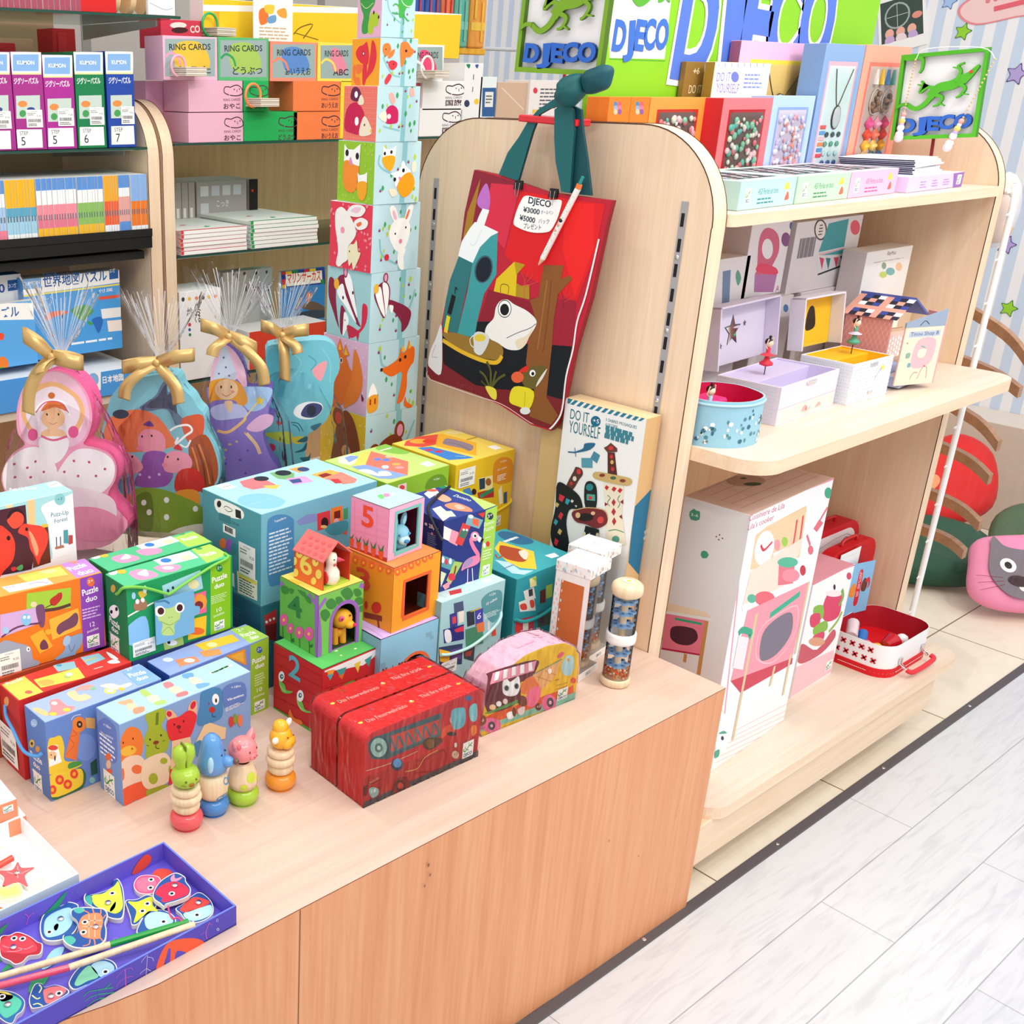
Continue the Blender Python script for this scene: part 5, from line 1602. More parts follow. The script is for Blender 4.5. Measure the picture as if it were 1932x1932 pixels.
sea('wooden_crab',[(-1.229,0.1744),(-1.2164,0.1691),(-1.2048,0.1588),(-1.1961,0.1495),(-1.1979,0.137),(-1.2079,0.1255),(-1.214,0.1115),(-1.2257,0.0968),(-1.2402,0.0976),(-1.2533,0.1037),(-1.2623,0.1144),(-1.2651,0.1294),(-1.2597,0.1382),(-1.2469,0.1311),(-1.2375,0.1426),(-1.2347,0.154),(-1.2354,0.1655)],0.5116999999999999,'orange plaid wooden crab in the purple tray','2454a0',[('b','f48c60',[(-1.2266,0.1533),(-1.215,0.1527),(-1.2053,0.1454),(-1.2081,0.1311),(-1.22,0.116),(-1.2273,0.1058),(-1.2391,0.1148),(-1.2432,0.1257),(-1.2369,0.1421)]),('b','50b8a8',[(-1.2272,0.1731),(-1.2182,0.169),(-1.2178,0.1618),(-1.2259,0.161),(-1.2292,0.1676)]),('b','50b8a8',[(-1.2611,0.134),(-1.2536,0.131),(-1.2523,0.1209),(-1.2609,0.1171),(-1.2637,0.1257)]),('l','f48c60',[(-1.2196,0.1632),(-1.2164,0.1565),(-1.2161,0.1508)]),('l','f48c60',[(-1.2083,0.1587),(-1.2103,0.1519),(-1.2135,0.1461)]),('l','f48c60',[(-1.2003,0.1513),(-1.2041,0.1445),(-1.2097,0.1405)]),('l','f48c60',[(-1.1997,0.1384),(-1.206,0.1349),(-1.2095,0.1348)]),('l','f48c60',[(-1.2502,0.1065),(-1.2429,0.1047),(-1.2377,0.1111)]),('l','f48c60',[(-1.2375,0.0994),(-1.235,0.1039),(-1.2332,0.1103)]),('l','f48c60',[(-1.2263,0.0986),(-1.2263,0.1077),(-1.2264,0.1104)]),('l','f8b898',[(-1.2286,0.1466),(-1.2189,0.1393),(-1.2093,0.132)]),('l','f8b898',[(-1.2349,0.138),(-1.2242,0.1298),(-1.2146,0.1226)]),('l','f8b898',[(-1.2173,0.1517),(-1.2267,0.1344),(-1.2369,0.1157)]),('l','f8b898',[(-1.2112,0.1471),(-1.2207,0.1299),(-1.231,0.1112)])],[(-1.228,0.1426),(-1.2381,0.1276)],(-1.2215,0.1259),0)
sea('wooden_fish',[(-1.2744,0.1772),(-1.2616,0.1947),(-1.2469,0.2004),(-1.2327,0.1981),(-1.2221,0.1986),(-1.2149,0.186),(-1.222,0.1759),(-1.2292,0.1592),(-1.2398,0.1456),(-1.2563,0.1396),(-1.2729,0.1457),(-1.28,0.1576)],0.5032,'pale blue spotted wooden fish beside the crab in the purple tray','2c5ca8',[('b','a8d8ec',[(-1.2721,0.1702),(-1.2615,0.1864),(-1.2463,0.1915),(-1.2274,0.1884),(-1.2278,0.1747),(-1.2405,0.1569),(-1.2559,0.1499),(-1.2708,0.1532),(-1.2751,0.1592)]),('b','3c7ab8',[(-1.259,0.1682),(-1.2535,0.1708),(-1.2532,0.1665),(-1.259,0.1602),(-1.2614,0.162)])],[(-1.2682,0.1626)],(-1.2461,0.1748),0)
sea('wooden_fish',[(-1.3218,0.192),(-1.3105,0.1886),(-1.2999,0.1872),(-1.2912,0.1714),(-1.2876,0.1555),(-1.2847,0.1482),(-1.2944,0.1351),(-1.3079,0.1402),(-1.318,0.1355),(-1.3267,0.1371),(-1.3299,0.147),(-1.3349,0.1633)],0.5032,'red scaly wooden fish at the left end of the purple tray','b82838',[('b','ea4050',[(-1.3228,0.1862),(-1.3069,0.1859),(-1.2945,0.1712),(-1.2918,0.1535),(-1.2952,0.1433),(-1.3084,0.1457),(-1.3215,0.1582),(-1.3311,0.168)]),('l','f48090',[(-1.3256,0.1766),(-1.3203,0.1675),(-1.3115,0.1659)]),('l','f48090',[(-1.3121,0.1613),(-1.3048,0.1531),(-1.2951,0.1534)]),('l','f48090',[(-1.3253,0.1636),(-1.3171,0.1574),(-1.3072,0.1549)])],[(-1.3086,0.1793),(-1.3005,0.1721)],(-1.3165,0.1645),0)
sea('wooden_octopus',[(-1.1309,0.1823),(-1.1195,0.1859),(-1.1073,0.1781),(-1.1015,0.1662),(-1.1117,0.1498),(-1.1255,0.1456),(-1.1393,0.156),(-1.1395,0.1709)],0.5032,'pink wooden octopus half under the red fish in the purple tray','e85888',[('b','f07898',[(-1.1321,0.1772),(-1.1207,0.1807),(-1.1092,0.172),(-1.113,0.1568),(-1.1255,0.1515),(-1.1369,0.1601)])],[(-1.113,0.1703),(-1.1222,0.1569)],None,0)
sea('wooden_fish',[(-1.1305,0.1367),(-1.1131,0.15),(-1.0953,0.1545),(-1.0831,0.1529),(-1.0788,0.139),(-1.0828,0.13),(-1.0856,0.1143),(-1.0957,0.1046),(-1.1119,0.1053),(-1.1278,0.1089),(-1.1327,0.107),(-1.1334,0.1146),(-1.1353,0.126)],0.5116999999999999,'crimson wooden fish with a big eye and pink fins in the purple tray','2454a0',[('b','e02c50',[(-1.1281,0.1349),(-1.1119,0.1431),(-1.0942,0.1386),(-1.088,0.1191),(-1.0957,0.1074),(-1.1131,0.1091),(-1.1273,0.1127),(-1.1291,0.1184),(-1.1255,0.1214)]),('b','f490b0',[(-1.0954,0.1485),(-1.0877,0.1517),(-1.091,0.1436),(-1.0814,0.1409),(-1.091,0.1377),(-1.098,0.1415)])],[(-1.111,0.1211)],(-1.0997,0.1315),0)
sea('wooden_starfish',[(-1.1614,0.1554),(-1.149,0.1489),(-1.133,0.1483),(-1.1279,0.1387),(-1.1338,0.1231),(-1.1471,0.1163),(-1.1614,0.1133),(-1.1719,0.1076),(-1.1785,0.1112),(-1.1725,0.1244),(-1.1681,0.1378)],0.5032,'yellow wooden starfish in the middle of the purple tray','2454a0',[('b','d8dc40',[(-1.1601,0.1515),(-1.1501,0.144),(-1.1329,0.1424),(-1.1303,0.1376),(-1.1376,0.1259),(-1.1386,0.1126),(-1.1472,0.1191),(-1.1579,0.1161),(-1.1744,0.1122),(-1.1618,0.1274),(-1.1597,0.137)])],[(-1.1419,0.1327),(-1.1543,0.1245)],None,0)
sea('wooden_fish',[(-1.1614,0.1133),(-1.1496,0.121),(-1.1368,0.1154),(-1.1281,0.1032),(-1.1273,0.0874),(-1.1356,0.0773),(-1.1533,0.0746),(-1.1712,0.0855),(-1.1808,0.0955)],0.5032,'pale blue round-faced wooden fish under the green rod in the purple tray','2c5ca8',[('b','b8e4f0',[(-1.1601,0.1095),(-1.1495,0.1153),(-1.1379,0.1107),(-1.1299,0.0976),(-1.1333,0.0837),(-1.1499,0.0801),(-1.1655,0.0919)])],[(-1.143,0.0911)],None,0)
sea('wooden_fish',[(-1.1177,0.1024),(-1.1054,0.1044),(-1.0866,0.1103),(-1.0752,0.1104),(-1.0716,0.0989),(-1.0731,0.0827),(-1.0821,0.0669),(-1.0969,0.0615),(-1.1127,0.0653),(-1.1188,0.0782),(-1.1176,0.0911)],0.5032,'red and white wooden fish in the right corner of the purple tray','2454a0',[('b','b8e8f0',[(-1.114,0.0883),(-1.0893,0.0837),(-1.0769,0.0799),(-1.0852,0.0665),(-1.1017,0.0652),(-1.1151,0.0726)]),('b','e84840',[(-1.1128,0.0986),(-1.0891,0.1064),(-1.0792,0.0988),(-1.0756,0.0846),(-1.0992,0.0856),(-1.1115,0.0893)])],[(-1.1018,0.0755)],(-1.0876,0.0932),0)
sea('wooden_fish',[(-1.2885,0.0718),(-1.2726,0.0838),(-1.2546,0.0873),(-1.2378,0.082),(-1.2293,0.0706),(-1.2306,0.0568),(-1.2399,0.0492),(-1.255,0.0511),(-1.2723,0.0547),(-1.2871,0.0566),(-1.2907,0.0617)],0.5032,'green plaid wooden fish below the rods in the purple tray','2454a0',[('b','88d4b0',[(-1.2838,0.0658),(-1.2699,0.0768),(-1.2551,0.0803),(-1.2556,0.0587),(-1.2695,0.0597),(-1.2822,0.0599)]),('b','b4e0f0',[(-1.254,0.0794),(-1.2386,0.0776),(-1.2323,0.0654),(-1.236,0.056),(-1.249,0.0561),(-1.2545,0.0579)])],[(-1.2453,0.0598)],None,0)
sea('wooden_fish',[(-1.3378,0.0767),(-1.3229,0.0932),(-1.3153,0.0898),(-1.3145,0.0821),(-1.3027,0.0778),(-1.2952,0.0651),(-1.2964,0.0567),(-1.3126,0.0552),(-1.3278,0.0554),(-1.3393,0.0597),(-1.3418,0.0638)],0.5032,'coral wooden jellyfish piece with pale tentacles at the bottom of the purple tray','2454a0',[('b','f0787c',[(-1.3167,0.0791),(-1.3028,0.0744),(-1.2965,0.0626),(-1.3087,0.0568),(-1.324,0.057),(-1.3223,0.0695)]),('l','e8e8a0',[(-1.3184,0.0898),(-1.3187,0.0829),(-1.3243,0.0779)]),('l','e8e8a0',[(-1.3326,0.0796),(-1.3306,0.0712),(-1.3265,0.0703)]),('l','e8e8a0',[(-1.338,0.0654),(-1.3328,0.0637),(-1.33,0.0571)])],[(-1.306,0.0628)],(-1.3159,0.0639),0)
sea('wooden_fish',[(-1.3636,0.1101),(-1.3528,0.1042),(-1.3451,0.0914),(-1.3433,0.0763),(-1.3518,0.0647),(-1.3603,0.0624),(-1.37,0.0544),(-1.3764,0.0658),(-1.3769,0.0838)],0.5032,'teal wooden shell fish with an orange eye at the bottom left of the purple tray','2c6ca8',[('b','58c8a8',[(-1.3645,0.1015),(-1.3515,0.0939),(-1.3466,0.0788),(-1.3543,0.0689),(-1.3647,0.0657),(-1.3727,0.0674),(-1.3732,0.0855)]),('b','f8e058',[(-1.3625,0.1092),(-1.3539,0.1016),(-1.3512,0.0914),(-1.3569,0.0889),(-1.3654,0.093)]),('b','ee7030',[(-1.3625,0.1058),(-1.3562,0.0999),(-1.3575,0.0939),(-1.3642,0.0956)])],[(-1.3615,0.0988)],(-1.3618,0.0829),0)
sea('wooden_starfish',[(-1.2398,0.3143),(-1.2407,0.2993),(-1.2259,0.288),(-1.2445,0.2805),(-1.2519,0.2561),(-1.2597,0.2739),(-1.2796,0.2771),(-1.2702,0.2939),(-1.2717,0.3134),(-1.2539,0.303)],0.5032,'coral wooden starfish in the white tray','ea6468',[('l','f8a8a8',[(-1.2442,0.305),(-1.2496,0.2936),(-1.2549,0.2823)]),('l','f8a8a8',[(-1.2612,0.3024),(-1.2517,0.2891),(-1.2345,0.2884)])],[],(-1.2513,0.2918),0)
sea('wooden_seahorse',[(-1.2811,0.2812),(-1.2723,0.2745),(-1.2642,0.2773),(-1.2576,0.2693),(-1.2607,0.2539),(-1.2701,0.2465),(-1.2846,0.2517),(-1.2945,0.2592)],0.5032,'cream and yellow wooden seahorse piece in the white tray','f4e8a0',[('b','f8e880',[(-1.2842,0.2746),(-1.2731,0.2692),(-1.2647,0.2688),(-1.264,0.2594),(-1.2731,0.2546),(-1.2866,0.2619)])],[],None,0)
sea('wooden_fish',[(-1.3012,0.2444),(-1.2951,0.2397),(-1.2948,0.2297),(-1.3013,0.2263),(-1.3078,0.2298)],0.5032,'small orange wooden piece at the edge of the white tray','ee7038',[],[],None,0)
def rod(name,label,a,b,c,r_,kt,k1='toy_wood'):
 t=thing(name,label,'game rod',a,0,'fishing rods of the wooden game');A_,B_,C_=Vector(a),Vector(b),Vector(c)
 mb=MB();mb.tube([(0,0,0),B_-A_],r_,k1,12);mb.build('rod_shaft',t)
 mb=MB();mb.tube([B_-A_,C_-A_],r_*1.02,kt,12);mb.build('painted_end',t);return t
t=rod('fishing_rod','wooden fishing rod with a green painted end lying across the purple tray',(-1.3656,0.1236,0.519),(-1.2237,0.0858,0.521),(-1.1259,0.0584,0.5235),.0042,'14a03cg')
mb=MB();q=Vector((-1.1378,0.0648,0.5235))-t.location;mb.tube(catmull([q+Vector(v)for v in((.005,.03,.004),(0,.02,.003),(-.004,.006,.005),(.002,.002,.006),(.004,-.006,.002))],False,5),.0012,'e85080',6);mb.build('line',t)
rod('fishing_rod','wooden fishing rod with a pink painted end, nearer the front of the purple tray',(-1.1274,0.0422,0.532),(-1.2845,0.0766,0.5265),(-1.3726,0.1071,0.5225),.0042,'e85070g')
mb=MB();mb.tube([(-1.2903,0.3132,0.513),(-1.244,0.3217,0.513)],.0048,'e0503cg',12);tag(mb.build('game_rod'),'short red wooden stick lying in the white tray','game rod','fishing rods of the wooden game')
carton('toy_box','white topped coral toy box with a small logo, at the left edge, upper of two','toy box',(-1.41,0.388,0.53),-2,(0.205,0.07,0.03),{'*':'f0946c','F':'f0906c','T':'fbfbf8','R':'f0946c'},{'F':'''u2
g 458 34 496 61'''},group='coral and white toy boxes at the left edge')
carton('toy_box','white topped coral toy box at the left edge, lower of two','toy box',(-1.4,0.384,0.5),-2,(0.205,0.08,0.0295),{'*':'f0946c','T':'fbfbf8'},group='coral and white toy boxes at the left edge')
mb=MB();mb.box((-1.55,.735,.5),(-.006,1.0,.705),{'*':'maple_x'},.002);tag(mb.build('display_riser'),'plain wooden riser along the back of the counter, under the wrapped gifts and block tower','riser')
TG='tower of animal picture blocks'
def tree_art(W,H,seed,branches,animals):
 "light blue forest face: trunk, leaves and nuts, then the animals"
 u,v=W/UN,H/UN;rn=random.Random(seed);L=['l 88c0c8 %g %g 0 %g %g'%(u*.11,u*.62,u*.64,v)]
 for b in branches:L.append('l 88c0c8 %g %s'%(u*.035,' '.join('%g %g'%(u*x,v*y)for x,y in b)))
 for i in range(13):
  x,y=u*(.06+.9*rn.random()),v*(.05+.9*rn.random());r_=u*(.025+.02*rn.random());k=rn.choice(['3ca060','a8cc38','3ca060','b8d040'])
  L.append('b %s %g %g %g %g %g %g %g %g'%(k,x-r_*.7,y,x,y+r_*1.3,x+r_*.7,y+r_*.2,x,y-r_*1.1))
 for i in range(5):
  x,y=u*(.08+.84*rn.random()),v*(.06+.88*rn.random());r_=u*.022;L.append('e 6aa8c0 %g %g %g 0 0 %g'%(x,y,r_,r_*1.3));L.append('e a02860 %g %g %g 0 0 %g'%(x,y-r_*.4,r_,r_*.8))
 for c in animals.split('\n'):
  a=c.split()
  if not a:continue
  n=3 if a[0]=='l' else 2;q=list(map(float,a[n:]));s=[t*(u if i%2==0 else v)/100 for i,t in enumerate(q)]
  L.append(' '.join(a[:n-1]+([('%g'%(float(a[2])*u/100))]if n==3 else a[n-1:n])+['%g'%t for t in s])if n==3 else ' '.join(a[:2]+['%g'%t for t in s]))
 return '\n'.join(L)
def sc_art(W,H,txt):
 u,v=W/UN,H/UN;L=[]
 for c in txt.split('\n'):
  a=c.split()
  if not a:continue
  n=3 if a[0]=='l' else 2;q=list(map(float,a[n:]));s=[t*(u if i%2==0 else v)/100 for i,t in enumerate(q)]
  h=a[:n]
  if n==3:h[2]='%g'%(float(a[2])*u/100)
  L.append(' '.join(h+['%g'%t for t in s]))
 return '\n'.join(L)
def dots(k,n,r_,seed):
 rn=random.Random(seed);return '\n'.join('e %s %g %g %g 0 0 %g'%(k,rn.random()*100,rn.random()*100,r_,r_)for _ in range(n))+'\n'
TB=[
('bear','lowest animal picture block of the tower, with a brown bear on yellow',.705,.153,.15,0,'f0c030',dots('f8e080',40,1.6,1)+'b 8a4428 30 0 34 60 42 86 56 100 72 92 84 70 92 40 96 0\ne 8a4428 40 88 12 0 0 14\ne d84838 41 86 7 0 0 9\ne f0a060 60 40 10 0 0 10','b 8a3c20 12 0 14 30 20 46 34 60 56 66 72 56 78 30 78 0\ne 8a3c20 18 46 11 0 0 12\ne f0a0b8 18 45 7 0 0 8\ne 8a3c20 66 70 10 0 0 14\ne f0a0b8 67 70 6 0 0 9\ne 301010 30 34 2 0 0 2.4\ne 301010 60 42 2 0 0 2.4\ne ee7050 45 28 5 0 0 4',((.62,.3),(.8,.5),(.96,.8))),
('fox','animal picture block with an orange fox on pink, above the bear block',.858,.156,.146,0,'e4b4d0',dots('f0d0e0',40,1.6,2)+'p ee7428 30 80 38 98 46 82\np f8c030 34 82 38 92 42 82\np ee7428 44 72 50 92 60 78\np f8c030 47 76 51 87 57 78\nb ee7428 30 80 50 76 60 62 72 52 66 30 50 10 30 0 10 0 14 40\nb f08030 70 88 84 70 90 44 80 20 62 8 50 4 58 30 66 50\ne fff 42 68 3 0 0 4\ne 401010 42 68 2 0 0 3\nb 7a1c30 88 30 94 24 90 20','b ee6c14 26 62 40 66 58 74 62 88 66 80 74 84 78 96 82 88 90 84 90 66 84 60 78 50 78 30 72 14 64 10 60 12 66 36 66 54 46 50\np f8b828 64 82 66 92 72 82\np f8b828 77 84 79 94 84 86\ne 301010 62 71 2.6 0 0 2.6\ne 301010 72 74 2.6 0 0 2.6\ne 402020 26 62 2.6 0 0 2.6\nb ee6c14 76 18 80 10 92 2 84 0 74 6\nb fff 2 26 10 46 20 26\nb f0a028 3 6 2 26 20 28 20 8\np a83020 5 16 5 24 8 24 8 16\np a83020 14 16 14 24 17 24 17 16',((.62,.55),(.4,.62),(.26,.7),(.22,.9))),
('badger','animal picture block with maroon striped badgers on pale blue',1.014,.143,.138,0,'a4d0d4','b 8a2040 4 80 12 84 20 74 22 50 26 30 30 12 16 34 4 56\nb 8a2040 24 84 44 92 58 82 66 60 72 34 80 22 68 26 48 44 32 58\nb fff 24 68 36 78 44 62 56 46 70 26 58 34 42 48 28 58\nb fff 40 92 50 94 58 82 64 62 72 34 62 46 50 66 42 80\ne 8a2040 42 96 5 0 0 9\ne f0a0c0 42 96 3.2 0 0 6.5\ne f0b030 22 76 6 0 0 8\nb d82848 80 20 82 52 88 56 94 50 92 30 80 14 60 2 58 12\nb 8a2040 34 46 44 40 52 24 46 8 36 4 32 20\nb fff 42 38 52 30 50 16 40 2 40 18\nb c82848 50 20 76 14 74 0 70 8 60 8 56 0 52 6\ne 401018 38 58 2 0 0 2.6\ne 401018 60 68 2 0 0 2.6\ne 401018 44 26 1 0 0 1.4','b 8a2040 6 70 16 84 30 86 38 74 36 52 28 34 16 50\nb fff 8 74 18 80 24 62 30 36 18 50\nb fff 22 84 32 82 36 68 32 38 28 54\ne 8a2040 28 92 5 0 0 7\ne f0a0c0 28 92 3 0 0 5\ne f0b030 10 78 5 0 0 7\nb 8a2040 36 60 56 54 74 46 84 36 78 18 66 10 64 24 52 38 40 48\nb fff 38 52 46 50 44 40 40 44',((.62,.3),(.8,.45),(.9,.7))),
('rabbit','animal picture block with white rabbits on red',1.157,.133,.13,0,'e43c54',dots('f08898',60,2.2,3)+'b f6f2ee 14 62 14 84 28 92 44 84 58 70 64 56 56 44 46 34 46 16 34 8 26 2 18 6 22 24 20 40\nb f6f2ee 40 84 52 96 74 98 84 92 74 82 54 80\nb e8c8d8 50 88 60 94 74 94 66 86\nb f6f2ee 58 72 74 80 90 76 86 66 68 62\nb ee7040 64 70 74 74 76 70 68 66\ne f09cb8 32 58 5 0 0 5\nb f0e8c0 44 28 50 38 60 40 66 46 70 30 76 28 68 12 60 2 56 12 50 6 46 18\ne 402020 50 28 1.2 0 0 1.6','b f8f6f2 36 50 38 68 52 78 72 76 80 62 76 44 68 32 52 30\nb f8f6f2 44 74 34 92 40 98 48 92 54 76\nb f8f6f2 66 74 72 92 80 98 84 92 76 72\nb f0b8c8 44 78 40 88 44 90 50 78\nb ee7048 68 78 74 90 77 88 72 77\ne 202020 48 56 1.6 0 0 1.8\ne 202020 70 64 1.6 0 0 1.8\ne ee88a8 60 44 3.6 0 0 3.6\nb f8f6f2 56 30 56 12 62 2 70 2 68 20 72 32\ne d82838 32 22 5 0 0 5',((.55,.1),(.36,.18),(.2,.3),(.16,.5))),
('owl','animal picture block with owls on lime green',1.29,.117,.118,-3,'94c430',dots('a8d048',40,2.5,4)+'p fafaf8 18 94 28 86 44 86 62 96 60 60 18 66\nb f49030 18 64 30 68 46 62 60 58 56 40 54 24 42 16 24 20 16 36\ne 201820 26 80 4.6 0 0 5.6\ne 201820 54 76 4.6 0 0 5.6\nb e090b8 36 74 32 64 42 62\np fafaf8 56 50 62 46 74 48 82 52 82 34 58 34\nb f4a828 58 34 80 36 82 20 74 6 62 8 56 22','p fafaf8 16 94 24 88 38 90 44 94 42 72 16 74\nb f4a818 16 76 40 78 42 66 34 54 20 62\ne 201820 20 82 2.6 0 0 3\ne 201820 34 84 2.6 0 0 3\nb fafaf8 34 50 52 54 60 70 68 60 78 52 72 44 54 34 46 28 42 44\nb f4a010 50 30 62 46 78 50 88 36 84 20 68 10 56 16\ne 201820 44 40 3 0 0 3.4\ne 201820 62 54 3 0 0 3.4\nb f088b0 52 44 58 42 54 38\nb f0e4c8 80 64 88 68 90 54 82 50\nb f0e4c8 32 24 46 24 50 16 40 12',((.1,.8),(.08,.66),(.2,.56),(.36,.5))),
('hedgehog','animal picture block with crimson hedgehogs on coral check',1.407,.101,.106,-4,'ee7868','\n'.join('l f49888 .8 %d 0 %d 100\nl f49888 .8 0 %d 100 %d'%(x,x,x,x)for x in range(6,100,9))+'\nb c81c50 4 30 8 52 20 66 40 70 56 60 64 46 58 22 50 12 26 14 8 18\nb f0e4cc 64 46 50 12 80 12 88 22\nb 6a2048 22 76 24 92 34 98 46 94 52 84 44 72\nb f0e4cc 52 84 44 68 58 66 62 74\ne fff 42 36 6 0 0 8\ne fff 38 84 5 0 0 6\ne 201010 66 30 1.8 0 0 2.4\ne f0c030 86 20 3 0 0 3','b c8185c 20 52 24 62 36 66 48 58 50 42 46 34 22 34\nb f0e4d0 20 56 4 46 22 36\ne f4e0e0 28 46 4.6 0 0 4.6\nb f4b0a8 26 84 34 88 42 74 34 68\nb f4b0a8 74 94 82 96 86 84 76 82',((.55,.2),(.35,.24),(.16,.28))),
('squirrel','animal picture block with red squirrels on orange',1.507,.085,.09,-5,'f4a428','b e03040 14 70 24 82 40 86 52 92 58 80 62 60 56 44 36 48 20 58\nb e03040 70 94 82 86 88 60 80 36 62 20 54 16 60 40 66 70\nb e03040 42 48 54 48 56 24 50 4 42 4 40 24\nb f07838 6 40 14 44 16 20 30 18 34 0 22 0 8 14\nb f07838 16 44 40 44 38 30 20 26\ne 7a1020 42 68 4 0 0 4.6\ne fff 42 68 2 0 0 2.6','b f08038 8 86 22 88 28 76 22 66 14 62 6 72\nb f08038 54 90 70 92 80 82 90 74 80 62 68 60 62 44 56 42 54 56 52 70\nb f08038 20 62 30 74 38 76 34 64 24 58\nb e03848 22 50 34 54 46 48 42 38 32 34 24 40\nb e03848 24 26 32 22 26 10 18 4 14 12\ne 401020 68 74 3 0 0 3\ne 401020 14 76 1.6 0 0 1.6\ne 401020 36 46 1.6 0 0 1.6',((.55,.2),(.36,.24),(.2,.4),(.08,.6))),
('frog','animal picture block with green frogs on pink, topmost in view',1.592,.082,.078,-6,'e4b0cc','b 3c9c48 10 78 8 96 20 100 60 100 72 92 70 70 56 58 50 44 52 22 44 10 24 10 20 26 26 46 16 62\nl d8e8a0 1.5 14 74 36 62 64 72\ne 183018 16 96 7 0 0 9\nb b0cc38 50 40 60 52 82 50 90 40 84 24 70 22 66 10 50 8 46 22\ne 182018 68 52 3 0 0 4\ne 182018 88 42 3 0 0 4','b 44b04c 46 86 44 98 60 100 84 96 92 80 84 66 72 62 62 44 52 44 50 62\nl f0f8e0 1.6 50 88 62 72 76 66 88 68\ne 182018 84 86 5 0 0 6\nl 44b04c 3 50 66 40 70 32 66\nl 44b04c 3 60 48 66 36 64 28\nl 44b04c 3 50 50 40 50 30 52\nl 44b04c 3 66 46 76 38 82 36',((.6,.3),(.4,.4),(.2,.6),(.14,.9))),
]
for nm,lb,z,h_,w_,yw,kl,la,fa,br in TB:
 mb=MB();mb.box((0,0,0),(w_,w_,h_-.0004),{'*':'b8d8e0','L':kl,'T':'fbf8f4','F':'bcdcE4'.lower()},.0006)
 mb.art((0,0,0),(1,0,0),(0,0,1),w_,h_,tree_art(w_,h_,len(nm)*3,[br],'')+'\n'+sc_art(w_,h_,fa));mb.art((0,w_,0),(0,-1,0),(0,0,1),w_,h_,sc_art(w_,h_,la))
 tag(mb.build('picture_block',None,(-.19-(.003 if nm in('rabbit','owl','hedgehog')else 0),.786,z),yw),lb,'toy block',TG)
OUTL['bag']=[(0.1988,0.4596),(0.2495,0.4549),(0.316,0.443),(0.3798,0.4315),(0.4515,0.4295),(0.5228,0.4279),(0.5153,0.3809),(0.5007,0.2592),(0.4789,0.1588),(0.4692,0.0763),(0.4564,0.0111),(0.4429,-0.0037),(0.3957,-0.0033),(0.3112,0.0186),(0.2084,0.0319),(0.1187,0.0385),(0.1076,0.057),(0.1321,0.1181),(0.1468,0.2083),(0.1731,0.2755),(0.1817,0.3791)]
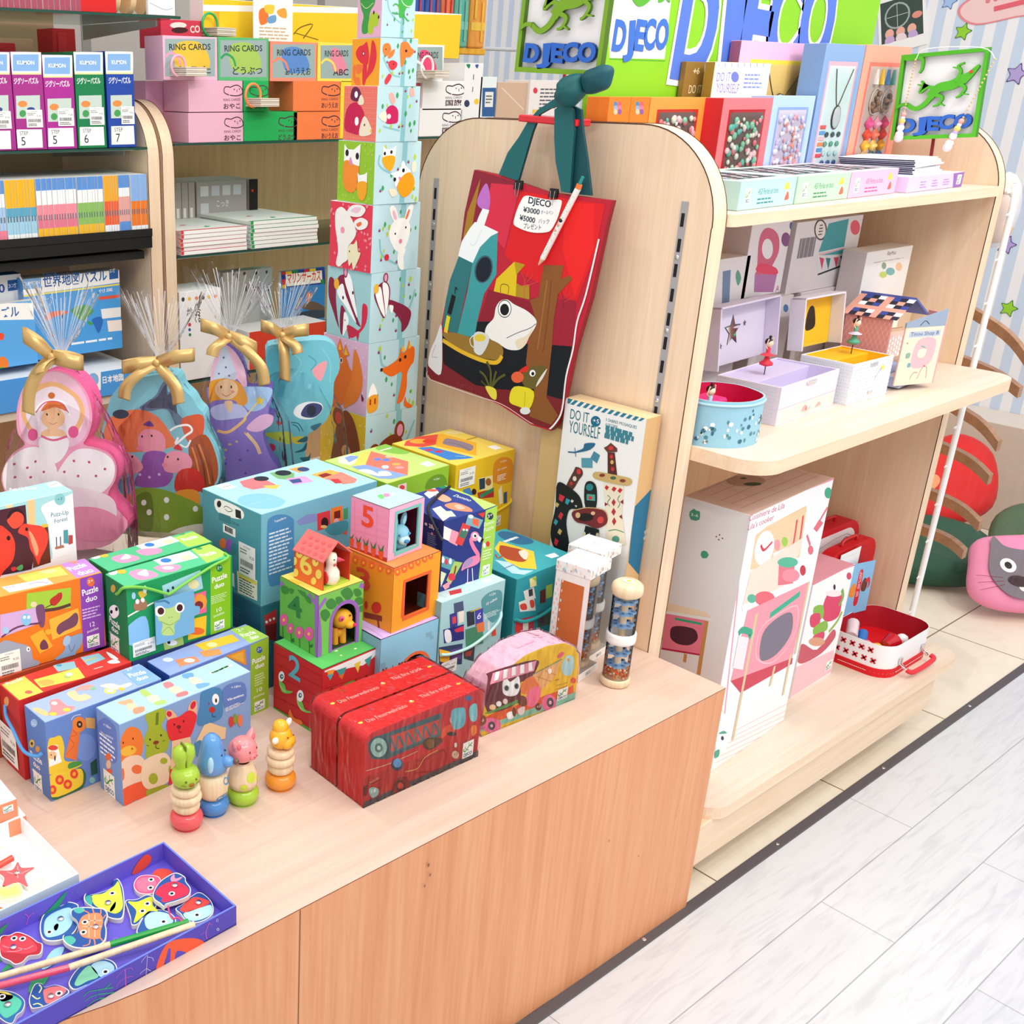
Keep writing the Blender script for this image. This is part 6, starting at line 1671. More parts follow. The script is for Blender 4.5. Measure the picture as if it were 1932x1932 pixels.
ART['bag']='''u2
P 8c1c34 497 1149 293 -42 -81 -137 -115 -185 -99 -246 -128 -18 66 168 21 259
P d82c48 612 1096 179 0 -63 -296 -148 109
P a87c20 542 1115 -30 -212 -38 -157 -27 22 25 181
B c070c8 578 1093 33 -58 -3 -62 -34 -3 -45 34
P e01820 794 1072 480 -20 -25 -218 -72 -221 -305 80 -141 82
P f02020 1059 1046 159 1 22 -191 -75 -220 -93 202
P a01c30 883 595 292 30 16 -229 -220 11 -353 150
P 90182c 648 600 334 -28 -75 -176 -326 -3
P 0c1018 572 430 108 18 101 -105 151 40 131 17 118 14 -9 -111 -4 -150 -183 5 -233 -36 -166 -13 -211 70 -18 145
P 7c1c24 261 157 114 22 230 -66 147 9 233 36 182 -1 -17 -119 -43 -51 -59 0 -253 67 -205 13 -297 11 -28 25
P f4f8fa 430 736 18 72 48 68 30 33 11 -1 13 32 20 36 43 -4 -24 -73 92 -22 -61 -51 -37 -51 -42 -64
L c0ccd4 2 503 810 18 -14 25 19 26 61
P 2c7478 435 735 95 -22 -34 -170 -38 -205 -105 29 13 136 19 107
P 3c9ca0 530 711 41 83 65 59 42 20 13 -196 -70 -103 -31 -141 -10 -79 -122 -16 47 206
e 3c5c68 605 692 58 -2 -12 -68
e 101828 606 691 49 -2 -11 -61
P e4c41c 682 596 11 61 102 94 23 -55 4 -105
P b89818 795 751 68 -5 -48 -55
P b08c18 819 654 31 -9 48 13 9 -69 -85 2
L 806010 4 726 596 0 36 30 7 19 -10 -1 -33
L e04848 4 872 597 -5 76 -25 36
L e04848 3 869 661 14 53
L e04848 3 870 654 48 52
L e04848 3 871 642 75 35
L 801828 3 1107 580 -2 44 -29 46
L d83848 3 1105 624 16 58
L d83848 3 1106 618 48 50
L d83848 3 1108 605 54 33
P 8c5424 972 757 114 13 -4 -62 41 21 21 -13 -72 -78 -10 -109 5 -135 -1 -145 0 -101 79 -70 -34 -56 -137 10 14 133 -66 122 2 94 25 136 -38 69 51 24 3 76
L a87038 6 1001 691 -7 -141 -10 -184
L 6c3c18 4 1025 694 1 -139 -7 -196
B 98742c 357 332 81 20 143 -3 107 25 76 -34 9 -47 -37 -27 -146 -7 -146 23
L e8b824 21 362 300 132 -34 143 -19 100 7 32 39
B f4f2ee 649 381 7 42 40 44 8 52 26 37 43 13 45 -16 79 -18 58 -30 6 -31 -33 -59 -20 -43 -39 -31 -69 -9 -65 20 -46 9
B ecdcc0 846 381 65 38 36 46 -19 -50 -20 -43 -40 -27
e 303030 761 523 43 7 5 -43
e fbfbf8 761 523 39 6 4 -39
e 101014 761 519 28 4 3 -28
L 303030 3 789 385 70 39 64 30 38 29
B dcdcdc 572 361 33 25 65 -8 4 -41 -39 -64 -47 6 -9 41
e e4cc40 617 356 38 7 2 -19
L dcdcdc 6 572 361 -20 -24 9 -27 24 -9
L 101010 5 441 569 -13 12 -1 -34
L 0c0c0c 28 420 539 -10 -43 -14 -55
L e8d424 26 394 430 -8 -44 -6 -43
B e8e8ea 345 381 16 -99 4 -161 -77 16 -20 25 12 69 34 72
L a8a8b0 3 317 267 -24 -63 40 0
B 6c5c28 901 215 29 44 80 33 44 -6 -20 -50 -43 -60 -50 -7 -28 18
B e8e4d8 1053 286 -19 -50 -36 -52 12 40
e e86438 879 208 39 8 3 -28
B e02824 883 236 37 34 21 1 -10 -26
e fff 969 246 18 4 2 -16
e 101010 971 244 9 2 1 -9
B ecdc28 864 158 122 3 -16 -94 -65 -1 -63 13
L b0a018 3 935 147 4 -75
e e8e8e8 946 54 32 7 2 -18
L 585824 13 712 114 -6 90 -32 43
L 585824 13 706 120 -33 50 -39 20
L 585824 13 720 123 35 49 46 34
L 585824 13 723 131 19 80
L 484818 10 702 116 -34 17 -20 10
B e8dc48 679 121 68 0 10 -50 -36 2
t a04048 18 485 84 594 82|DJECO
L f4f0f0 9 1264 905 -36 -245 -32 -129 -6 -128 -22 -134 -3 -160 -31 -74 -43 -50
L e8c8cc 4 1091 -15 -113 20 -183 49 -204 6 -298 18 -26 40'''
OUTL['strapL']=[(0.2599,0.4554),(0.2775,0.495),(0.3008,0.5224),(0.3201,0.5514),(0.34,0.5704),(0.3663,0.5846),(0.3891,0.5962),(0.3944,0.5794),(0.3677,0.5732),(0.3442,0.5624),(0.3319,0.533),(0.3207,0.4923),(0.3081,0.4461)]
OUTL['strapR']=[(0.3839,0.5713),(0.3944,0.5794),(0.4154,0.5786),(0.4334,0.5723),(0.4416,0.5389),(0.4566,0.4943),(0.4746,0.4324),(0.4472,0.4326),(0.4166,0.4339),(0.4114,0.4501),(0.3977,0.4844),(0.3892,0.5257)]
OUTL['strapR2']=[(0.3839,0.5713),(0.3944,0.5794),(0.4154,0.5786),(0.4237,0.5721),(0.4313,0.5386),(0.433,0.4931),(0.4363,0.4354),(0.4165,0.4351),(0.4114,0.4501),(0.3977,0.4844),(0.3892,0.5257)]
OUTL['knot']=[(0.3982,0.6185),(0.4148,0.6273),(0.439,0.6305),(0.4453,0.6164),(0.4492,0.599),(0.438,0.5856),(0.4218,0.5754),(0.4032,0.5806),(0.393,0.5895),(0.3976,0.6052)]
OUTL['loop']=[(0.441,0.6229),(0.4486,0.6338),(0.4676,0.6401),(0.4865,0.6442),(0.4998,0.6378),(0.5003,0.6251),(0.4946,0.608),(0.4761,0.6003),(0.4567,0.5969),(0.446,0.6077)]
OUTL['note']=[(0.3265,0.4179),(0.3358,0.4222),(0.3476,0.4217),(0.3748,0.4194),(0.3938,0.4194),(0.4123,0.4208),(0.4168,0.4148),(0.4122,0.3929),(0.4065,0.3793),(0.4003,0.3686),(0.3916,0.3626),(0.367,0.3587),(0.3434,0.3593),(0.3209,0.3639),(0.3102,0.3689),(0.3109,0.3809),(0.3167,0.3994)]
OUTL['pts']=[(0.314,0.4397),(0.397,0.4311),(0.3937,0.4273)]
OUTL['penz']=[(0.4623,0.4638),(0.4567,0.4508),(0.4547,0.4437),(0.3911,0.3151),(0.3829,0.3028)]
ART['note']='''u2
t 1c3040 28 852 1024 982 1015 B|DJECO
t 1c3040 22 826 983 922 979 B|¥3000
t 4c6080 14 931 983 1002 986|ボールペン
t 1c3040 23 808 945 900 939 B|¥5000
t 3c5070 17 922 941 984 944|バック
t 1c3040 20 837 910 940 912|プレゼント'''
BO=Vector((-0.045,0.85,0.9));BU=Vector((0,-1,0));BV=Vector((0,0,1));BN=Vector((-1,0,0))
bag=thing('tote_bag','red illustrated tote bag with a white frog, hanging by teal straps from the panel','tote bag',BO)
def bulge(u,v):return.006+.012*max(0,math.sin((u-.02)*8))*max(0,math.sin(v*7))
O0=Vector((0,0,0))
mb=MB();mb.ext(OUTL['bag'],O0-BN*0,BU,BV,BN,.012,'c01c34','8c1828');mb.art(O0+BN*.0122,BU,BV,.6,.6,ART['bag']);mb.build('bag_body',bag)
for k,off,nm in(('strapL',.004,0),('strapR2',.012,1),('strapR',.002,2)):
 mb=MB();mb.ext(OUTL[k],BN*off,BU,BV,BN,.006,'1c6468' if nm<2 else '124c54','104048');
 P=OUTL[k];n_=len(P);mb.build('strap',bag)['label']='dark teal cloth strap'
def puff(out,off,th,k,name,n=5):
 cx=sum(p[0]for p in out)/len(out);cy=sum(p[1]for p in out)/len(out);Q=catmull(out,True,4);mb=MB();rings=[]
 for i in range(n+1):
  a=math.pi*i/n;s=max(math.sin(a),.05)**.6;rings.append([BU*(cx+(x-cx)*s)+BV*(cy+(y-cy)*s)+BN*(off+th*(1-math.cos(a))/2)for x,y in Q])
 m=len(Q);V=[p for r_ in rings for p in r_];mb.mesh(V,[(i*m+j,i*m+(j+1)%m,(i+1)*m+(j+1)%m,(i+1)*m+j)for i in range(n)for j in range(m)],k,True)
 mb.mesh(rings[-1],[tuple(range(m))],k);return mb.build(name,bag)
puff(OUTL['loop'],.004,.035,'14505c','strap_loop');puff(OUTL['knot'],.002,.045,'185c60','strap_knot')
n0=BO+BN*.013
nt=tag((lambda m:m.build('note_card',None,n0))((lambda m:(m.ext(catmull(OUTL['note'],True,3),O0,BU,BV,BN,.0012,'fbfbf9'),m.art(O0+BN*.0013,BU,BV,.6,.6,ART['note']),m)[2])(MB())),'white rounded handwritten price card clipped to the red tote bag','card')
p1,p2,p3=[BO+BU*a+BV*b for a,b in OUTL['pts']]
for q,lb in((p1,'small black binder clip on the left of the tote bag rim'),(p2,'small black binder clip holding the white card on the tote bag')):
 t=thing('binder_clip',lb,'clip',q+BN*.012,0,'black binder clips on the tote bag')
 mb=MB();mb.ext([(-.004,-.008),(.006,-.008),(.002,.008),(0,.008)],(0,.009,0),(-1,0,0),(0,0,1),(0,-1,0),.018,'181818');mb.build('clip_body',t)
 mb=MB();mb.tube([(-.005,.005,.004),(-.007,.003,-.02),(-.007,-.003,-.02),(-.005,-.005,.004)],.0006,'chrome',6);mb.build('clip_wire',t)
pp=[BO+BU*a+BV*b+BN*.02 for a,b in OUTL['penz']]
t=thing('ballpoint_pen','white patterned ballpoint pen with a teal button clipped slanting on the tote bag','pen',pp[4])
def seg(nm,a,b,r1,r2,k):mb=MB();mb.tube([a-pp[4],b-pp[4]],[r1,r2],k,12);return mb.build(nm,t)
seg('barrel',pp[3],pp[2],.0052,.0055,'f4f2ec');seg('collar',pp[2],pp[1],.0056,.0052,'ee7838');seg('button',pp[1],pp[0],.003,.003,'209090g');seg('tip',pp[4],pp[3],.001,.005,'f0c8a8')
mb=MB();d=pp[2]-pp[3];
for i in range(26):a=(i*37%26)/26;mb.ball(pp[3]-pp[4]+d*(.08+.84*a)+Vector((-.0052,.003*math.sin(i*2.4),0)),.0007,['2c8ca0','e88048','70b0c0'][i%3],4)
for a,k,s in((.5,'e8a888',.0035),(.56,'203020',.004),(.42,'ee9c98',.003)):mb.ball(pp[3]-pp[4]+d*a+Vector((-.0035,0,0)),s,k,6)
mb.build('pen_print',t)
# ---------- lizard logo signs ----------
def sx(mb,P,w0,w1,O,U,V,N,h,k,kb):
 P=catmull(P,False,5);L,Q=[],[]
 for i in range(len(P)):
  a,b=P[max(i-1,0)],P[min(i+1,len(P)-1)];dx,dy=b[0]-a[0],b[1]-a[1];n=math.hypot(dx,dy)or 1;w_=(w0+(w1-w0)*i/(len(P)-1))/2
  L.append((P[i][0]-dy/n*w_,P[i][1]+dx/n*w_));Q.append((P[i][0]+dy/n*w_,P[i][1]-dx/n*w_))
 mb.ext(L+Q[::-1],O,U,V,N,h,k,kb)
LZ=[([(.13,.42),(.24,.36),(.36,.42),(.44,.54)],.045,.07),([(.4,.5),(.5,.6),(.66,.63),(.8,.7)],.11,.12),([(.78,.68),(.86,.74),(.95,.84)],.13,.03),
([(.44,.6),(.36,.62),(.27,.56),(.3,.66),(.27,.7)],.045,.022),([(.3,.64),(.23,.66)],.02,.015),([(.48,.52),(.56,.48),(.52,.4),(.46,.38)],.045,.022),([(.54,.41),(.6,.38)],.02,.015),
([(.7,.66),(.74,.78),(.7,.85),(.77,.88)],.045,.022),([(.71,.82),(.64,.84)],.02,.015),([(.74,.64),(.82,.58),(.78,.5),(.73,.47)],.045,.022),([(.8,.51),(.87,.5)],.02,.015),
([(.02,1.0),(.1,.98),(.24,.98),(.26,.86),(.23,.8)],.05,.025),([(.0,.38),(.06,.42),(.14,.42)],.03,.045)]
def lizard(mb,s,O,U,V,N,h,k,kb,dx=0,dy=0):
 for i,(P,w0,w1)in enumerate(LZ):sx(mb,[(dx+x*s,dy+y*s)for x,y in P],w0*s,w1*s,O,U,V,N,h+i*.00008,k,kb)
 O=Vector(O)+Vector(N)*(h+.0012)
 mb.ext([(dx+s*(.87+.02*math.cos(R(a))),dy+s*(.77+.02*math.sin(R(a))))for a in range(0,360,30)],O,U,V,N,.0002,'ee4030',back=False)
def letters(mb,txt,O,U,V,N,w_,h_,th,k,kb,wob=True,bold=.05):
 O,U,V,N=map(Vector,(O,U,V,N));x=0;ws={'D':1,'J':.75,'E':.8,'C':.95,'O':1.1};tot=sum(ws.get(c,1)for c in txt)+.12*(len(txt)-1)
 for i,c in enumerate(txt):
  lw=w_*ws.get(c,1)/tot;GV,GF=glyphs(c,bold);a=R([-4,5,-3,4,2][i%5]if wob else 0);lift=h_*[.0,-.04,.05,.06,.1][i%5]if wob else 0
  def T_(g,n):X_=lw*g[0];Y_=h_*g[1];return O+U*(x+X_*math.cos(a)-Y_*math.sin(a))+V*(lift+X_*math.sin(a)+Y_*math.cos(a))+N*n
  m=len(GV);mb.mesh([T_(g,th)for g in GV],GF,k)
  E={}
  for f in GF:
   for p_ in range(len(f)):e=(f[p_],f[(p_+1)%len(f)]);E[e]=1
  mb.mesh([T_(g,th)for g in GV]+[T_(g,0)for g in GV],[(e[0],e[1],e[1]+m,e[0]+m)for e in E if(e[1],e[0])not in E],kb)
  x+=lw+.12*w_/tot
def logo_sign(pos,s,roll,label,g1,g2,kbk='d8d4d8'):
 t=thing('logo_sign',label,'sign',pos,rot=(R(roll),0,0),group='square lizard logo signs');U,V,N=(0,-1,0),(0,0,1),(-1,0,0);b=s*.045
 mb=MB();mb.ext([(b*.5,b*.5),(s-b*.5,b*.5),(s-b*.5,s-b*.5),(b*.5,s-b*.5)],(0,0,0),U,V,N,.003,'f4f2f4','d8d8dc');mb.build('back_board',t)
 mb=MB()
 for P in([(0,0),(s,0),(s,b),(0,b)],[(0,s-b),(s,s-b),(s,s),(0,s)],[(0,b),(b,b),(b,s-b),(0,s-b)],[(s-b,b),(s,b),(s,s-b),(s-b,s-b)]):mb.ext(P,(0,0,0),U,V,N,.013,g1,g2)
 mb.build('sign_frame',t)
 mb=MB();lizard(mb,s*.94,(-.009,0,0),U,V,N,.006,g1,g2,s*.03,s*.02);mb.build('lizard',t)
 mb=MB();letters(mb,'DJECO',(-.006,-s*.1,s*.1),U,V,N,s*.82,s*.15,.007,'3068c8','143c78');mb.build('lettering',t);return t
t=logo_sign((-.05,.5655,1.5335),.187,2.3,'lizard logo sign on a red rod above the tote bag','7ca828','4c7018')
mb=MB();mb.tube([(.014,-.093,.0),(.014,-.088,-.075)],.003,'c82030g',10);mb.build('rod',t)
mb=MB();mb.box((-.01,-.152,-.083),(.03,-.018,-.071),'d81c2cg',.002);mb.build('clamp_base',t);
OUTL['g1']=[(0.1351,0.3451),(0.1606,0.3537),(0.1896,0.346),(0.2104,0.326),(0.2211,0.3005),(0.2222,0.2693),(0.2126,0.2417),(0.2042,0.2263),(0.2314,0.221),(0.2532,0.2103),(0.2622,0.1911),(0.2584,0.1658),(0.2446,0.1418),(0.2462,0.1241),(0.2655,0.1053),(0.277,0.0804),(0.2419,0.043),(0.1891,0.0272),(0.1095,0.0195),(0.0708,0.0346),(0.0621,0.087),(0.0538,0.1126),(0.044,0.1481),(0.0548,0.1797),(0.0723,0.2014),(0.0944,0.2181),(0.0832,0.2373),(0.0837,0.2719),(0.0945,0.3091),(0.1116,0.3317)]
ART['g1']='''u2
B f4c0d8 337 857 64 21 66 -19 47 -45 26 -64 3 -78 -24 -69 -40 -39 -52 -17 -165 0 -35 48 -6 79 24 93 37 57
B f8e4f0 340 809 94 6 57 -68 20 -77 -42 -70 -185 -14 -32 72 27 99
L f4b880 21 273 610 -32 66 19 74 74 59 51 15
L f4b880 21 477 625 35 69 -14 72 -71 49 -42 9
e f8c498 378 673 55 4 -4 -48
B e87838 325 700 28 38 39 15 42 -16 11 -29 -56 14
e d07038 378 773 16 1 -1 -14
L fff 10 295 686 26 44 58 22 56 -9 21 -53
L e04080 4 299 692 48 49 69 4 35 -43
e 302018 351 688 4 0 0 -6
e 302018 404 692 4 0 0 -6
L c05838 2 356 653 18 -8 20 11
L f08080 2 373 676 6 -4
B f8c498 344 622 64 4 23 -29 -115 -8
B fbf4f8 316 582 114 9 10 -43 -43 -66 -58 -17 -34 61
e e85090 278 592 23 2 -2 -28
e e85090 467 618 24 2 -2 -27
L e86090 10 316 589 56 -15 65 23
B fbf2f8 118 384 33 79 83 63 84 7 53 -65 7 -76 -50 -68 -114 -36 -77 20
B fbf2f8 372 392 37 79 68 68 89 6 66 -32 16 -54 -28 -72 -80 -58 -115 -3
B f8e0ec 176 298 200 69 216 -20 54 -60 -36 -81 -191 35 -197 -17
e c83c78 179 450 7 1 -1 -6
e c83c78 240 438 7 1 -1 -6
e c83c78 281 470 6 1 -1 -6
e c83c78 316 425 6 1 0 -6
e c83c78 252 395 7 1 -1 -6
e c83c78 177 389 7 1 -1 -6
e c83c78 461 487 6 0 0 -6
e c83c78 531 487 6 0 0 -6
e c83c78 602 461 6 1 0 -6
e c83c78 476 419 6 1 0 -6
e c83c78 559 426 6 1 0 -6
e c83c78 413 433 6 1 0 -6
B f494b8 420 254 130 25 100 -36 23 -50 -67 -66 -156 -1
B f8a8c4 155 218 201 44 73 -72 -34 -103 -186 -18'''
OUTL['g2']=[(0.06,0.2588),(0.074,0.2802),(0.098,0.2965),(0.1266,0.3053),(0.16,0.3116),(0.1879,0.31),(0.1975,0.2873),(0.215,0.2699),(0.2248,0.2521),(0.2373,0.2369),(0.2393,0.2027),(0.2544,0.1768),(0.2643,0.1422),(0.2612,0.1067),(0.2371,0.0807),(0.236,0.0162),(0.2195,-0.0075),(0.1767,0.0017),(0.1352,-0.0292),(0.0951,-0.014),(0.0732,-0.0152),(0.0662,0.0641),(0.0398,0.173),(0.0473,0.2161)]
ART['g2']='''u2
B ee7c50 116 500 30 61 67 36 91 10 76 -36 50 -71 11 -66 -238 -38 -84 37
B 68809c 291 620 73 55 34 59 23 14 5 -52 29 21 12 -58 -2 -52 31 -45 -33 -34 -43 84 -90 -10
B 50546c 317 621 60 54 41 60 4 -52 33 21 5 -58 5 -52 -38 24
e 40485c 199 583 39 2 -1 -22
B d85c38 490 575 97 17 -9 -113 -58 -22 -31 65
B a85028 519 450 79 50 50 -111 -1 -109 -67 -72 -51 108
L e08850 8 532 437 24 -86 11 -102
L e08850 8 565 452 31 -93 18 -101
L 703418 5 552 452 30 -100 12 -102
L fff 10 430 513 33 21 52 9 19 -26 -33 -27 -47 -42 14 34
L fff 8 526 471 -20 -35 -32 12
B f49cb4 279 480 34 35 59 -4 31 -32 -2 -61 -53 -22 -52 11 -19 26
e f08ca8 283 420 17 1 0 -12
e 302020 296 479 5 0 0 -6
e 302020 342 484 5 0 0 -6
B 6a3c90 304 535 30 21 19 -26
B 9858b0 309 401 92 4 31 -67 4 -54 -47 -50 -133 0 23 84
e d8b8e8 278 290 7 0 0 -7
e d8b8e8 324 279 7 0 0 -7
e d8b8e8 371 295 7 0 0 -7
B f49cb4 400 378 34 35 65 -4 32 -39 -15 -48 -59 -16 -59 10
e f08ca8 399 344 14 1 0 -11
e 302020 415 384 5 0 0 -6
e 302020 464 375 5 0 0 -6
B e03038 444 427 23 21 19 -29
B d83028 464 313 85 17 45 -80 -47 -37 -99 3
B f49c30 448 209 106 12 -2 -98 -101 -12
B f49cb4 203 390 53 -5 37 -46 -8 -28 -47 -22 -52 25
e 302020 245 378 5 0 0 -6
B 4880b0 170 251 68 24 10 -55 -55 -37
B e87038 173 175 61 9 -3 -63 -41 -9
B 88a838 248 213 101 12 98 -23 131 -64 -15 -92 -107 -20 -117 -63 -86 39 -22 119
B 6c8428 246 164 82 32 0 -183 -68 10
e fff 292 149 13 1 -1 -15
e fff 403 168 13 1 0 -15
e fff 316 101 13 1 -1 -16
e fff 400 80 13 1 0 -16
e fff 542 130 13 1 0 -15
B fbf6ec 233 15 106 -52 117 63 121 28 -1 -57 -121 1 -117 -71 -100 38'''
OUTL['g3']=[(0.1341,0.3395),(0.1178,0.3151),(0.1066,0.277),(0.1062,0.2551),(0.0981,0.2494),(0.1026,0.1967),(0.1044,0.1373),(0.0885,0.0202),(0.2395,0.0237),(0.2418,0.0854),(0.2251,0.1111),(0.2085,0.1622),(0.2302,0.188),(0.2301,0.1992),(0.2193,0.2046),(0.2272,0.2408),(0.2218,0.2572),(0.1788,0.2509),(0.1736,0.2891),(0.1552,0.3265)]
ART['g3']='''u2
B f8c4dc 334 845 -46 -64 -22 -95 6 -55 41 62 27 1 47 -6 53 -61 -6 96 -46 86
B d8dcf0 334 845 -26 -70 -28 -96 53 -13 61 15 -26 95
e 6860a8 307 703 5 0 0 -5
e 6860a8 341 735 5 0 0 -5
e 6860a8 357 694 5 0 0 -5
e 6860a8 331 783 5 0 0 -5
B a8c8ec 393 626 81 16 87 -6 0 -41 -40 -63 -74 -8
B ecb8dc 440 432 68 65 61 1 -7 -49 -68 -37
B f0a030 259 651 27 21 47 8 61 -13 33 -33 20 -69 -41 -25 -27 31 -94 -2 -28 -14
e f8cca0 343 625 57 1 -1 -52
e 302018 317 637 4 0 0 -8
e 302018 367 638 4 0 0 -8
L b85838 3 319 604 23 -13 24 14
e f09080 373 614 9 0 0 -8
B 9078c8 283 464 21 29 88 2 0 -71 68 -77 82 -128 56 -71 1 -89 -378 -8 46 220 15 108
B c8c8f0 264 527 75 29 81 -12 27 -48 -55 -16 -102 -9
B f8cca0 332 563 41 1 -14 -56
L f8c080 15 296 415 55 -6 75 58 7 21
L f4c8a0 18 440 404 47 -56 21 -50
L f4d890 7 426 474 48 64 27 28
B f8d040 504 597 10 -17 17 1 -13 -14 3 -18 -17 10 -17 -8 6 19 -12 11 16 0
e 6048b0 335 244 6 0 0 -6
e 6048b0 408 264 6 0 0 -6
e 6048b0 446 315 5 0 0 -6
e 6048b0 331 156 6 0 0 -6
e 6048b0 435 195 6 0 0 -6
e e0b880 357 345 10 0 0 -6
e e0b880 336 316 7 0 0 -6
e e0b880 391 360 7 0 0 -6
e e0b880 433 404 5 0 0 -6
e e0b880 329 273 6 0 0 -6'''
OUTL['g4']=[(0.0967,0.3001),(0.1218,0.3143),(0.1665,0.32),(0.2111,0.3229),(0.2337,0.3144),(0.2454,0.2975),(0.2492,0.2633),(0.2386,0.2344),(0.2369,0.1906),(0.2235,0.1522),(0.1981,0.1313),(0.1839,0.1163),(0.1816,0.083),(0.1892,-0.0221),(0.1095,-0.0219),(0.0857,0.1074),(0.1001,0.1374),(0.1055,0.2198)]
ART['g4']='''u2
B 58b4c8 249 722 56 42 56 -35 1 -107 -55 -182 -43 -37
B f0a0a8 482 651 69 50 1 -43 -27 -65
L 88ccd8 7 361 750 64 -56 -35 -72
L 88ccd8 6 529 765 44 -71 2 -108
L 4ca8bc 6 459 729 43 -35 -27 -43
B fff 389 421 18 41 57 22 64 -7 12 -37 -46 -45 -65 -3
B 383c78 429 410 21 52 42 15 40 -11 4 -30 -42 -37
e 181c38 482 436 24 0 1 -30
L 205868 4 376 373 39 -7 26 -41
L 205868 4 383 362 25 -11 15 -26
B 2c6c80 480 351 58 18 -36 -41
B c8d838 236 314 130 7 22 -45 -29 -23 -109 46
B e0c840 388 291 64 4 -13 -34 -44 -4
B e84838 300 381 36 -12 -28 -11
e d83048 272 234 25 0 0 -23
B 306878 396 208 43 22 21 38 -6 -49
B 306878 425 177 44 8 14 23 -13 -61
B 306878 409 268 51 30 0 -30'''
GG='gifts wrapped in clear film with gold bows'
def gift(n,O,phi,neck,half,bot,flare,tails,label,kf,ks,tilt=0):
 t=thing('gift_bag',label,'wrapped gift',O,phi,GG)
 P=[(max(0,a),max(0,b))for a,b in OUTL[n]];Q=[q for q in catmull(P,True,3)];Q=[(a,max(b,0))for a,b in Q]
 mb=MB();mb.ext(Q,(0,.05,0),(1,0,0),(0,0,1),(0,-1,0),.05,kf,ks);mb.art((0,0,0),(1,0,0),(0,0,1),.3,.45,ART[n]);mb.build('puzzle_carton',t)
 nu,nv=neck;cu=(min(a for a,b in Q)+max(a for a,b in Q))/2
 mb=MB();m=40;rn=random.Random(len(n)+int(nu*1000));fold=[rn.random()for _ in range(m)];V=[];rows=[]
 hs=[0,.25,.5,.72,.86,.95,1.0]
 for s_ in hs:
  z=nv*s_;wd=half*(1 if s_<.4 else max(1-((s_-.4)/.6)**1.6,.04));dp=.05*(1 if s_<.4 else max(1-((s_-.4)/.6)**1.3,.12));c=cu+(nu-cu)*(s_**2)
  for j in range(m):a=2*math.pi*j/m;k=1+.05*(fold[j]-.5)*(1+2*s_);V.append((c+wd*k*math.cos(a),.022+dp*k*math.sin(a),z+.0005))
 top=[]
 for f_ in(.25,.6,1):
  for j in range(m):
   a=2*math.pi*j/m;k=.01+flare*f_*(1+.45*(fold[(j*7)%m]-.5))*.55;hgt=flare*1.25*f_*(.85+.3*fold[j]);V.append((nu+k*math.cos(a)*1.3,.022+k*math.sin(a)*.7,nv+hgt))
 nr=len(hs)+3
 mb.mesh(V,[(i*m+j,i*m+(j+1)%m,(i+1)*m+(j+1)%m,(i+1)*m+j)for i in range(nr-1)for j in range(m)],'film',False)
 mb.build('film_wrap',t)
 mb=MB();st=[]
 for j in range(0,m,1):
  a=2*math.pi*j/m;k=.55*flare*(1+.45*(fold[(j*7)%m]-.5))*.97
  mb.face([(nu+.006*math.cos(a),.02+.006*math.sin(a),nv),(nu+.008*math.cos(a+.1),.02+.006*math.sin(a+.1),nv),(nu+k*math.cos(a)*1.3,.022+k*math.sin(a)*.7,nv+flare*1.2*(.8+.3*fold[j])),(nu+k*math.cos(a-.03)*1.3,.022+k*math.sin(a-.03)*.7,nv+flare*1.2*(.8+.3*fold[j]))],'film_sheen')
 mb.build('film_pleats',t)  # pleats coloured white to paint the glints on the clear film
 def rib(path,wv,nm):
  P=catmull(path,False,6);w_=Vector(wv)/2;L=[Vector(p)+w_ for p in P];Q=[Vector(p)-w_ for p in P];mb=MB();mb.ribbon(L,Q,'gold_ribbon');o=mb.build(nm,t);md=o.modifiers.new('s','SOLIDIFY');md.thickness=.0006;return o
 f=-.02
 for s in(-1,1):
  ln=tails[0]if s<0 else tails[1];up=tails[2]if s<0 else tails[3]
  rib([(nu,f,nv),(nu+s*ln*.5,f-.016,nv+up*.6+.004),(nu+s*ln,f-.008,nv+up),(nu+s*ln*1.02,f+.008,nv+up-.002),(nu+s*ln*.5,f+.012,nv+up*.5),(nu,f+.002,nv)],(0,.002,.024),'bow_loop')
 for s,(tu,tv)in zip((-1,1),tails[4:6]):
  rib([(nu,f-.002,nv),(nu+tu*.5,f-.022,nv+tv*.25),(nu+tu*.9,f-.03,nv+tv*.6),(nu+tu,f-.034,nv+tv)],(.022,0,.006*s),'ribbon_tail')
 mb=MB();mb.ball((nu,f-.003,nv),.008,'gold_ribbon',8,(1,.8,1));mb.build('bow_knot',t)
 return t
gift('g1',(-1.001418141452981,0.9149066664678467,0.705),-50,(0.1662,0.381),.125,0,.085,(.045,.05,.035,-.006,(-.035,-.09),(-.012,-.02)),'wrapped ballerina shaped puzzle gift with gold bow, at the left','f4a0c0','e05890')
gift('g2',(-0.7929009700507977,0.9191987555688496,0.705),-44,(0.1557,0.3368),.12,0,.095,(.06,.065,-.008,.018,(-.055,-.06),(.045,-.065)),'wrapped wolf and pigs puzzle gift with gold bow, between the ballerina and the fairy','84c4d4','78bccc')
gift('g3',(-0.6149066664678466,0.9314181414529809,0.705),-40,(0.1448,0.3583),.105,0,.09,(.05,.05,.022,-.02,(-.03,-.03),(.07,-.085)),'wrapped fairy in a pointed hat puzzle gift with gold bow','9078c8','58489c')
gift('g4',(-0.4563525491562421,0.948167787843871,0.705),-36,(0.13,0.3367),.11,0,.075,(.04,.05,.02,.012,(.005,-.085),(.03,-.03)),'wrapped blue cat shaped puzzle gift with gold bow, beside the block tower','70c0d0','88ccdc')
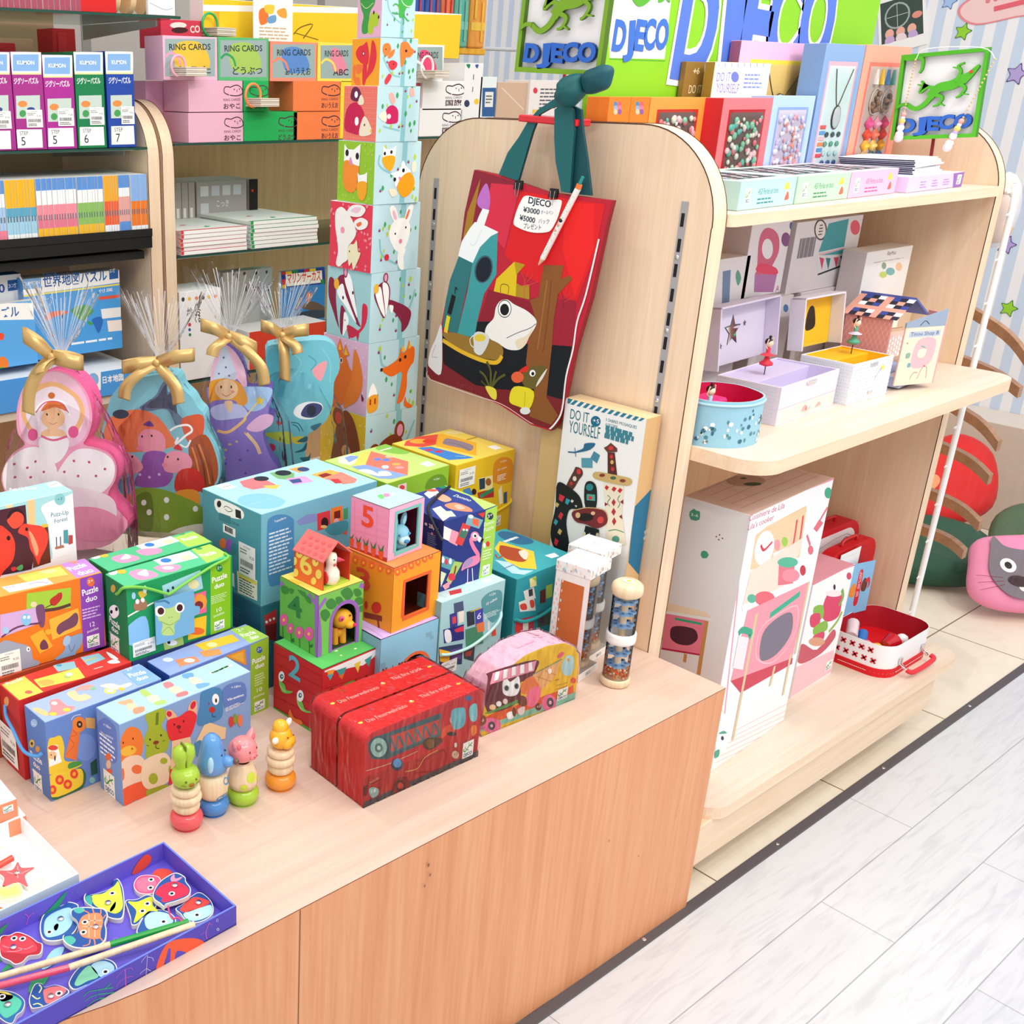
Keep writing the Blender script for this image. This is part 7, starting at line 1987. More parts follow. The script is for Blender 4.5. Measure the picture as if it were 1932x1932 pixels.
# ---------- book and card fixtures behind ----------
end_panel(-.302,-.2715,1.45,1.9,1.473,.13,'fixture_end_panel','left of two maple end panels side by side behind the counter')
end_panel(-.2615,-.231,1.45,1.9,1.473,.13,'fixture_end_panel','right of two maple end panels side by side behind the counter')
mb=MB();mb.box((-1.3,1.88,.0),(-.303,1.9,1.9),{'*':'c8a888'});tag(mb.build('fixture_back_panel'),'tan back panel behind the numbered puzzle boxes','panel')
mb=MB();mb.box((-.2305,1.88,.0),(1.2,1.9,1.36),{'*':'maple_z'});tag(mb.build('fixture_back_panel'),'maple back panel behind the ring card boxes','panel')
mb=MB();mb.box((-1.3,2.3,0),(1.6,2.32,2.2),{'*':'b8b4b0'});
for i in range(9):mb.box((-1.2+.3*i,2.297,.8),(-1.17+.3*i,2.3,2.2),'8c8a88',.0005)
tag(mb.build('display_back_board'),'grey slatted board far behind, holding the hanging toys','panel')
def gshelf(label,x0,x1,z,y0=1.448,y1=1.878,k='glass_shelf',th=.006):
 mb=MB();mb.box((x0,y0,z-th),(x1,y1,z),{'*':k,'F':'1c4c40'},.0005)
 o=tag(mb.build('glass_shelf'),label,'shelf')
 for x in(x0+.03,x1-.03):
  m2=MB();m2.ext([(y0+.06,z-th-.001),(y1-.01,z-th-.001),(y1-.01,z-th-.035),(y0+.06,z-th-.014)],(x,0,0),(0,1,0),(0,0,1),(1,0,0),.004,'9c9894');m2.build('shelf_bracket',o)
gshelf('glass shelf under the numbered puzzle boxes',-1.25,-.303,1.372)
gshelf('uppermost glass shelf at the top left',-1.25,-.203,1.651,1.448,1.87)
gshelf('glass shelf under the ring card boxes',-.2305,1.15,1.378)
gshelf('glass shelf under the stacks of red and green workbooks',-.2305,1.15,1.117)
gshelf('glass shelf low down under the picture books',-.2305,1.15,.80)
mb=MB();mb.box((-1.25,1.44,1.145),(-.3035,1.87,1.172),{'*':'141414'},.001);mb.box((-1.25,1.438,1.172),(-.3035,1.441,1.19),'181818',.0005);mb.box((-1.2,1.46,1.118),(-.315,1.5,1.137),'202020',.001)
tag(mb.build('black_shelf'),'black metal shelf holding the row of thin striped workbooks','shelf')
mb=MB();mb.box((-1.25,1.45,.78),(-.3035,1.87,.80),{'*':'maple_x'});tag(mb.build('wooden_shelf'),'low maple shelf behind the wrapped gifts, carrying the map puzzles','shelf')
carton('puzzle_box','dark blue numbered puzzle box marked 7, rightmost of the row','puzzle box',(-0.3955,1.462,1.3725),0,(0.0711,0.2,0.2019),{'*':'2048a8','T':'fbfbfb'},{'F':'''u2
P fff 0 503 180 4 -6 -118 -181 -2
P 88b4e8 15 491 148 3 -4 -87 -149 -2
t fff 20 40 439 132 441 B|KUMON
P f4e8a8 -6 396 180 3 0 -10 -181 -2
t fff 26 15 340 156 342 B|ジグソーパズル
P c8d8d0 22 277 138 3 -2 -123 -139 -1
e e89048 63 234 30 0 -1 -17
e 3c4c8c 115 205 27 0 -1 -13
e 48a058 61 183 21 0 -1 -19
P fbfbf8 17 114 148 1 2 -100 -153 0
t 202830 21 37 85 91 85|STEP
t 202830 46 45 29 72 29|7
s 84 124 170 219'''},group=GP6)
carton('puzzle_box','green numbered puzzle box marked 6','puzzle box',(-0.4735,1.462,1.3725),0,(0.072,0.2,0.1994),{'*':'14804c','T':'fbfbfb'},{'F':'''u2
P fff 0 496 182 4 -7 -115 -183 -2
P 88b4e8 14 484 152 4 -5 -86 -153 -2
t fff 19 37 434 135 435 B|KUMON
P f4e8a8 -7 392 183 2 -1 -9 -183 -2
t fff 25 12 336 157 339 B|ジグソーパズル
P c8d8d0 18 275 142 3 -3 -122 -143 -1
e e89048 58 232 29 0 -1 -17
e 3c4c8c 108 203 26 0 -1 -13
e 48a058 55 182 21 0 -1 -19
P fbfbf8 12 112 151 0 1 -98 -156 0
t 202830 20 31 83 83 83|STEP
t 202830 45 38 28 64 29|6
s 77 122 169 215'''},group=GP6)
carton('puzzle_box','magenta puzzle box marked 5 with a blue puzzle corner, left of the green box','puzzle box',(-0.5492,1.462,1.3725),0,(0.0721,0.2,0.1917),{'*':'b02c98','T':'fbfbfb'},{'F':'''u2
P fff 0 477 182 4 -8 -114 -183 -2
P 88b4e8 14 465 153 4 -6 -85 -154 -1
t fff 19 35 416 136 417 B|KUMON
P f4e8a8 -8 374 183 2 -1 -9 -183 -2
t fff 25 10 320 156 322 B|ジグソーパズル
P c8d8d0 15 259 144 3 -5 -120 -144 0
e e89048 53 217 28 0 -1 -17
e 3c4c8c 101 189 25 0 -1 -13
e 48a058 49 168 20 0 -1 -18
P fbfbf8 7 109 154 0 -1 -97 -158 1
t 202830 20 26 80 76 81|STEP
t 202830 44 32 27 57 27|5
s 70 119 168 210'''},group=GP6)
carton('puzzle_box','magenta puzzle box marked 5 beside the leftmost box, with a train picture','puzzle box',(-0.6213,1.462,1.3725),0,(0.0702,0.2,0.196),{'*':'a8308c','T':'fbfbfb'},{'F':'''u2
P fff 0 488 178 4 -9 -112 -179 -2
P 88b4e8 13 476 149 4 -7 -83 -149 -2
t fff 19 34 428 132 429 B|KUMON
P f4e8a8 -9 387 178 2 0 -9 -179 -2
t fff 24 8 333 150 336 B|ジグソーパズル
P c8d8d0 12 274 140 3 -5 -117 -141 -1
e e89048 48 233 27 0 -1 -16
e 3c4c8c 94 205 24 0 -1 -12
e 48a058 44 185 19 0 -2 -18
P fbfbf8 1 105 149 -1 -1 -94 -154 0
t 202830 19 19 76 67 77|STEP
t 202830 43 24 24 48 24|5
s 62 114 158 204'''},group=GP6)
carton('puzzle_box','magenta puzzle box cut off by the left edge of the photo','puzzle box',(-0.693,1.462,1.3725),0,(0.0693,0.2,0.1944),{'*':'a8308c','T':'fbfbfb'},{'F':'''u2
P fff 0 484 175 4 -10 -110 -176 -2
P 88b4e8 12 473 148 3 -7 -81 -149 -2
t fff 18 32 425 131 426 B|KUMON
P f4e8a8 -10 385 176 2 -1 -9 -176 -2
t fff 24 6 332 147 335 B|ジグソーパズル
P c8d8d0 9 274 139 3 -6 -115 -140 -1
e e89048 44 233 26 0 -2 -16
e 3c4c8c 87 206 23 0 -1 -12
e 48a058 39 186 19 0 -2 -18
P fbfbf8 -4 100 148 0 -3 -93 -152 1
t 202830 19 13 73 59 73|STEP
t 202830 43 17 21 40 21|5
s 55 110 153 198'''},group=GP6)
def books(x0,x1,n,y,z,h_,d,cols,label,group,name='workbook'):
 w_=(x1-x0)/n;mb=MB();mb.box((0,0,0),(w_*.9,d,h_),{'*':'f4f2ee'},.0004);v=h_/UN;L=[];a=0
 for c,f in cols:L.append('r %s 0 %g %g %g'%(c,v*(1-a-f),w_*.9/UN,v*(1-a)));a+=f
 L.append('q 5c6c80 1 %g %g %g %g'%(w_/UN*.2,v*.3,w_/UN*.7,v*.5));mb.art((0,0,0),(1,0,0),(0,0,1),w_*.9,h_,'\n'.join(L))
 rn=random.Random(n);p=mb.build(name,None,(x0,y,z));tag(p,label,'book',group)
 for i in range(1,n):dup(p,(x0+i*w_,y+rn.random()*.003,z))
BKX=lambda x:-.687+(x+0)/1085*.38
for a,b,n,c,lb in((-200,58,12,[('5c94dc',.2),('f4f6f8',.2),('a8c8ec',.35),('f08098',.25)],'thin workbooks with blue, white and pink spines at the left of the black shelf'),(60,265,10,[('f4b820',.42),('58a8c8',.14),('a0d0e8',.26),('f0f4f8',.12),('5c94dc',.06)],'thin workbooks with yellow over light blue spines'),
(270,552,15,[('5c94dc',.18),('f4f6f8',.22),('f490a0',.22),('e87890',.14),('f4bc28',.24)],'thin workbooks with blue, white, pink and yellow spines'),(558,748,10,[('5c94dc',.2),('f4f6f8',.2),('8cc060',.34),('f4bc28',.26)],'thin workbooks with green middle bands on the spines'),
(752,858,6,[('f4ac20',.4),('ee6030',.38),('f0f2f4',.14),('5c94dc',.08)],'thin workbooks with orange and red spines'),(862,950,5,[('5c94dc',.2),('f0f4f8',.14),('e8a8a0',.4),('5c94dc',.26)],'thin workbooks with blue ends and pale pink middle'),
(955,1082,7,[('88b4ec',.42),('f07c20',.4),('f0f4f8',.12),('5c94dc',.06)],'thin workbooks with light blue over orange spines, rightmost on the black shelf')):
 books(BKX(a),BKX(b),n,1.448,1.1725,.14,.2,c,lb,lb.replace('thin ',''))
carton('puzzle_box','blue world map puzzle box standing behind the gifts','puzzle box',(-0.6171,1.5,0.9),0,(0.2535,0.05,0.1907),{'*':'4898dc','F':'4ca0e4','T':'f4f4f0'},{'F':'''u2
P fbfbf8 -8 506 641 8 0 -113 -643 -14
P 88b4e8 -6 484 123 0 -4 -66 -121 0
t fff 20 1 441 106 442|KUMON
t 2c60a8 52 129 423 547 425 B|世界地図パズル
t 4878b8 17 131 483 215 486|くもんの
P 2c60a8 565 491 63 1 -3 -65 -61 -3
t fff 21 568 464 623 465|3才
P f4e468 -10 387 643 8 -1 -10 -643 -8
B 4c9c48 298 271 46 20 74 -8 25 -36 -39 -29 -38 -20 -53 39
B 2c6cc0 431 199 57 10 16 -35 -32 -63 -25 45
B e86848 127 258 63 17 80 -9 -10 -15 -73 -8 -54 -18
B 48a048 402 194 36 -21 -28 -5
P f0f0f0 495 254 138 -2 -3 -59 -129 2
P f4e8e0 533 179 105 -4 -3 -67 -96 3
t fff 16 487 354 581 355|付属
P e85840 486 329 141 0 -1 -18 -140 -1
t fff 20 99 348 182 351|楽しく
q f0f8ff 1 282 51 634 83'''},group=GP5)
carton('puzzle_box','blue topped japan map puzzle box, partly hidden, at the left edge behind the gifts','puzzle box',(-0.7832,1.475,0.9),0,(0.1785,0.024,0.1458),{'*':'4898dc','F':'5cacec','T':'f4f4f0'},{'F':'''u2
P fbfbf8 1 395 441 -46 -4 -94 -448 43
t 2c60a8 46 241 287 350 289 B|ズル
B f08030 176 42 53 25 30 -36 -12 -39 -59 1
B 48a048 172 3 67 -2 14 -42 -68 2
B f05030 224 202 25 -11 -12 -30 -24 11'''},group=GP5)
carton('puzzle_box','white and blue puzzle box with a number 0 cut off by the left edge','puzzle box',(-0.7549,1.53,0.9),0,(0.1488,0.1,0.1998),{'*':'4898dc','F':'f8f8f4'},{'F':'''u2
t 2c50a0 46 231 402 265 403 B|0
P 2c60a8 287 467 64 0 -5 -60 -62 -2
t fff 20 289 424 344 425|3才'''},group=GP5)
carton('puzzle_box','flat blue map puzzle box lying on the shelf, with a white lid showing islands','puzzle box',(-0.5024,1.4405,0.803),0,(0.1458,0.42,0.0613),{'*':'4898dc','F':'4c98e0','T':'f0f4f4'},{'F':'''u2
P fbfbf8 0 179 106 -2 -8 -134 -107 3
e 88b4e8 51 113 37 -5 -3 -42
t fff 34 115 83 257 83 B|日本地図'''},group=GP5)
carton('puzzle_box','flat blue map puzzle box at the left edge, beneath the standing map puzzles','puzzle box',(-0.8451,1.4405,0.803),0,(0.3333,0.42,0.0774),{'*':'4898dc','F':'4c98e0','T':'e8f0f4'},group=GP5)
carton('card_box','lower pink ring card box, nearest the end panels','card box',(-0.1871,1.45,1.3785),0,(0.16,0.11,0.0667),{'*':'ecb4cc','L':'ecb4cc'},{'F':'''u2
L 50283c 6 304 128 52 13 35 -18 5 -31 -41 -12 -49 3
L 50283c 6 304 130 -35 1 -6 -30 36 -16
e 50283c 337 117 4 0 0 -5
e 50283c 376 119 4 0 0 -5
L 50283c 4 357 116 0 -16
t 50283c 14 258 52 381 54|RING CARDS
t 50283c 25 257 10 380 10 B|おやこ'''},group=GP9)
carton('card_box','upper pink ring card box stacked on the lower one','card box',(-0.1852,1.45,1.447),0,(0.1564,0.11,0.0694),{'*':'ecb4cc','L':'ecb4cc'},{'F':'''u2
L 50283c 6 296 136 51 14 36 -17 5 -31 -41 -12 -49 3
L 50283c 6 296 139 -35 -1 -5 -29 35 -15
e 50283c 329 126 4 0 0 -5
e 50283c 367 128 4 0 0 -5
L 50283c 4 349 125 0 -15
t 50283c 14 250 60 372 63|RING CARDS
t 50283c 25 250 17 372 20 B|おやこ'''},group=GP9)
carton('card_box','pink ring card box behind, its end showing left of the stack','card box',(-0.2315,1.565,1.3785),0,(0.1202,0.1,0.1365),{'*':'e4a8c4'},{'F':'''u2
L 50283c 6 213 322 49 14 35 -17 4 -31 -40 -13 -48 3
L 50283c 6 213 325 -35 -1 -6 -29 34 -15
e 50283c 244 313 4 0 0 -5
e 50283c 282 314 4 0 0 -5
L 50283c 4 264 311 -1 -15'''},group=GP9)
carton('card_box','lower green ring card box with dark face logo','card box',(-0.0251,1.45,1.3785),0,(0.167,0.11,0.0678),{'*':'1cac58','L':'1cac58'},{'F':'''u2
L 50283c 7 316 129 54 13 39 -18 6 -33 -44 -12 -53 4
L 50283c 7 315 131 -38 0 -5 -30 39 -17
e 50283c 351 118 4 0 0 -5
e 50283c 393 119 4 0 0 -5
L 50283c 5 373 116 0 -16
t 50283c 15 267 50 399 51|RING CARDS
t 50283c 26 268 5 400 6 B|どうぶつ'''},group=GP9)
carton('card_box','upper green ring card box, behind the orange ring','card box',(-0.0259,1.45,1.447),0,(0.0761,0.11,0.0698),{'*':'1cac58','L':'1cac58'},{'F':'''u2
L 50283c 6 93 136 52 13 37 -17 5 -31 -42 -13 -50 3
L 50283c 6 93 138 -37 0 -5 -30 37 -15
e 50283c 126 126 4 0 0 -5
e 50283c 166 128 4 0 0 -5
L 50283c 5 147 124 0 -15
t 50283c 14 46 59 172 63|RING CARDS
t 50283c 25 46 17 172 19 B|どうぶつ'''},group=GP9)
carton('card_box','lower orange ring card box','card box',(0.1298,1.45,1.3785),0,(0.1552,0.11,0.0669),{'*':'f48048','L':'f48048'},{'F':'''u2
L 50283c 7 281 129 57 13 42 -18 7 -34 -46 -13 -56 4
L 50283c 7 281 131 -41 1 -4 -32 40 -17
e 50283c 318 118 5 0 0 -5
e 50283c 363 119 5 0 0 -5
L 50283c 5 342 116 0 -17
t 50283c 15 231 50 371 52|RING CARDS
t 50283c 27 232 7 372 8 B|あいうえお'''},group=GP9)
carton('card_box','upper orange ring card box','card box',(0.1278,1.45,1.447),0,(0.1545,0.11,0.0715),{'*':'f48048','L':'f48048'},{'F':'''u2
L 50283c 7 280 141 57 15 41 -18 7 -33 -46 -13 -55 3
L 50283c 7 280 144 -40 0 -5 -31 41 -16
e 50283c 317 131 5 0 0 -5
e 50283c 361 133 5 0 0 -5
L 50283c 5 340 129 1 -16
t 50283c 15 231 63 369 66|RING CARDS
t 50283c 26 232 20 371 22 B|あいうえお'''},group=GP9)
carton('card_box','white flag ring card box, upper of two right of the block tower','card box',(0.5806,1.45,1.447),0,(0.1602,0.11,0.0755),{'*':'f4f4f8','L':'f4f4f8'},{'F':'''u2
L 50283c 8 276 153 67 16 50 -20 10 -35 -53 -15 -67 3
L 50283c 8 276 156 -48 -1 -3 -33 49 -18
e 50283c 321 142 5 0 1 -5
e 50283c 373 144 6 0 1 -5
L 50283c 6 348 140 2 -18
t 50283c 16 222 72 386 76|RING CARDS
t 50283c 29 226 31 391 34 B|国旗'''},group=GP9)
carton('card_box','white flag ring card box, lower of two right of the block tower','card box',(0.5731,1.45,1.3785),0,(0.1612,0.11,0.0732),{'*':'f4f4f8','L':'f4f4f8'},{'F':'''u2
L 50283c 8 278 146 67 15 50 -21 11 -36 -54 -14 -67 4
L 50283c 8 277 148 -47 1 -4 -34 49 -19
e 50283c 323 134 6 0 1 -5
e 50283c 375 135 6 0 1 -5
L 50283c 6 350 132 2 -19
t 50283c 16 224 64 389 66|RING CARDS
t 50283c 29 227 22 393 23 B|国旗'''},group=GP9)
carton('card_box','yellow ring card boxes edge beside the block tower','card box',(0.2862,1.452,1.3785),0,(0.0471,0.11,0.1409),{'*':'f8d838'},group=GP9)
carton('card_box','red sided card box between the tower and the flag boxes','card box',(0.5367,1.455,1.3785),0,(0.0317,0.1,0.1396),{'*':'f04868'},group=GP9)
carton('card_box','white card box with coloured dots, right of the flag boxes','card box',(0.7608,1.47,1.3785),0,(0.075,0.1,0.1919),{'*':'f0f0f4'},{'F':'''u2
B 208858 8 469 42 1 -12 -27
B 3c58a8 99 466 35 5 -11 -27
e 303860 41 213 28 0 2 -24
e f0c838 139 226 26 0 2 -20
q 6c7080 2 86 263 96 426'''},group=GP9)
carton('card_box','pink edged windowed ring card box, leftmost of the top row','card box',(-0.2507,1.452,1.5165),0,(0.1505,0.08,0.0939),{'*':'f0bcd4','F':'f0bcd4'},{'F':'''u2
P 9cb0b0 16 217 345 10 -4 -204 -348 -4
B e8c040 82 188 179 12 56 -131 -212 -18
t 303c44 32 43 159 328 167 B|RING CARDS
t 303c44 33 95 36 326 41 B|おうた
L f0a0c0 13 16 122 36 23 46 -21 18 -44'''},group=GP14)
carton('card_box','green edged windowed ring card box in the top row','card box',(-0.0983,1.452,1.5165),0,(0.1503,0.08,0.0954),{'*':'58b878','F':'58b878'},{'F':'''u2
P 9cb0b0 17 220 342 10 1 -207 -346 -3
B a8c860 88 191 166 12 62 -132 -199 -18
t 303c44 33 48 160 326 168 B|RING CARDS
t 303c44 34 107 37 326 41 B|どうぶつ
L 30a060 14 20 122 38 24 50 -22 19 -45'''},group=GP14)
carton('card_box','orange edged windowed ring card box in the top row','card box',(0.0566,1.452,1.5165),0,(0.1471,0.08,0.0905),{'*':'f49078','F':'f49078'},{'F':'''u2
P 9cb0b0 19 208 331 9 5 -194 -335 -3
B 5c8cd0 95 178 144 11 68 -117 -178 -18
t 303c44 34 53 146 316 153 B|RING CARDS
t 303c44 35 118 38 319 42 B|あいうえお
L f08868 15 24 107 40 24 54 -23 22 -46'''},group=GP14)
carton('card_box','yellow edged windowed ring card box beside the block tower','card box',(0.2068,1.452,1.5165),0,(0.1224,0.08,0.092),{'*':'f4e058','F':'f4e058'},{'F':'''u2
P 9cb0b0 20 212 268 7 8 -197 -270 -2
B e888a0 103 181 68 10 74 -118 -104 -18
t 303c44 35 58 148 253 154 B|RING CARDS
t 303c44 36 130 39 258 42 B|ABC
L f4d868 15 28 108 42 25 58 -23 24 -48'''},group=GP14)
carton('card_box','white edged windowed ring card box right of the block tower','card box',(0.5144,1.452,1.5165),0,(0.1411,0.08,0.0961),{'*':'f4f4f4','F':'f4f4f4'},{'F':'''u2
P 9cb0b0 24 221 308 8 18 -194 -313 -3
B e84878 118 188 83 10 88 -110 -123 -19
t 303c44 38 69 153 296 159 B|RING CARDS
t 303c44 38 154 52 305 55 B|
L f8f8f8 17 37 110 46 26 67 -24 30 -51'''},group=GP14)
def ring(label,c,r_,k,yw=0):
 t=thing('card_ring',label,'ring cards',c,yw,'loose ring card booklets')
 mb=MB();mb.tube([(r_*math.cos(R(a)),0,r_*math.sin(R(a)))for a in range(0,360,15)],.0032,k+'g',8,True);mb.build('ring',t)
 mb=MB()
 for i in range(5):mb.box((-.005+.002*(i%2),-.03,-r_+.0005+.004*i),(.062,.03,-r_+.0038+.004*i),'f0e8dc' if i%2 else 'd8c8b8',.0004)
 mb.build('cards',t)
ring('orange ring of cards lying in front of the green boxes',(-0.0119,1.43,1.4844),.026,'f49050',10)
ring('green ring of cards lying on top of the ring card boxes',(-0.0192,1.6,1.645),.026,'20b060',10)
ring('white ring of cards lying right of the block tower',(0.5613,1.42,1.5557),.027,'f8f8f8',10)
ring('pink ring of cards lying on top of the pink boxes',(-0.2244,1.43,1.5468),.022,'f4b0c8',10)
carton('toy_box','long yellow boxed toy with a white border, on top of the ring card boxes','toy box',(-0.0252,1.62,1.585),0,(0.9138,0.06,0.1201),{'*':'f8f8f4','F':'f4cc24'},{'F':'''u2
P fbfbf8 0 263 2331 70 4 -36 -2336 -69
P e8a820 82 228 41 1 -2 -144 -42 -2
L 806018 8 715 118 57 43 105 21 -80 -86
L 806018 6 727 127 117 -21 83 -15'''},group='yellow toy boxes')
carton('display_card','white standing card with a colourful drawing, in front of the yellow box','card',(0.0859,1.56,1.5935),0,(0.1246,0.004,0.1373),{'*':'fbfbf8'},{'F':'''u2
B f07830 42 214 54 18 22 -70 -65 -26
B f8c840 85 247 76 3 -11 -47 -54 5
B f8a040 183 220 66 18 11 -55 -55 6
B 68a0d0 107 178 65 18 1 -40 -55 -9
q c0b090 4 43 50 283 129'''})
carton('toy_box','small red box on top of the pink ring card boxes','toy box',(-0.1622,1.6,1.59),0,(0.118,0.1,0.0626),{'*':'d83850'},{'F':'''u2
e f8e8e0 126 126 60 2 -1 -17
e 481820 135 99 60 2 -1 -17
t f8f0e8 38 214 87 295 93 B|CO'''})
def stack(x0,w_,y0,d,z,n,h_,k,ks,label,group):
 mb=MB();mb.box((0,0,0),(w_,d,h_*.93),{'*':'fafaf8','F':'fafaf8','L':ks,'T':'f4f6f4'},.0006);u,v=w_/UN,h_/UN
 mb.art((0,0,0),(1,0,0),(0,0,1),w_,h_*.93,'r %s 0 0 %g %g\nr e0d8dc 0 0 %g %g'%(k,u*.04,v,u,v*.12));mb.art((0,0,h_*.93),(1,0,0),(0,1,0),w_,d,'p %s 0 0 %g 0 %g 60 0 60\nl 8a9c9c 3 100 300 300 420 500 330\nb 48a868 500 200 600 240 560 320\nb d84858 300 500 380 560 420 500'%(k,u,u))
 p=mb.build('workbook',None,(x0,y0,z));tag(p,label,'book',group);rn=random.Random(n)
 for i in range(1,n):dup(p,(x0+(rn.random()-.5)*.006,y0+rn.random()*.004,z+h_*i),(rn.random()-.5)*1.5)
stack(-.215,.2,1.452,.26,1.1175,6,.0098,'e03c38','e8d8e0','white workbooks with red spines stacked on the glass shelf','stack of red workbooks')
stack(.0,.22,1.452,.26,1.1175,7,.0098,'28a058','e8f0ec','white workbooks with green spines stacked on the glass shelf','stack of green workbooks')
def case(x,w_,label,art=None):
 mb=MB();mb.box((0,0,0),(w_,.15,.15),{'*':'b0a4a0','F':'a8a4a4'},.001)
 if art:mb.art((0,0,0),(1,0,0),(0,0,1),w_,.15,art)
 return tag(mb.build('book_case_box',None,(x,1.68,1.1175)),label,'book','grey cased books on the glass shelf')
for i in range(4):case(-.105+.0215*i,.02,'grey cased book seen from its spine','q f0ece8 1 20 200 80 500')
case(-.015,.165,'grey cased flag picture book facing forward','r d8dce0 60 560 190 690\nr c8ccd8 240 560 370 690\nr d0d4dc 420 560 550 690\nr c8d0d8 600 560 730 690\nr d0d0d8 60 340 190 470\nr c8ccd4 60 120 190 250\nt f0f0f0 70 320 420 520 420|こっき')
case(.158,.03,'black cased book with red dots','r 181418 0 0 200 900\ne d83030 60 600 20 0 0 20')
carton('picture_book','white boxed picture book set with small coloured icons, behind the fairy gift','book',(-0.2257,1.45,0.8035),0,(0.1251,0.11,0.2262),{'*':'f4f2f4','L':'e8e4e4'},{'F':'''u2
e 303030 28 519 12 -1 0 -14
e f0c030 76 518 12 -1 0 -12
e e87840 128 517 12 -1 0 -12
e 303030 177 516 12 -1 0 -14
e f0c030 223 516 13 -1 0 -12
e e87840 272 515 13 -1 0 -12
t 303030 38 53 418 96 416 B|絵
t 303030 38 113 411 156 409 B|お
t 303030 38 112 368 155 366 B|くる
e d83c60 72 357 12 -1 0 -12
e 3060b0 71 325 10 -1 0 -10
e 308850 73 293 10 -1 0 -10'''},group=GP8)
carton('picture_book','white counting picture book marked 1 2 3','book',(0.0537,1.66,0.8035),0,(0.1707,0.04,0.2229),{'*':'f0eeee'},{'F':'''u2
e 303038 87 538 9 -1 0 -11
e 303038 183 536 12 -1 0 -13
e 303038 283 532 12 -1 0 -13
e 303038 377 529 10 -1 0 -12
t 202428 42 192 411 325 411 B|1·2·3
e 303038 395 408 10 -1 0 -12
e 303038 418 286 12 -1 0 -12'''},group=GP8)
carton('picture_book','blue circus picture book with a chequered red, yellow and green border','book',(0.1798,1.56,0.8035),0,(0.1598,0.012,0.2268),{'*':'2c88d0','L':'f4f4f0'},{'F':'''u2
P 203c98 -6 578 388 -1 23 -129 -386 8
P fbfbf8 36 547 328 -1 8 -85 -322 2
P d82c34 0 575 36 0 4 -29 -34 1
P f0c828 36 575 54 0 5 -28 -55 1
P 208848 97 575 48 0 4 -27 -48 0
P d82c34 201 576 49 -1 3 -27 -48 1
P f0c828 250 575 56 -1 3 -27 -55 1
P d82c34 4 514 34 0 5 -37 -33 1
P f0c828 7 476 34 1 3 -25 -32 0
P 208848 353 482 35 0 4 -33 -33 1
t e04030 57 53 486 353 482 B|マリンサーカス
B e87838 229 398 31 6 14 -30 -24 -56 -20 31
B 6a5848 169 307 99 29 90 -29 52 -45 -89 0
B 384858 169 268 203 -2 40 -54 -229 6'''},group=GP8)
carton('picture_book','white picture book with red print lying low behind the cat gift','book',(-0.0126,1.448,0.8035),0,(0.2628,0.1,0.1019),{'*':'f0f0f0','F':'e84830','T':'f4f0f0'},group=GP8)
mb=MB();mb.tube([(.5,1.72,1.62),(1.6,1.72,1.62)],.006,'c0c0c4',8);o=tag(mb.build('hanging_rail'),'thin metal rail carrying the hanging toy packets','rail')
HG='hanging toy packets';rn=random.Random(4)
def packet(x,z,w_,h_,kc,kt,label,y=1.7):
 t=thing('toy_packet',label,'toy packet',(x,y,z),0,HG)
 mb=MB();mb.box((0,0,0),(w_,.02,h_),kc+'g',.004);mb.box((.004,-.002,h_*.3),(w_-.004,0,h_*.45),kt,.001);mb.box((w_*.2,-.006,h_*.5),(w_*.3,0,h_),kt,.002);mb.box((w_*.65,-.006,h_*.1),(w_*.75,0,h_*.8),kt,.002);mb.build('toy',t)
 mb=MB();mb.box((-.004,-.004,-.02),(w_+.004,.024,-.002),'f4b418',.003);mb.build('base_card',t)
 mb=MB();mb.face([(-.004,-.009,-.02),(w_+.004,-.009,-.02),(w_+.004,-.009,h_+.02),(-.004,-.009,h_+.02)],'film');mb.build('clear_bag',t)
for i,(x,w_,kc,kt,lb)in enumerate(((.70,.035,'2c60c8','5088e0','narrow blue hanging toy packet beside the tower'),(.745,.07,'2c5cc0','c83850','blue and red hanging toy packet, left of the orange one'),(.822,.06,'2858b0','d04860','blue hanging toy packet with red rails'),(.888,.05,'f07840','e03830','orange hanging toy packet'),(.945,.06,'58b8a8','88d0c0','pale green hanging toy packet'),(1.012,.07,'f0a020','f8d048','yellow hanging toy packet, rightmost'))):packet(x,1.62,w_,.16,kc,kt,lb)
for x,kc,lb in((.98,'2c60c8','lower blue hanging toy packet'),(1.05,'e8b020','lower yellow hanging toy packet'),(.92,'b8b0a8','lower grey hanging toy packet')):packet(x,1.46,.05,.1,kc,'f4b418',lb,1.74)
carton('toy_box','kraft brown block of toy in clear wrap, left of the logo sign','toy box',(0.9026,1.47,1.3785),0,(0.1294,0.1,0.1429),{'*':'d8bca8','F':'d0b098'},{'F':'''u2
L e8d8cc 7 41 319 129 -74 133 -77'''},group=GP10)
carton('toy_box','white box with a red dot and barcode text, behind the red rod','toy box',(1.0326,1.46,1.3785),0,(0.1554,0.1,0.1498),{'*':'ece4e4'},{'F':'''u2
e d83848 61 302 25 0 3 -21
q 606068 6 119 168 367 323
q e8c040 1 48 120 196 187'''},group=GP10)
carton('toy_box','blue card-backed packet with a barcode','toy box',(0.8286,1.47,1.3785),0,(0.0685,0.03,0.1567),{'*':'e8eef4'},{'F':'''u2
P 2c5c98 22 318 145 1 9 -196 -139 1
P e8e8e8 54 291 88 0 4 -102 -87 0
q 303030 3 67 208 132 272'''},group=GP10)
carton('toy_box','red toy box on the uppermost glass shelf','toy box',(-0.4523,1.46,1.6515),0,(0.0896,0.15,0.0775),{'*':'d81c20'},group='toys along the uppermost glass shelf')
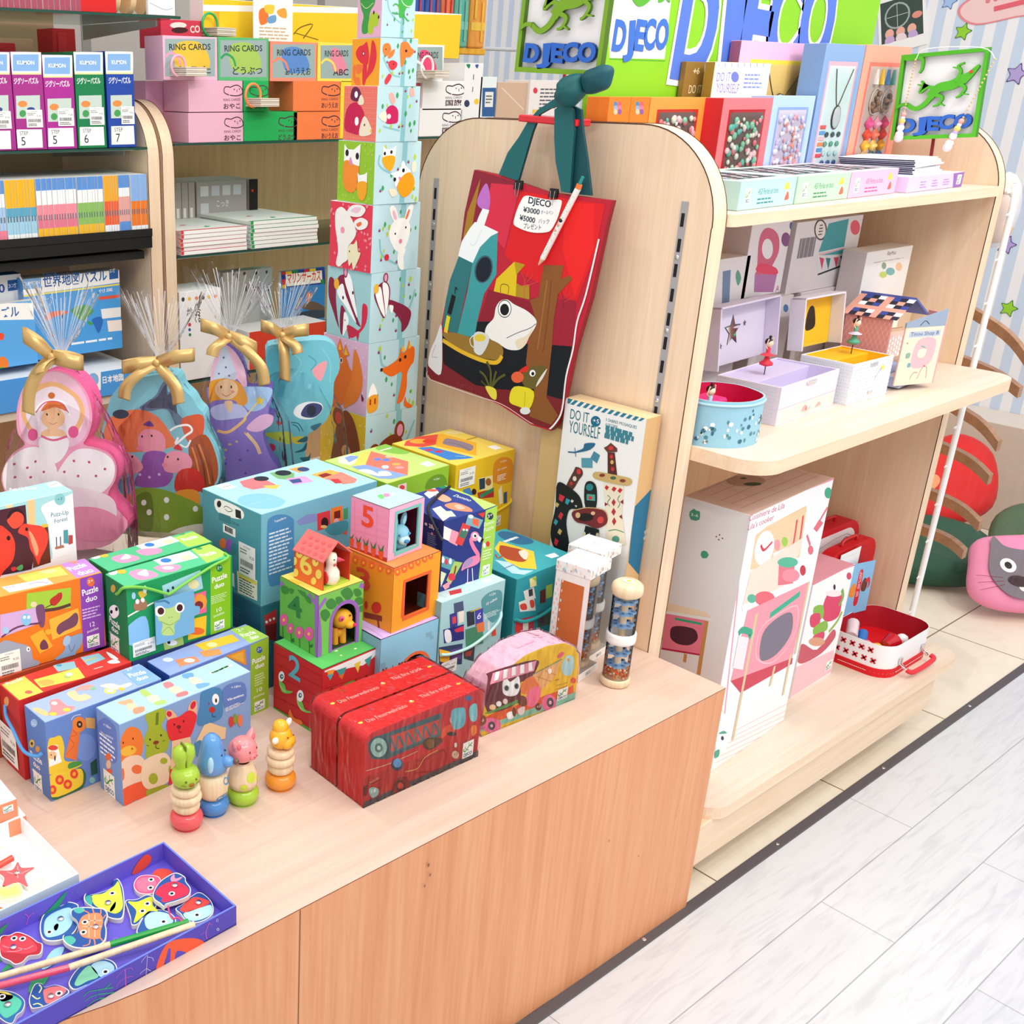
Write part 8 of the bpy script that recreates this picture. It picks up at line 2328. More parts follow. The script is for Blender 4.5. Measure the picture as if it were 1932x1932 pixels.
carton('display_card','white frame card on the uppermost glass shelf, near its right end','card',(-0.2844,1.455,1.6515),0,(0.0714,0.01,0.059),{'*':'f4f2f8'},{'F':'''u2
L 9098b8 3 10 61 98 -31 55 10'''},group='toys along the uppermost glass shelf')
for i,(x,k)in enumerate(((-.36,'e8c498'),(-.32,'e8c498'),(-.278,'e8c498'))):
 mb=MB();mb.tube([(0,0,0),(.014,0,0)],.032,k,24);mb.build('wheel',None,(x,1.5,1.684));o=bpy.data.objects[-1]if 0 else[q for q in COL.objects if q.name.startswith('wheel')][-1];o.name='wooden_toy_wheel';tag(o,'round wooden toy wheel standing on the uppermost glass shelf','wooden toy','wooden wheels on the uppermost shelf')
books(-.66,-.45,16,1.455,1.6515,.12,.12,[('c05070',.3),('f0e0d8',.1),('a84c60',.6)],'thin maroon and pink books on the uppermost glass shelf','maroon books on the uppermost shelf','thin_book')
for x,w_,h_,k,lb in((-.68,.1,.065,'e8d8d0','white and red package behind the numbered puzzle boxes, at the left'),(-.57,.12,.05,'d8a888','tan package behind the numbered puzzle boxes'),(-.40,.06,.075,'d02830','red package behind the numbered puzzle boxes, near the end panels')):
 mb=MB();mb.box((0,0,0),(w_,.08,h_+.18),{'*':k});mb.box((w_*.2,-.004,h_+.1),(w_*.6,0,h_+.17),'d83038',.002);tag(mb.build('toy_box',None,(x,1.7,1.3725)),lb,'toy box','packages behind the numbered puzzle boxes')
carton('toy_box','tall white boxed toy kitchen with pink cooker pictures, standing on the bottom deck','toy box',(0.145,0.086,0.2012),3,(0.337,0.137,0.574),{'*':'f0f0f2','L':'e8e8ea','F':'f4f5f8','T':'e0c4b8'},{'F':'''u2
L f090a0 9 -60 1460 923 -31
L f090a0 11 -56 1459 154 -1125
t d06880 31 -21 1410 330 1393|Cuisiniere de Lila
t d06880 29 -13 1363 237 1356|Lila's cooker
P ecd0a8 80 1316 104 19 389 12 17 -21 28 -272 -531 81
e fbfbfb 198 1217 101 -37 -5 -90
L d84050 15 152 1246 45 -38 73 24
P f0f0f0 303 1162 154 -6 5 -15 -152 2
e f0a0a8 332 1198 33 -9 12 -34
e a0d050 408 1196 34 -9 11 -29
L e84858 17 500 1291 13 -123 -16 -50
L e84858 17 562 1297 17 -119 -6 -53
e 3ca888 809 1360 45 -10 14 -33
L e07080 18 836 1275 -46 -43 -26 -25
P e07080 765 1225 60 -33 -59 -36 -49 31
L e07080 15 654 1167 64 -72
e e07080 736 1063 33 -9 12 -29
P f0e0d0 95 1124 514 43 -9 -86 -149 -225 -375 93
P f4f6f6 66 952 733 -40 22 -52 -733 53
e e86878 305 917 116 -35 16 -45
e 58b898 160 961 48 -15 9 -27
P e87888 392 1073 184 -41 24 -119 -174 40
e 58b898 490 1062 120 -33 12 -32
e f090a0 556 971 107 -31 15 -41
e c83040 691 961 35 -10 13 -33
P f49cac 140 902 655 -35 -14 -486 -683 138
P d04058 96 525 695 -111 4 -38 -560 28
L 3cb090 34 401 792 311 30
L f8c4d0 7 379 765 326 -11 33 -200 -192 -79 -203 95 -30 148 66 47
B 7c7484 374 721 158 30 131 -30 39 -131 -126 -77 -166 16 -54 94
L dcc8a0 26 247 852 1 -365 -3 -369
L dcc8a0 23 581 439 -13 -117
L dcc8a0 24 754 451 6 -256
L dcc8a0 23 795 867 12 -434
L 3ca888 35 89 792 35 10 95 -47 -11 -25
P f4e8ec 93 780 115 -50 0 -182 -117 53
L f0b4b8 2 92 45 757 -118
L f0b4b8 2 96 74 750 -114
L f0b4b8 2 100 102 741 -102
L f0b4b8 2 167 123 671 -90
L f0b4b8 2 210 146 625 -80
L f0b4b8 2 252 174 596 -66
B fbfbfb 82 80 -33 161 64 3 67 -56 16 -76 -40 -34
B 4ca88c 68 233 50 -6 43 -32 -73 25
e 203050 120 182 17 -7 5 -15
B 4ca88c 73 84 -5 41 43 -8 5 -42''','L':'''u2
P 48a084 59 1387 12 -7 19 1 5 -19 0 -22 -18 -12 -26 -1 -12 18 1 22
t fff 14 48 1347 86 1350|3-6
P 48a084 143 1194 15 -1 13 -13 -8 -20 -22 -8 -12 14 2 18
e 9c5868 192 1282 4 1 1 -4
e 9c5868 207 1296 4 1 1 -4
e 9c5868 224 1283 4 1 1 -4
e 9c5868 207 1271 4 1 1 -4
P f0dcc0 -3 859 207 27 34 -19 -234 -52
P eef0f0 -3 815 242 50 0 -13 -240 -53
P ea8098 1 800 224 44 -12 -194 -209 -46
P b82850 4 608 210 49 -1 -10 -208 -50
L 3ca880 13 51 791 143 25
B 502838 37 707 6 33 43 23 66 12 27 -17 4 -35 -34 -42 -57 -18 -43 11
L c89058 20 216 841 5 -298
L c89058 16 137 625 1 -46''','T':'''u2
L c08078 3 99 372 503 30
L c08078 3 104 321 651 25
L c08078 3 98 266 759 -3
L c08078 3 77 194 828 12
L c08078 3 71 140 811 -19
L c08078 3 55 82 830 -16
L d8a098 2 107 350 -31 -257
L d8a098 2 302 363 -82 -302
L d8a098 2 482 364 -78 -305
L d8a098 2 682 353 -110 -307
L d8a098 2 823 290 -55 -244
e b89888 444 263 78 -64 -78 -41
e 305038 422 217 35 -29 -24 -12
e 403830 470 290 13 -11 -12 -6'''})
carton('toy_box','white and pink boxed tea set, standing right of the toy kitchen box','toy box',(0.584,0.146,0.2012),1,(0.193,0.084,0.288),{'*':'f4f0f2','F':'f4f4f6','T':'e8a0b0'},{'F':'''u2
P f0c4cc -3 5 520 7 -63 158 -473 39
P e04868 239 846 247 -134 -479 31 -11 27
B c85868 -31 303 50 48 200 -104 159 81 52 -69 -145 -60 -238 13
B d84468 198 602 121 -10 80 -48 19 -136 -145 5 -90 79
e f4e4e8 285 589 108 -31 9 -23
e 302030 274 633 16 -5 8 -20
L 78b050 26 388 482 31 43 -38 63
B 88b848 63 566 111 -20 34 -87 -99 17
B d84468 46 521 111 -21 21 -83 -102 25
B 88b848 118 422 138 3 40 -71 -143 6
B d84468 140 364 121 -12 10 -56 -117 31
L 90b848 23 329 330 80 41 39 54
e d8a080 196 307 108 -35 13 -33
e d04868 436 658 33 -9 11 -26
g 390 42 468 105'''})
def rbox(mb,w_,d_,h_,r_,k,z=0,wall=.0015,band=None,kin=None):
 o=rrect(0,0,w_,d_,r_,5);i=rrect(wall,wall,w_-wall,d_-wall,r_-wall,5);n=len(o)
 V=[(x,y,z)for x,y in o]+[(x,y,z+h_)for x,y in o]+[(x,y,z+h_)for x,y in i]+[(x,y,z+wall)for x,y in i]
 mb.mesh(V,[(j,(j+1)%n,n+(j+1)%n,n+j)for j in range(n)],k,True);mb.mesh(V,[(n+j,n+(j+1)%n,2*n+(j+1)%n,2*n+j)for j in range(n)],k)
 mb.mesh(V,[(2*n+j,2*n+(j+1)%n,3*n+(j+1)%n,3*n+j)for j in range(n)],kin or k,True);mb.face([V[3*n+j]for j in range(n)],kin or k);mb.face([V[j]for j in range(n)],k)
cs=thing('play_suitcase','open white toy suitcase with red crosses, full of play pieces, on the deck','suitcase',(.842,.052,.2012),0)
mb=MB();rbox(mb,.23,.16,.083,.045,'f2f2f4',kin='b82030');rn=random.Random(2)
for i in range(9):
 x,z=.035+.011*i,.04+.025*(i%2)
 for a in(45,135):mb.face([(-.0004,x+.008*math.cos(R(a))*s+.0025*math.cos(R(a+90))*q,z+.008*math.sin(R(a))*s+.0025*math.sin(R(a+90))*q)for s,q in((-1,-1),(1,-1),(1,1),(-1,1))],'d01c30')
mb.build('case_body',cs)
mb=MB();o=rrect(-.002,-.002,.232,.162,.047,5);mb.ext(o,(0,0,0),(1,0,0),(0,1,0),(0,0,1),.022,'d81420');q=[(a,b)for a,b in rrect(-.0028,-.0028,.2328,.1628,.048,8)]
for i in range(0,len(q)):a,b=Vector((*q[i],.011)),Vector((*q[(i+1)%len(q)],.011));[mb.tube([a.lerp(b,t),a.lerp(b,min(t+.05,1))],.0007,'f8f0f0',4)for t in([0]if(b-a).length<.03 else[x/14 for x in range(14)])]
mb.build('red_rim',cs)
mb=MB();P=[(.055,-.003,.03),(.055,-.022,.022),(.068,-.034,.018),(.168,-.034,.018),(.181,-.022,.022),(.181,-.003,.03)];mb.tube(catmull(P[1:5],False,4),.006,'e0303c',8);mb.tube(P[:2],.0014,'chrome',6);mb.tube(P[4:],.0014,'chrome',6);mb.build('handle',cs)
for y in(.06,.176):mb=MB();mb.box((y-.007,-.005,.028),(y+.007,-.001,.046),'chrome',.001);mb.tube([(y-.004,-.005,.03),(y-.004,-.017,.02),(y+.004,-.017,.02),(y+.004,-.005,.03)],.0012,'chrome',6);mb.build('clasp',cs)
PG='play doctor pieces in the open suitcase'
def piece(nm,lb,P,r_,k,extra=None):
 P=[Vector(p)*.79 for p in P];r_=[q*.8 for q in r_]if isinstance(r_,list)else r_*.8;o=Vector((.842,.052,.2172))+P[0];mb=MB();mb.tube([p-P[0]for p in P],r_,k,12)
 if extra:mb.ball(Vector(P[-1])-Vector(P[0]),extra[0],extra[1],8,extra[2]if len(extra)>2 else(1,1,1))
 return tag(mb.build(nm,None,o),lb,'toy piece',PG)
piece('toy_cup','dark red toy cup lying on its side in the suitcase',[(.075,.05,.055),(.12,.045,.06)],[.016,.027],'c81828g');piece('toy_bottle','white rounded toy bottle beside the red cup in the suitcase',[(.13,.045,.06),(.165,.04,.055)],.014,'f4f4f4g',(.014,'f4f4f4g'))
piece('toy_stick','yellow toy stick at the front of the suitcase',[(.10,.022,.05),(.2,.03,.035)],.005,'f0b030g');piece('toy_mirror','round red toy mirror with a white heart in the suitcase',[(.2,.05,.03),(.206,.045,.034)],.023,'e0303cg',(.014,'f4f0f4',(.9,.4,1)))
piece('toy_cloth','blue folded cloth piece in the suitcase',[(.03,.1,.05),(.1,.13,.06)],.014,'3078c8');piece('toy_packet','clear and pink packet at the back of the suitcase',[(.02,.13,.07),(.1,.165,.08)],.018,'e8d8e0g');piece('toy_ball','yellow toy piece behind the red cup in the suitcase',[(.05,.06,.04),(.07,.07,.045)],.016,'f0c040g');piece('toy_tube','clear pale blue tube in the suitcase',[(.15,.07,.03),(.22,.09,.03)],.008,'c0d0e8g')
piece('toy_block','pink and white wrapped piece at the left of the suitcase',[(.005,.09,.06),(.03,.08,.06)],.016,'e88098')
def suitcase(pos,yaw,tilt,w_,h_,d_,kf,kr,label,art=''):
 t=thing('play_suitcase',label,'suitcase',pos,group='upright red toy suitcases',rot=(R(tilt),0,R(yaw)))
 mb=MB();P=rrect(0,0,w_,h_,w_*.2,5);mb.ext(P,(0,d_,0),(1,0,0),(0,0,1),(0,-1,0),d_,kr,kr)
 mb.ext([(w_/2+(x-w_/2)*.86,h_/2+(z-h_/2)*.88)for x,z in P],(0,-.0002,0),(1,0,0),(0,0,1),(0,-1,0),.0003,kf,back=False)
 if art:mb.art((0,-.0006,0),(1,0,0),(0,0,1),w_,h_,art)
 mb.build('case_shell',t);mb=MB();mb.tube(catmull([(w_*.35,d_/2,h_),(w_*.38,d_/2,h_+.014),(w_*.62,d_/2,h_+.014),(w_*.65,d_/2,h_)],False,4),.004,'c81828g',8);mb.build('handle',t);return t
suitcase((.845,.3,.2012),-1,0,.265,.285,.05,'f0eef0','d01c2c','red rimmed suitcase with white printed front, rearmost on the deck','l 283868 5 300 250 1150 250 1150 1200 300 1200\ne 303848 800 900 160 0 0 160\ne f4f2f4 800 900 148 0 0 148\ne 303848 980 1130 95 0 0 95\ne f4f2f4 980 1130 85 0 0 85\nl 303848 6 900 1100 1000 1200 1100 1100\ne 2858a0 1350 1600 40 0 0 40\nb d83848 700 1500 800 1560 780 1480')
suitcase((.852,.243,.2012),0,0,.25,.255,.03,'c81420','d01420','red upright suitcase lid behind the open white suitcase','')
def sheet(pos,yaw,w_,h_,k,art,label,cat='card',tilt=0,roll=0):
 mb=MB();mb.box((0,0,0),(w_,.0012,h_),{'*':k},.0002)
 if art:mb.art((0,0,0),(1,0,0),(0,0,1),w_,h_,art)
 return tag(mb.build('paper_sheet',None,pos,rot=(R(tilt),R(roll),R(yaw))),label,cat)
sheet((.9,.236,.34),0,.1,.11,'f4f4f6','q 303848 4 200 200 320 360\nl b0b4c0 3 20 500 400 480','white instruction leaflet inside the red suitcase lid','leaflet')
sheet((.915,.217,.285),-6,.118,.135,'88c0e8','b d82030 270 120 350 120 360 300 350 560 270 560 260 300\nb e89030 130 260 220 230 260 340 200 420 130 360\nb 6a3020 380 300 470 280 500 380 430 460 370 400\nb d82838 440 420 520 380 510 300 560 360 520 460\nt fff 120 285 420 335 420|한 B\nt fff 60 285 330 335 330|과 B\nt fff 60 285 230 335 230|점 B','pale blue flyer with a red cross emblem leaning in front of the red suitcase lid','flyer',-4,5)
# ---------- middle shelf ----------
t=thing('heart_tin','half-oval blue music tin printed with white flowers and a swallow, red inside','music box',(.118,.165,.909));mb=MB()
P=[(-.066,.055),(-.07,.02),(-.062,-.02),(-.03,-.052),(.01,-.062),(.055,-.05),(.08,-.01),(.085,.03),(.06,.07),(.0,.085),(-.045,.08)];Q=catmull(P,True,4);n=len(Q);V=[(x,y,z)for z in(0,.085)for x,y in Q]+[(x*.95,y*.95,z)for z in(.085,.03)for x,y in Q]
for a,k in((0,'98c8dc'),(1,'a8d4e4'),(2,'d01850')):mb.mesh(V,[(a*n+j,a*n+(j+1)%n,(a+1)*n+(j+1)%n,(a+1)*n+j)for j in range(n)],k,True)
mb.face(V[3*n:],'d81858');mb.box((-.05,.0,.031),(.02,.05,.075),'ee3080',.004)
rn=random.Random(8)
def onwall(j,z,r_,k,sq=1):
 p,p2=Vector(Q[j%n]),Vector(Q[(j+1)%n]);u=(p2-p).normalized();nn=Vector((u.y,-u.x));c=p+(p2-p)*rn.random()+nn*.0006;mb.face([(c.x+u.x*r_*sq*math.cos(R(a)),c.y+u.y*r_*sq*math.cos(R(a)),z+r_*math.sin(R(a)))for a in range(0,360,36)],k)
for i in range(70):j=rn.randint(6,22);onwall(j,.008+.06*rn.random()*(1-abs(j-14)/14),.0024+.002*rn.random(),rn.choice(['f8f8f8','f8f8f8','3c6c84','508c98']),rn.choice([1,.6]))
mb.build('tin_body',t);mb=MB();mb.tube([(x*1.01,y*1.01,.078)for x,y in Q],.0025,'b0d8e8g',6,True);mb.build('tin_rim',t)
def dancer(pos,label,dress,k2,parent=None,s=1):
 t=thing('dancer_figure',label,'figurine',pos,0,'spring dancers in the music boxes');mb=MB();mb.tube([(0,0,0),(0,0,.02)],.001,'303030',8);mb.build('spring',t)
 mb=MB();mb.lathe([(.0018,.02),(.013,.024),(.0125,.028),(.006,.033),(.0032,.045),(.0045,.056),(.002,.059)],dress,16);mb.lathe([(.014,.043),(.003,.048)],k2,16);mb.build('dress',t)
 mb=MB();mb.ball((0,0,.066),.0075,'f4d4bc',8);mb.tube([(.003,0,.055),(.012,0,.062),(.008,-.002,.076)],.0013,'f4d4bc',6);mb.tube([(-.003,0,.055),(-.012,0,.062),(-.008,-.002,.076)],.0013,'f4d4bc',6);mb.build('body',t)
 mb=MB();mb.ball((0,.002,.069),.008,'281818',8,(1,.9,.9));mb.ball((0,0,.079),.003,'281818',6);mb.build('hair',t)
dancer((.075,.165,.94),'small dancer in pale blue in the red-lined tin','b8dcec','68a8d0');
def openbox(name,label,pos,yaw,w_,d_,h_,k,kin,klid,lh,art,lart,kl=None,taper=0):
 t=thing(name,label,'music box',pos,yaw,'open music boxes on the middle shelf');mb=MB();th=.004;g={'*':k}
 mb.box((0,0,0),(w_,d_,h_*.42),g);mb.box((0,0,h_*.42),(w_,th,h_),{'*':k,'B':kin});mb.box((0,d_-th,h_*.42),(w_,d_,h_),{'*':k,'F':kin});mb.box((0,th,h_*.42),(th,d_-th,h_),{'*':k,'R':kin});mb.box((w_-th,th,h_*.42),(w_,d_-th,h_),{'*':k,'L':kin})
 mb.box((th,d_*.45,h_*.42),(w_-th,d_-th,h_*.95),{'*':kin});rn=random.Random(3)
 mb.art((0,0,0),(1,0,0),(0,0,1),w_,h_,art);mb.art((0,d_,0),(0,-1,0),(0,0,1),d_,h_,'\n'.join('e b8d0e4 %d %d 5 0 0 5'%(15+i*26,20+j*34)for i in range(24)for j in range(12)));mb.build('box_body',t)
 mb=MB();mb.box((w_*.42,-.003,h_*.86),(w_*.58,0,h_*.95),'chrome',.001);mb.build('clasp',t);mb=MB();mb.ball((w_*.5,-.003,h_*.22),.0045,'chrome',6);mb.build('drawer_knob',t)
 l=MB();l.box((0,0,0),(w_,.004,lh),{'*':klid,'F':kl or klid});l.box((0,-.03,0),(.004,0,lh),{'*':klid});l.box((w_-.004,-.03,0),(w_,0,lh),{'*':klid});l.box((0,-.03,lh-.004),(w_,0,lh),{'*':klid});l.art((0,-.0003,0),(1,0,0),(0,0,1),w_,lh,lart)
 o=l.build('lid',t,(0,d_+.03,h_+.002),rot=(R(-6),0,0));return t
star=lambda cx,cz,r_:' '.join('%g %g'%(cx+r_*(1 if i%2==0 else.45)*math.sin(R(36*i)),cz+r_*(1 if i%2==0 else.45)*math.cos(R(36*i)))for i in range(10))
t=openbox('music_box','open lilac music box with a star mirror in its lid',(.282,.143,.909),3,.242,.132,.076,'e6dcea','d4ccec','d8d0e4',.125,'l c8b0b8 3 10 160 1200 160\nr f4dcd8 30 20 1180 150\nb e8b0a8 500 60 560 120 640 60\nb e8b0a8 800 50 860 100 920 60','p 3c4c60 %s\np 505868 %s\np 505868 %s'%(star(520,330,170),star(300,200,36),star(760,380,36)))
m2=MB();m2.ext([tuple(map(float,q))for q in zip(*[iter([float(a)*UN for a in star(520,330,150).split()])]*2)],(0,-.0008,0),(1,0,0),(0,0,1),(0,-1,0),.0006,'mirror');m2.build('star_mirror',t,(0,.162,.078),rot=(R(-6),0,0))
dancer((.366,.228,.978),'dancer in a red tutu on the lilac music box','e83850','f04858')
dots2='\n'.join('e %s %d %d 5 0 0 6'%(['8098d8','b0b8e0','f0d048'][(i*j)%3],20+i*48,20+j*38)for i in range(16)for j in range(11));
openbox('music_box','open starry white music box lined in yellow',(.543,.137,.909),-2,.157,.115,.085,'ecf0f8','f8c020','e4e0ec',.11,dots2+'\np f4e040 %s\nl 88a0e0 8 430 230 520 320'%star(560,330,40),'r f8c020 40 40 745 500\nb 282018 300 180 300 330 350 420 420 420 460 340 470 200','f0c838')
mb=MB();dancer((.655,.2,.99),'pale fairy figure on the yellow-lined music box','58a888','d8c8e8')
sh=thing('toy_house_box','folding dollhouse music box marked Tinou Shop with patterned roof','music box',(.738,.135,.909),4);mb=MB()
mb.box((.0,.03,0),(.17,.13,.028),{'*':'a8b8e0','L':'d87868'},.001);mb.box((0,.03,.028),(.004,.13,.15),{'*':'d8988c','L':'d8908c'});mb.box((0,.126,.028),(.17,.13,.15),{'*':'d8988c'});mb.art((0,.13,0),(0,-1,0),(0,0,1),.1,.15,'\n'.join('l f4c8c0 3 %d 140 %d 750\nl f4c8c0 3 %d 140 %d 750'%(x,x+300,x+300,x)for x in range(-300,500,50)));mb.build('house_walls',sh)
mb=MB()
for i in range(6):
 for j in range(8):mb.face([(x,y,z)for x,y,z in((-.006+.0145*i,.02+.0145*j,.15+.0055*i),(.0085+.0145*i,.02+.0145*j,.1555+.0055*i),(.0085+.0145*i,.0345+.0145*j,.1555+.0055*i),(-.006+.0145*i,.0345+.0145*j,.15+.0055*i))],['282c40','f8f8fc','e8a898','3c50a0'][(i+2*j+i*j)%4])
mb.ext([(.081,.183),(.172,.14),(.172,.145),(.081,.188)],(0,.136,0),(1,0,0),(0,0,1),(0,-1,0),.116,'5868b0');mb.build('house_roof',sh)
mb=MB();mb.box((0,0,0),(.105,.004,.125),{'*':'e8c0b8','F':'e8dcc8'});mb.ext([(0,.125),(.105,.125),(.105,.16),(0,.135)],(0,.004,0),(1,0,0),(0,0,1),(0,-1,0),.004,'98a8c0')
mb.art((0,0,0),(1,0,0),(0,0,1),.105,.16,'r b8c4d8 60 520 480 580\nt 304060 40 80 535 460 535|Tinou Shop B\nb f0b8c0 180 200 420 220 440 480 200 480\nb f4e8d0 250 300 330 300 340 380 240 380\nl 58a898 10 260 420 320 400\nl a07058 6 300 60 340 180 400 180 420 60\nl a07058 6 200 60 230 130 290 130\nb 88b0a0 80 300 130 300 130 350 80 350\nb 78a8b8 130 200 170 200 165 240 130 240\ne d84058 60 460 8 0 0 8\ne d84058 360 200 8 0 0 8\nl 304868 8 180 640 240 690 300 650');mb.box((.105,0,0),(.109,.05,.15),{'*':'e8a8a8'});mb.build('house_door',sh,(-.002,.0,.012),rot=(0,0,R(-24)))
mb=MB();mb.box((0,0,0),(.135,.004,.115),{'*':'e8c8b8','F':'d0b498'});mb.box((0,-.03,0),(.13,0,.05),{'*':'f4d0c8'});mb.art((0,0,0),(1,0,0),(0,0,1),.135,.115,'r f4ecdc 200 300 440 540\nb f0a0a0 230 400 300 400 260 340\nb e0c840 340 480 400 480 370 420\nl 8a6848 6 100 290 560 290');mb.art((0,-.03,0),(1,0,0),(0,0,1),.13,.05,'\n'.join('e fff %d %d 16 0 0 22'%(30+i*48,30+j*56+(i%2)*24)for i in range(13)for j in range(4)));mb.build('house_side_room',sh,(.175,.128,.028),rot=(0,0,R(-12)))
mb=MB();mb.box((.02,-.004,.004),(.16,.03,.026),{'*':'b8c8ec','T':'f4f4fc'});mb.ball((.09,-.008,.014),.005,'chrome',6);mb.build('drawer',sh)
carton('toy_box','white box showing a pink shell vanity, back left of the middle shelf','toy box',(0.4371,0.345,1.1061),0,(0.1528,0.07,0.1493),{'*':'f0ecf0','L':'d8d0d4'},{'F':'''u2
B d86888 111 148 -26 131 25 61 75 3 84 -45 28 -84 -44 -78 51 -13 8 -25 -199 17
e f0f0f4 181 240 54 -4 17 -53
B e84868 113 164 52 4 136 -36 11 -34 -196 33
P b87cb0 98 117 222 -20 -9 -91 -192 19
e 5060a0 379 343 19 -1 7 -20
e 885088 347 276 45 -3 13 -37
t d04878 35 335 3 394 6|A'''},group=GP1)
carton('toy_box','large white box showing a teal music box chest, middle of the back row','toy box',(0.6411,0.36,1.092),0,(0.2867,0.12,0.1535),{'*':'f0ecf0','L':'d8d0d4'},{'F':'''u2
e 4a4038 257 329 70 -5 22 -58
e f8f4f0 257 329 56 -4 18 -49
q 303030 4 239 296 283 361
e f06878 645 317 57 -4 17 -42
P 48a8b0 335 358 216 13 8 -154 -279 -10
P f0c8d0 275 199 285 13 81 -41 -285 -4
P 48b0b8 314 188 241 16 45 -21 -229 -11
P f0f0f4 278 190 354 -19 28 -92 -332 -24
P e05070 299 180 57 -13 -3 -61
P 3c9098 372 170 56 -7 -2 -64
P e05070 462 165 55 -2 -3 -62
P 284060 534 166 71 3 -10 -66
L 283048 10 318 82 327 35
q a0a0b0 1 679 77 712 156
q 8c8890 1 57 107 240 359'''},group=GP1)
carton('toy_box','long white box under the teal music box box','toy box',(0.7018,0.355,0.9095),0,(0.2596,0.12,0.1817),{'*':'f0ecf0','L':'d8d0d4'},{'F':'''u2
e f08080 586 420 51 -5 22 -54
P 8898a8 458 414 31 15 46 -22 6 -38 -56 1
q b0b0b8 1 241 418 435 426'''},group=GP1)
carton('toy_box','cream topped white box with glass lamps picture, right of the back row','toy box',(0.8431,0.295,0.9095),0,(0.2174,0.055,0.2653),{'*':'f4f0ec','L':'d8d0d4'},{'F':'''u2
t 404048 22 240 630 346 627|BabyMusic
q 707078 3 96 596 515 602
e c8d870 241 521 48 -4 8 -19
e 80b8b8 322 532 56 -5 10 -23
e 90a890 228 572 28 -2 9 -20
e f0c8a0 417 551 41 -3 11 -25'''},group=GP1)
carton('toy_box','white box with a small blue frame picture at the far left of the back row','toy box',(0.332,0.345,0.9095),0,(0.1183,0.05,0.285),{'*':'f0ecf0','L':'d8d0d4'},{'F':'''u2
P 7890b0 56 651 71 2 35 -172 -68 7
B 6aa890 181 616 12 31 43 -44 -18 -38
e c84060 301 532 9 -1 7 -22'''},group=GP1)
carton('toy_box','white box with a light blue bauble picture behind the star mirror lid','toy box',(0.5075,0.345,0.9095),0,(0.1445,0.07,0.1849),{'*':'f0ecf0','L':'d8d0d4'},{'F':'''u2
e 5888c0 298 395 27 -3 7 -22'''},group=GP1)
# ---------- top shelf ----------
o=carton('bead_kit_box','pale mint 450 bead kit box lying nearest the end panel','craft kit',(0.106,0.188,1.3135),3,(0.2,0.19,0.049),{'*':'b8e0e0','T':'c4ecea'},{'F':'t 3c8c94 53 320 117 680 117|450 Perles en bois\nq 3c8c94 2 320 29 640 93\nb e86858 820 49 900 58 860 122\nb f0d050 780 147 880 147 840 208\ng 100 49 190 183','T':'r 404850 120 114 880 836\ne f0a0a8 180 171 30 0 0 30\ne c8e0d8 292 638 30 0 0 30\ne f4e0e8 405 498 30 0 0 30\ne d8b0c8 518 358 30 0 0 30\ne f0a0a8 631 217 30 0 0 30\ne c8e0d8 744 685 30 0 0 30\ne f4e0e8 217 545 30 0 0 30\ne d8b0c8 330 404 30 0 0 30\ne f0a0a8 443 264 30 0 0 30\ne c8e0d8 556 732 30 0 0 30\ne f4e0e8 669 591 30 0 0 30\ne d8b0c8 782 451 30 0 0 30\ne f0a0a8 255 311 30 0 0 30\ne c8e0d8 368 171 30 0 0 30\ne f4e0e8 481 638 30 0 0 30\ne d8b0c8 594 498 30 0 0 30\ne f0a0a8 707 358 30 0 0 30\ne c8e0d8 180 217 30 0 0 30\ne f4e0e8 292 685 30 0 0 30\ne d8b0c8 405 545 30 0 0 30\ne f0a0a8 518 404 30 0 0 30\ne c8e0d8 631 264 30 0 0 30\ne f4e0e8 744 732 30 0 0 30\ne d8b0c8 217 591 30 0 0 30\ne f0a0a8 330 451 30 0 0 30\ne c8e0d8 443 311 30 0 0 30\ne f4e0e8 556 171 30 0 0 30\ne d8b0c8 669 638 30 0 0 30\ne f0a0a8 782 498 30 0 0 30\ne c8e0d8 255 358 30 0 0 30\ne f4e0e8 368 217 30 0 0 30\ne d8b0c8 481 685 30 0 0 30\ne f0a0a8 594 545 30 0 0 30\ne c8e0d8 707 404 30 0 0 30\ne f4e0e8 180 264 30 0 0 30\ne d8b0c8 292 732 30 0 0 30\ne f0a0a8 405 591 30 0 0 30\ne c8e0d8 518 451 30 0 0 30\ne f4e0e8 631 311 30 0 0 30\ne d8b0c8 744 171 30 0 0 30'},group=GP4)
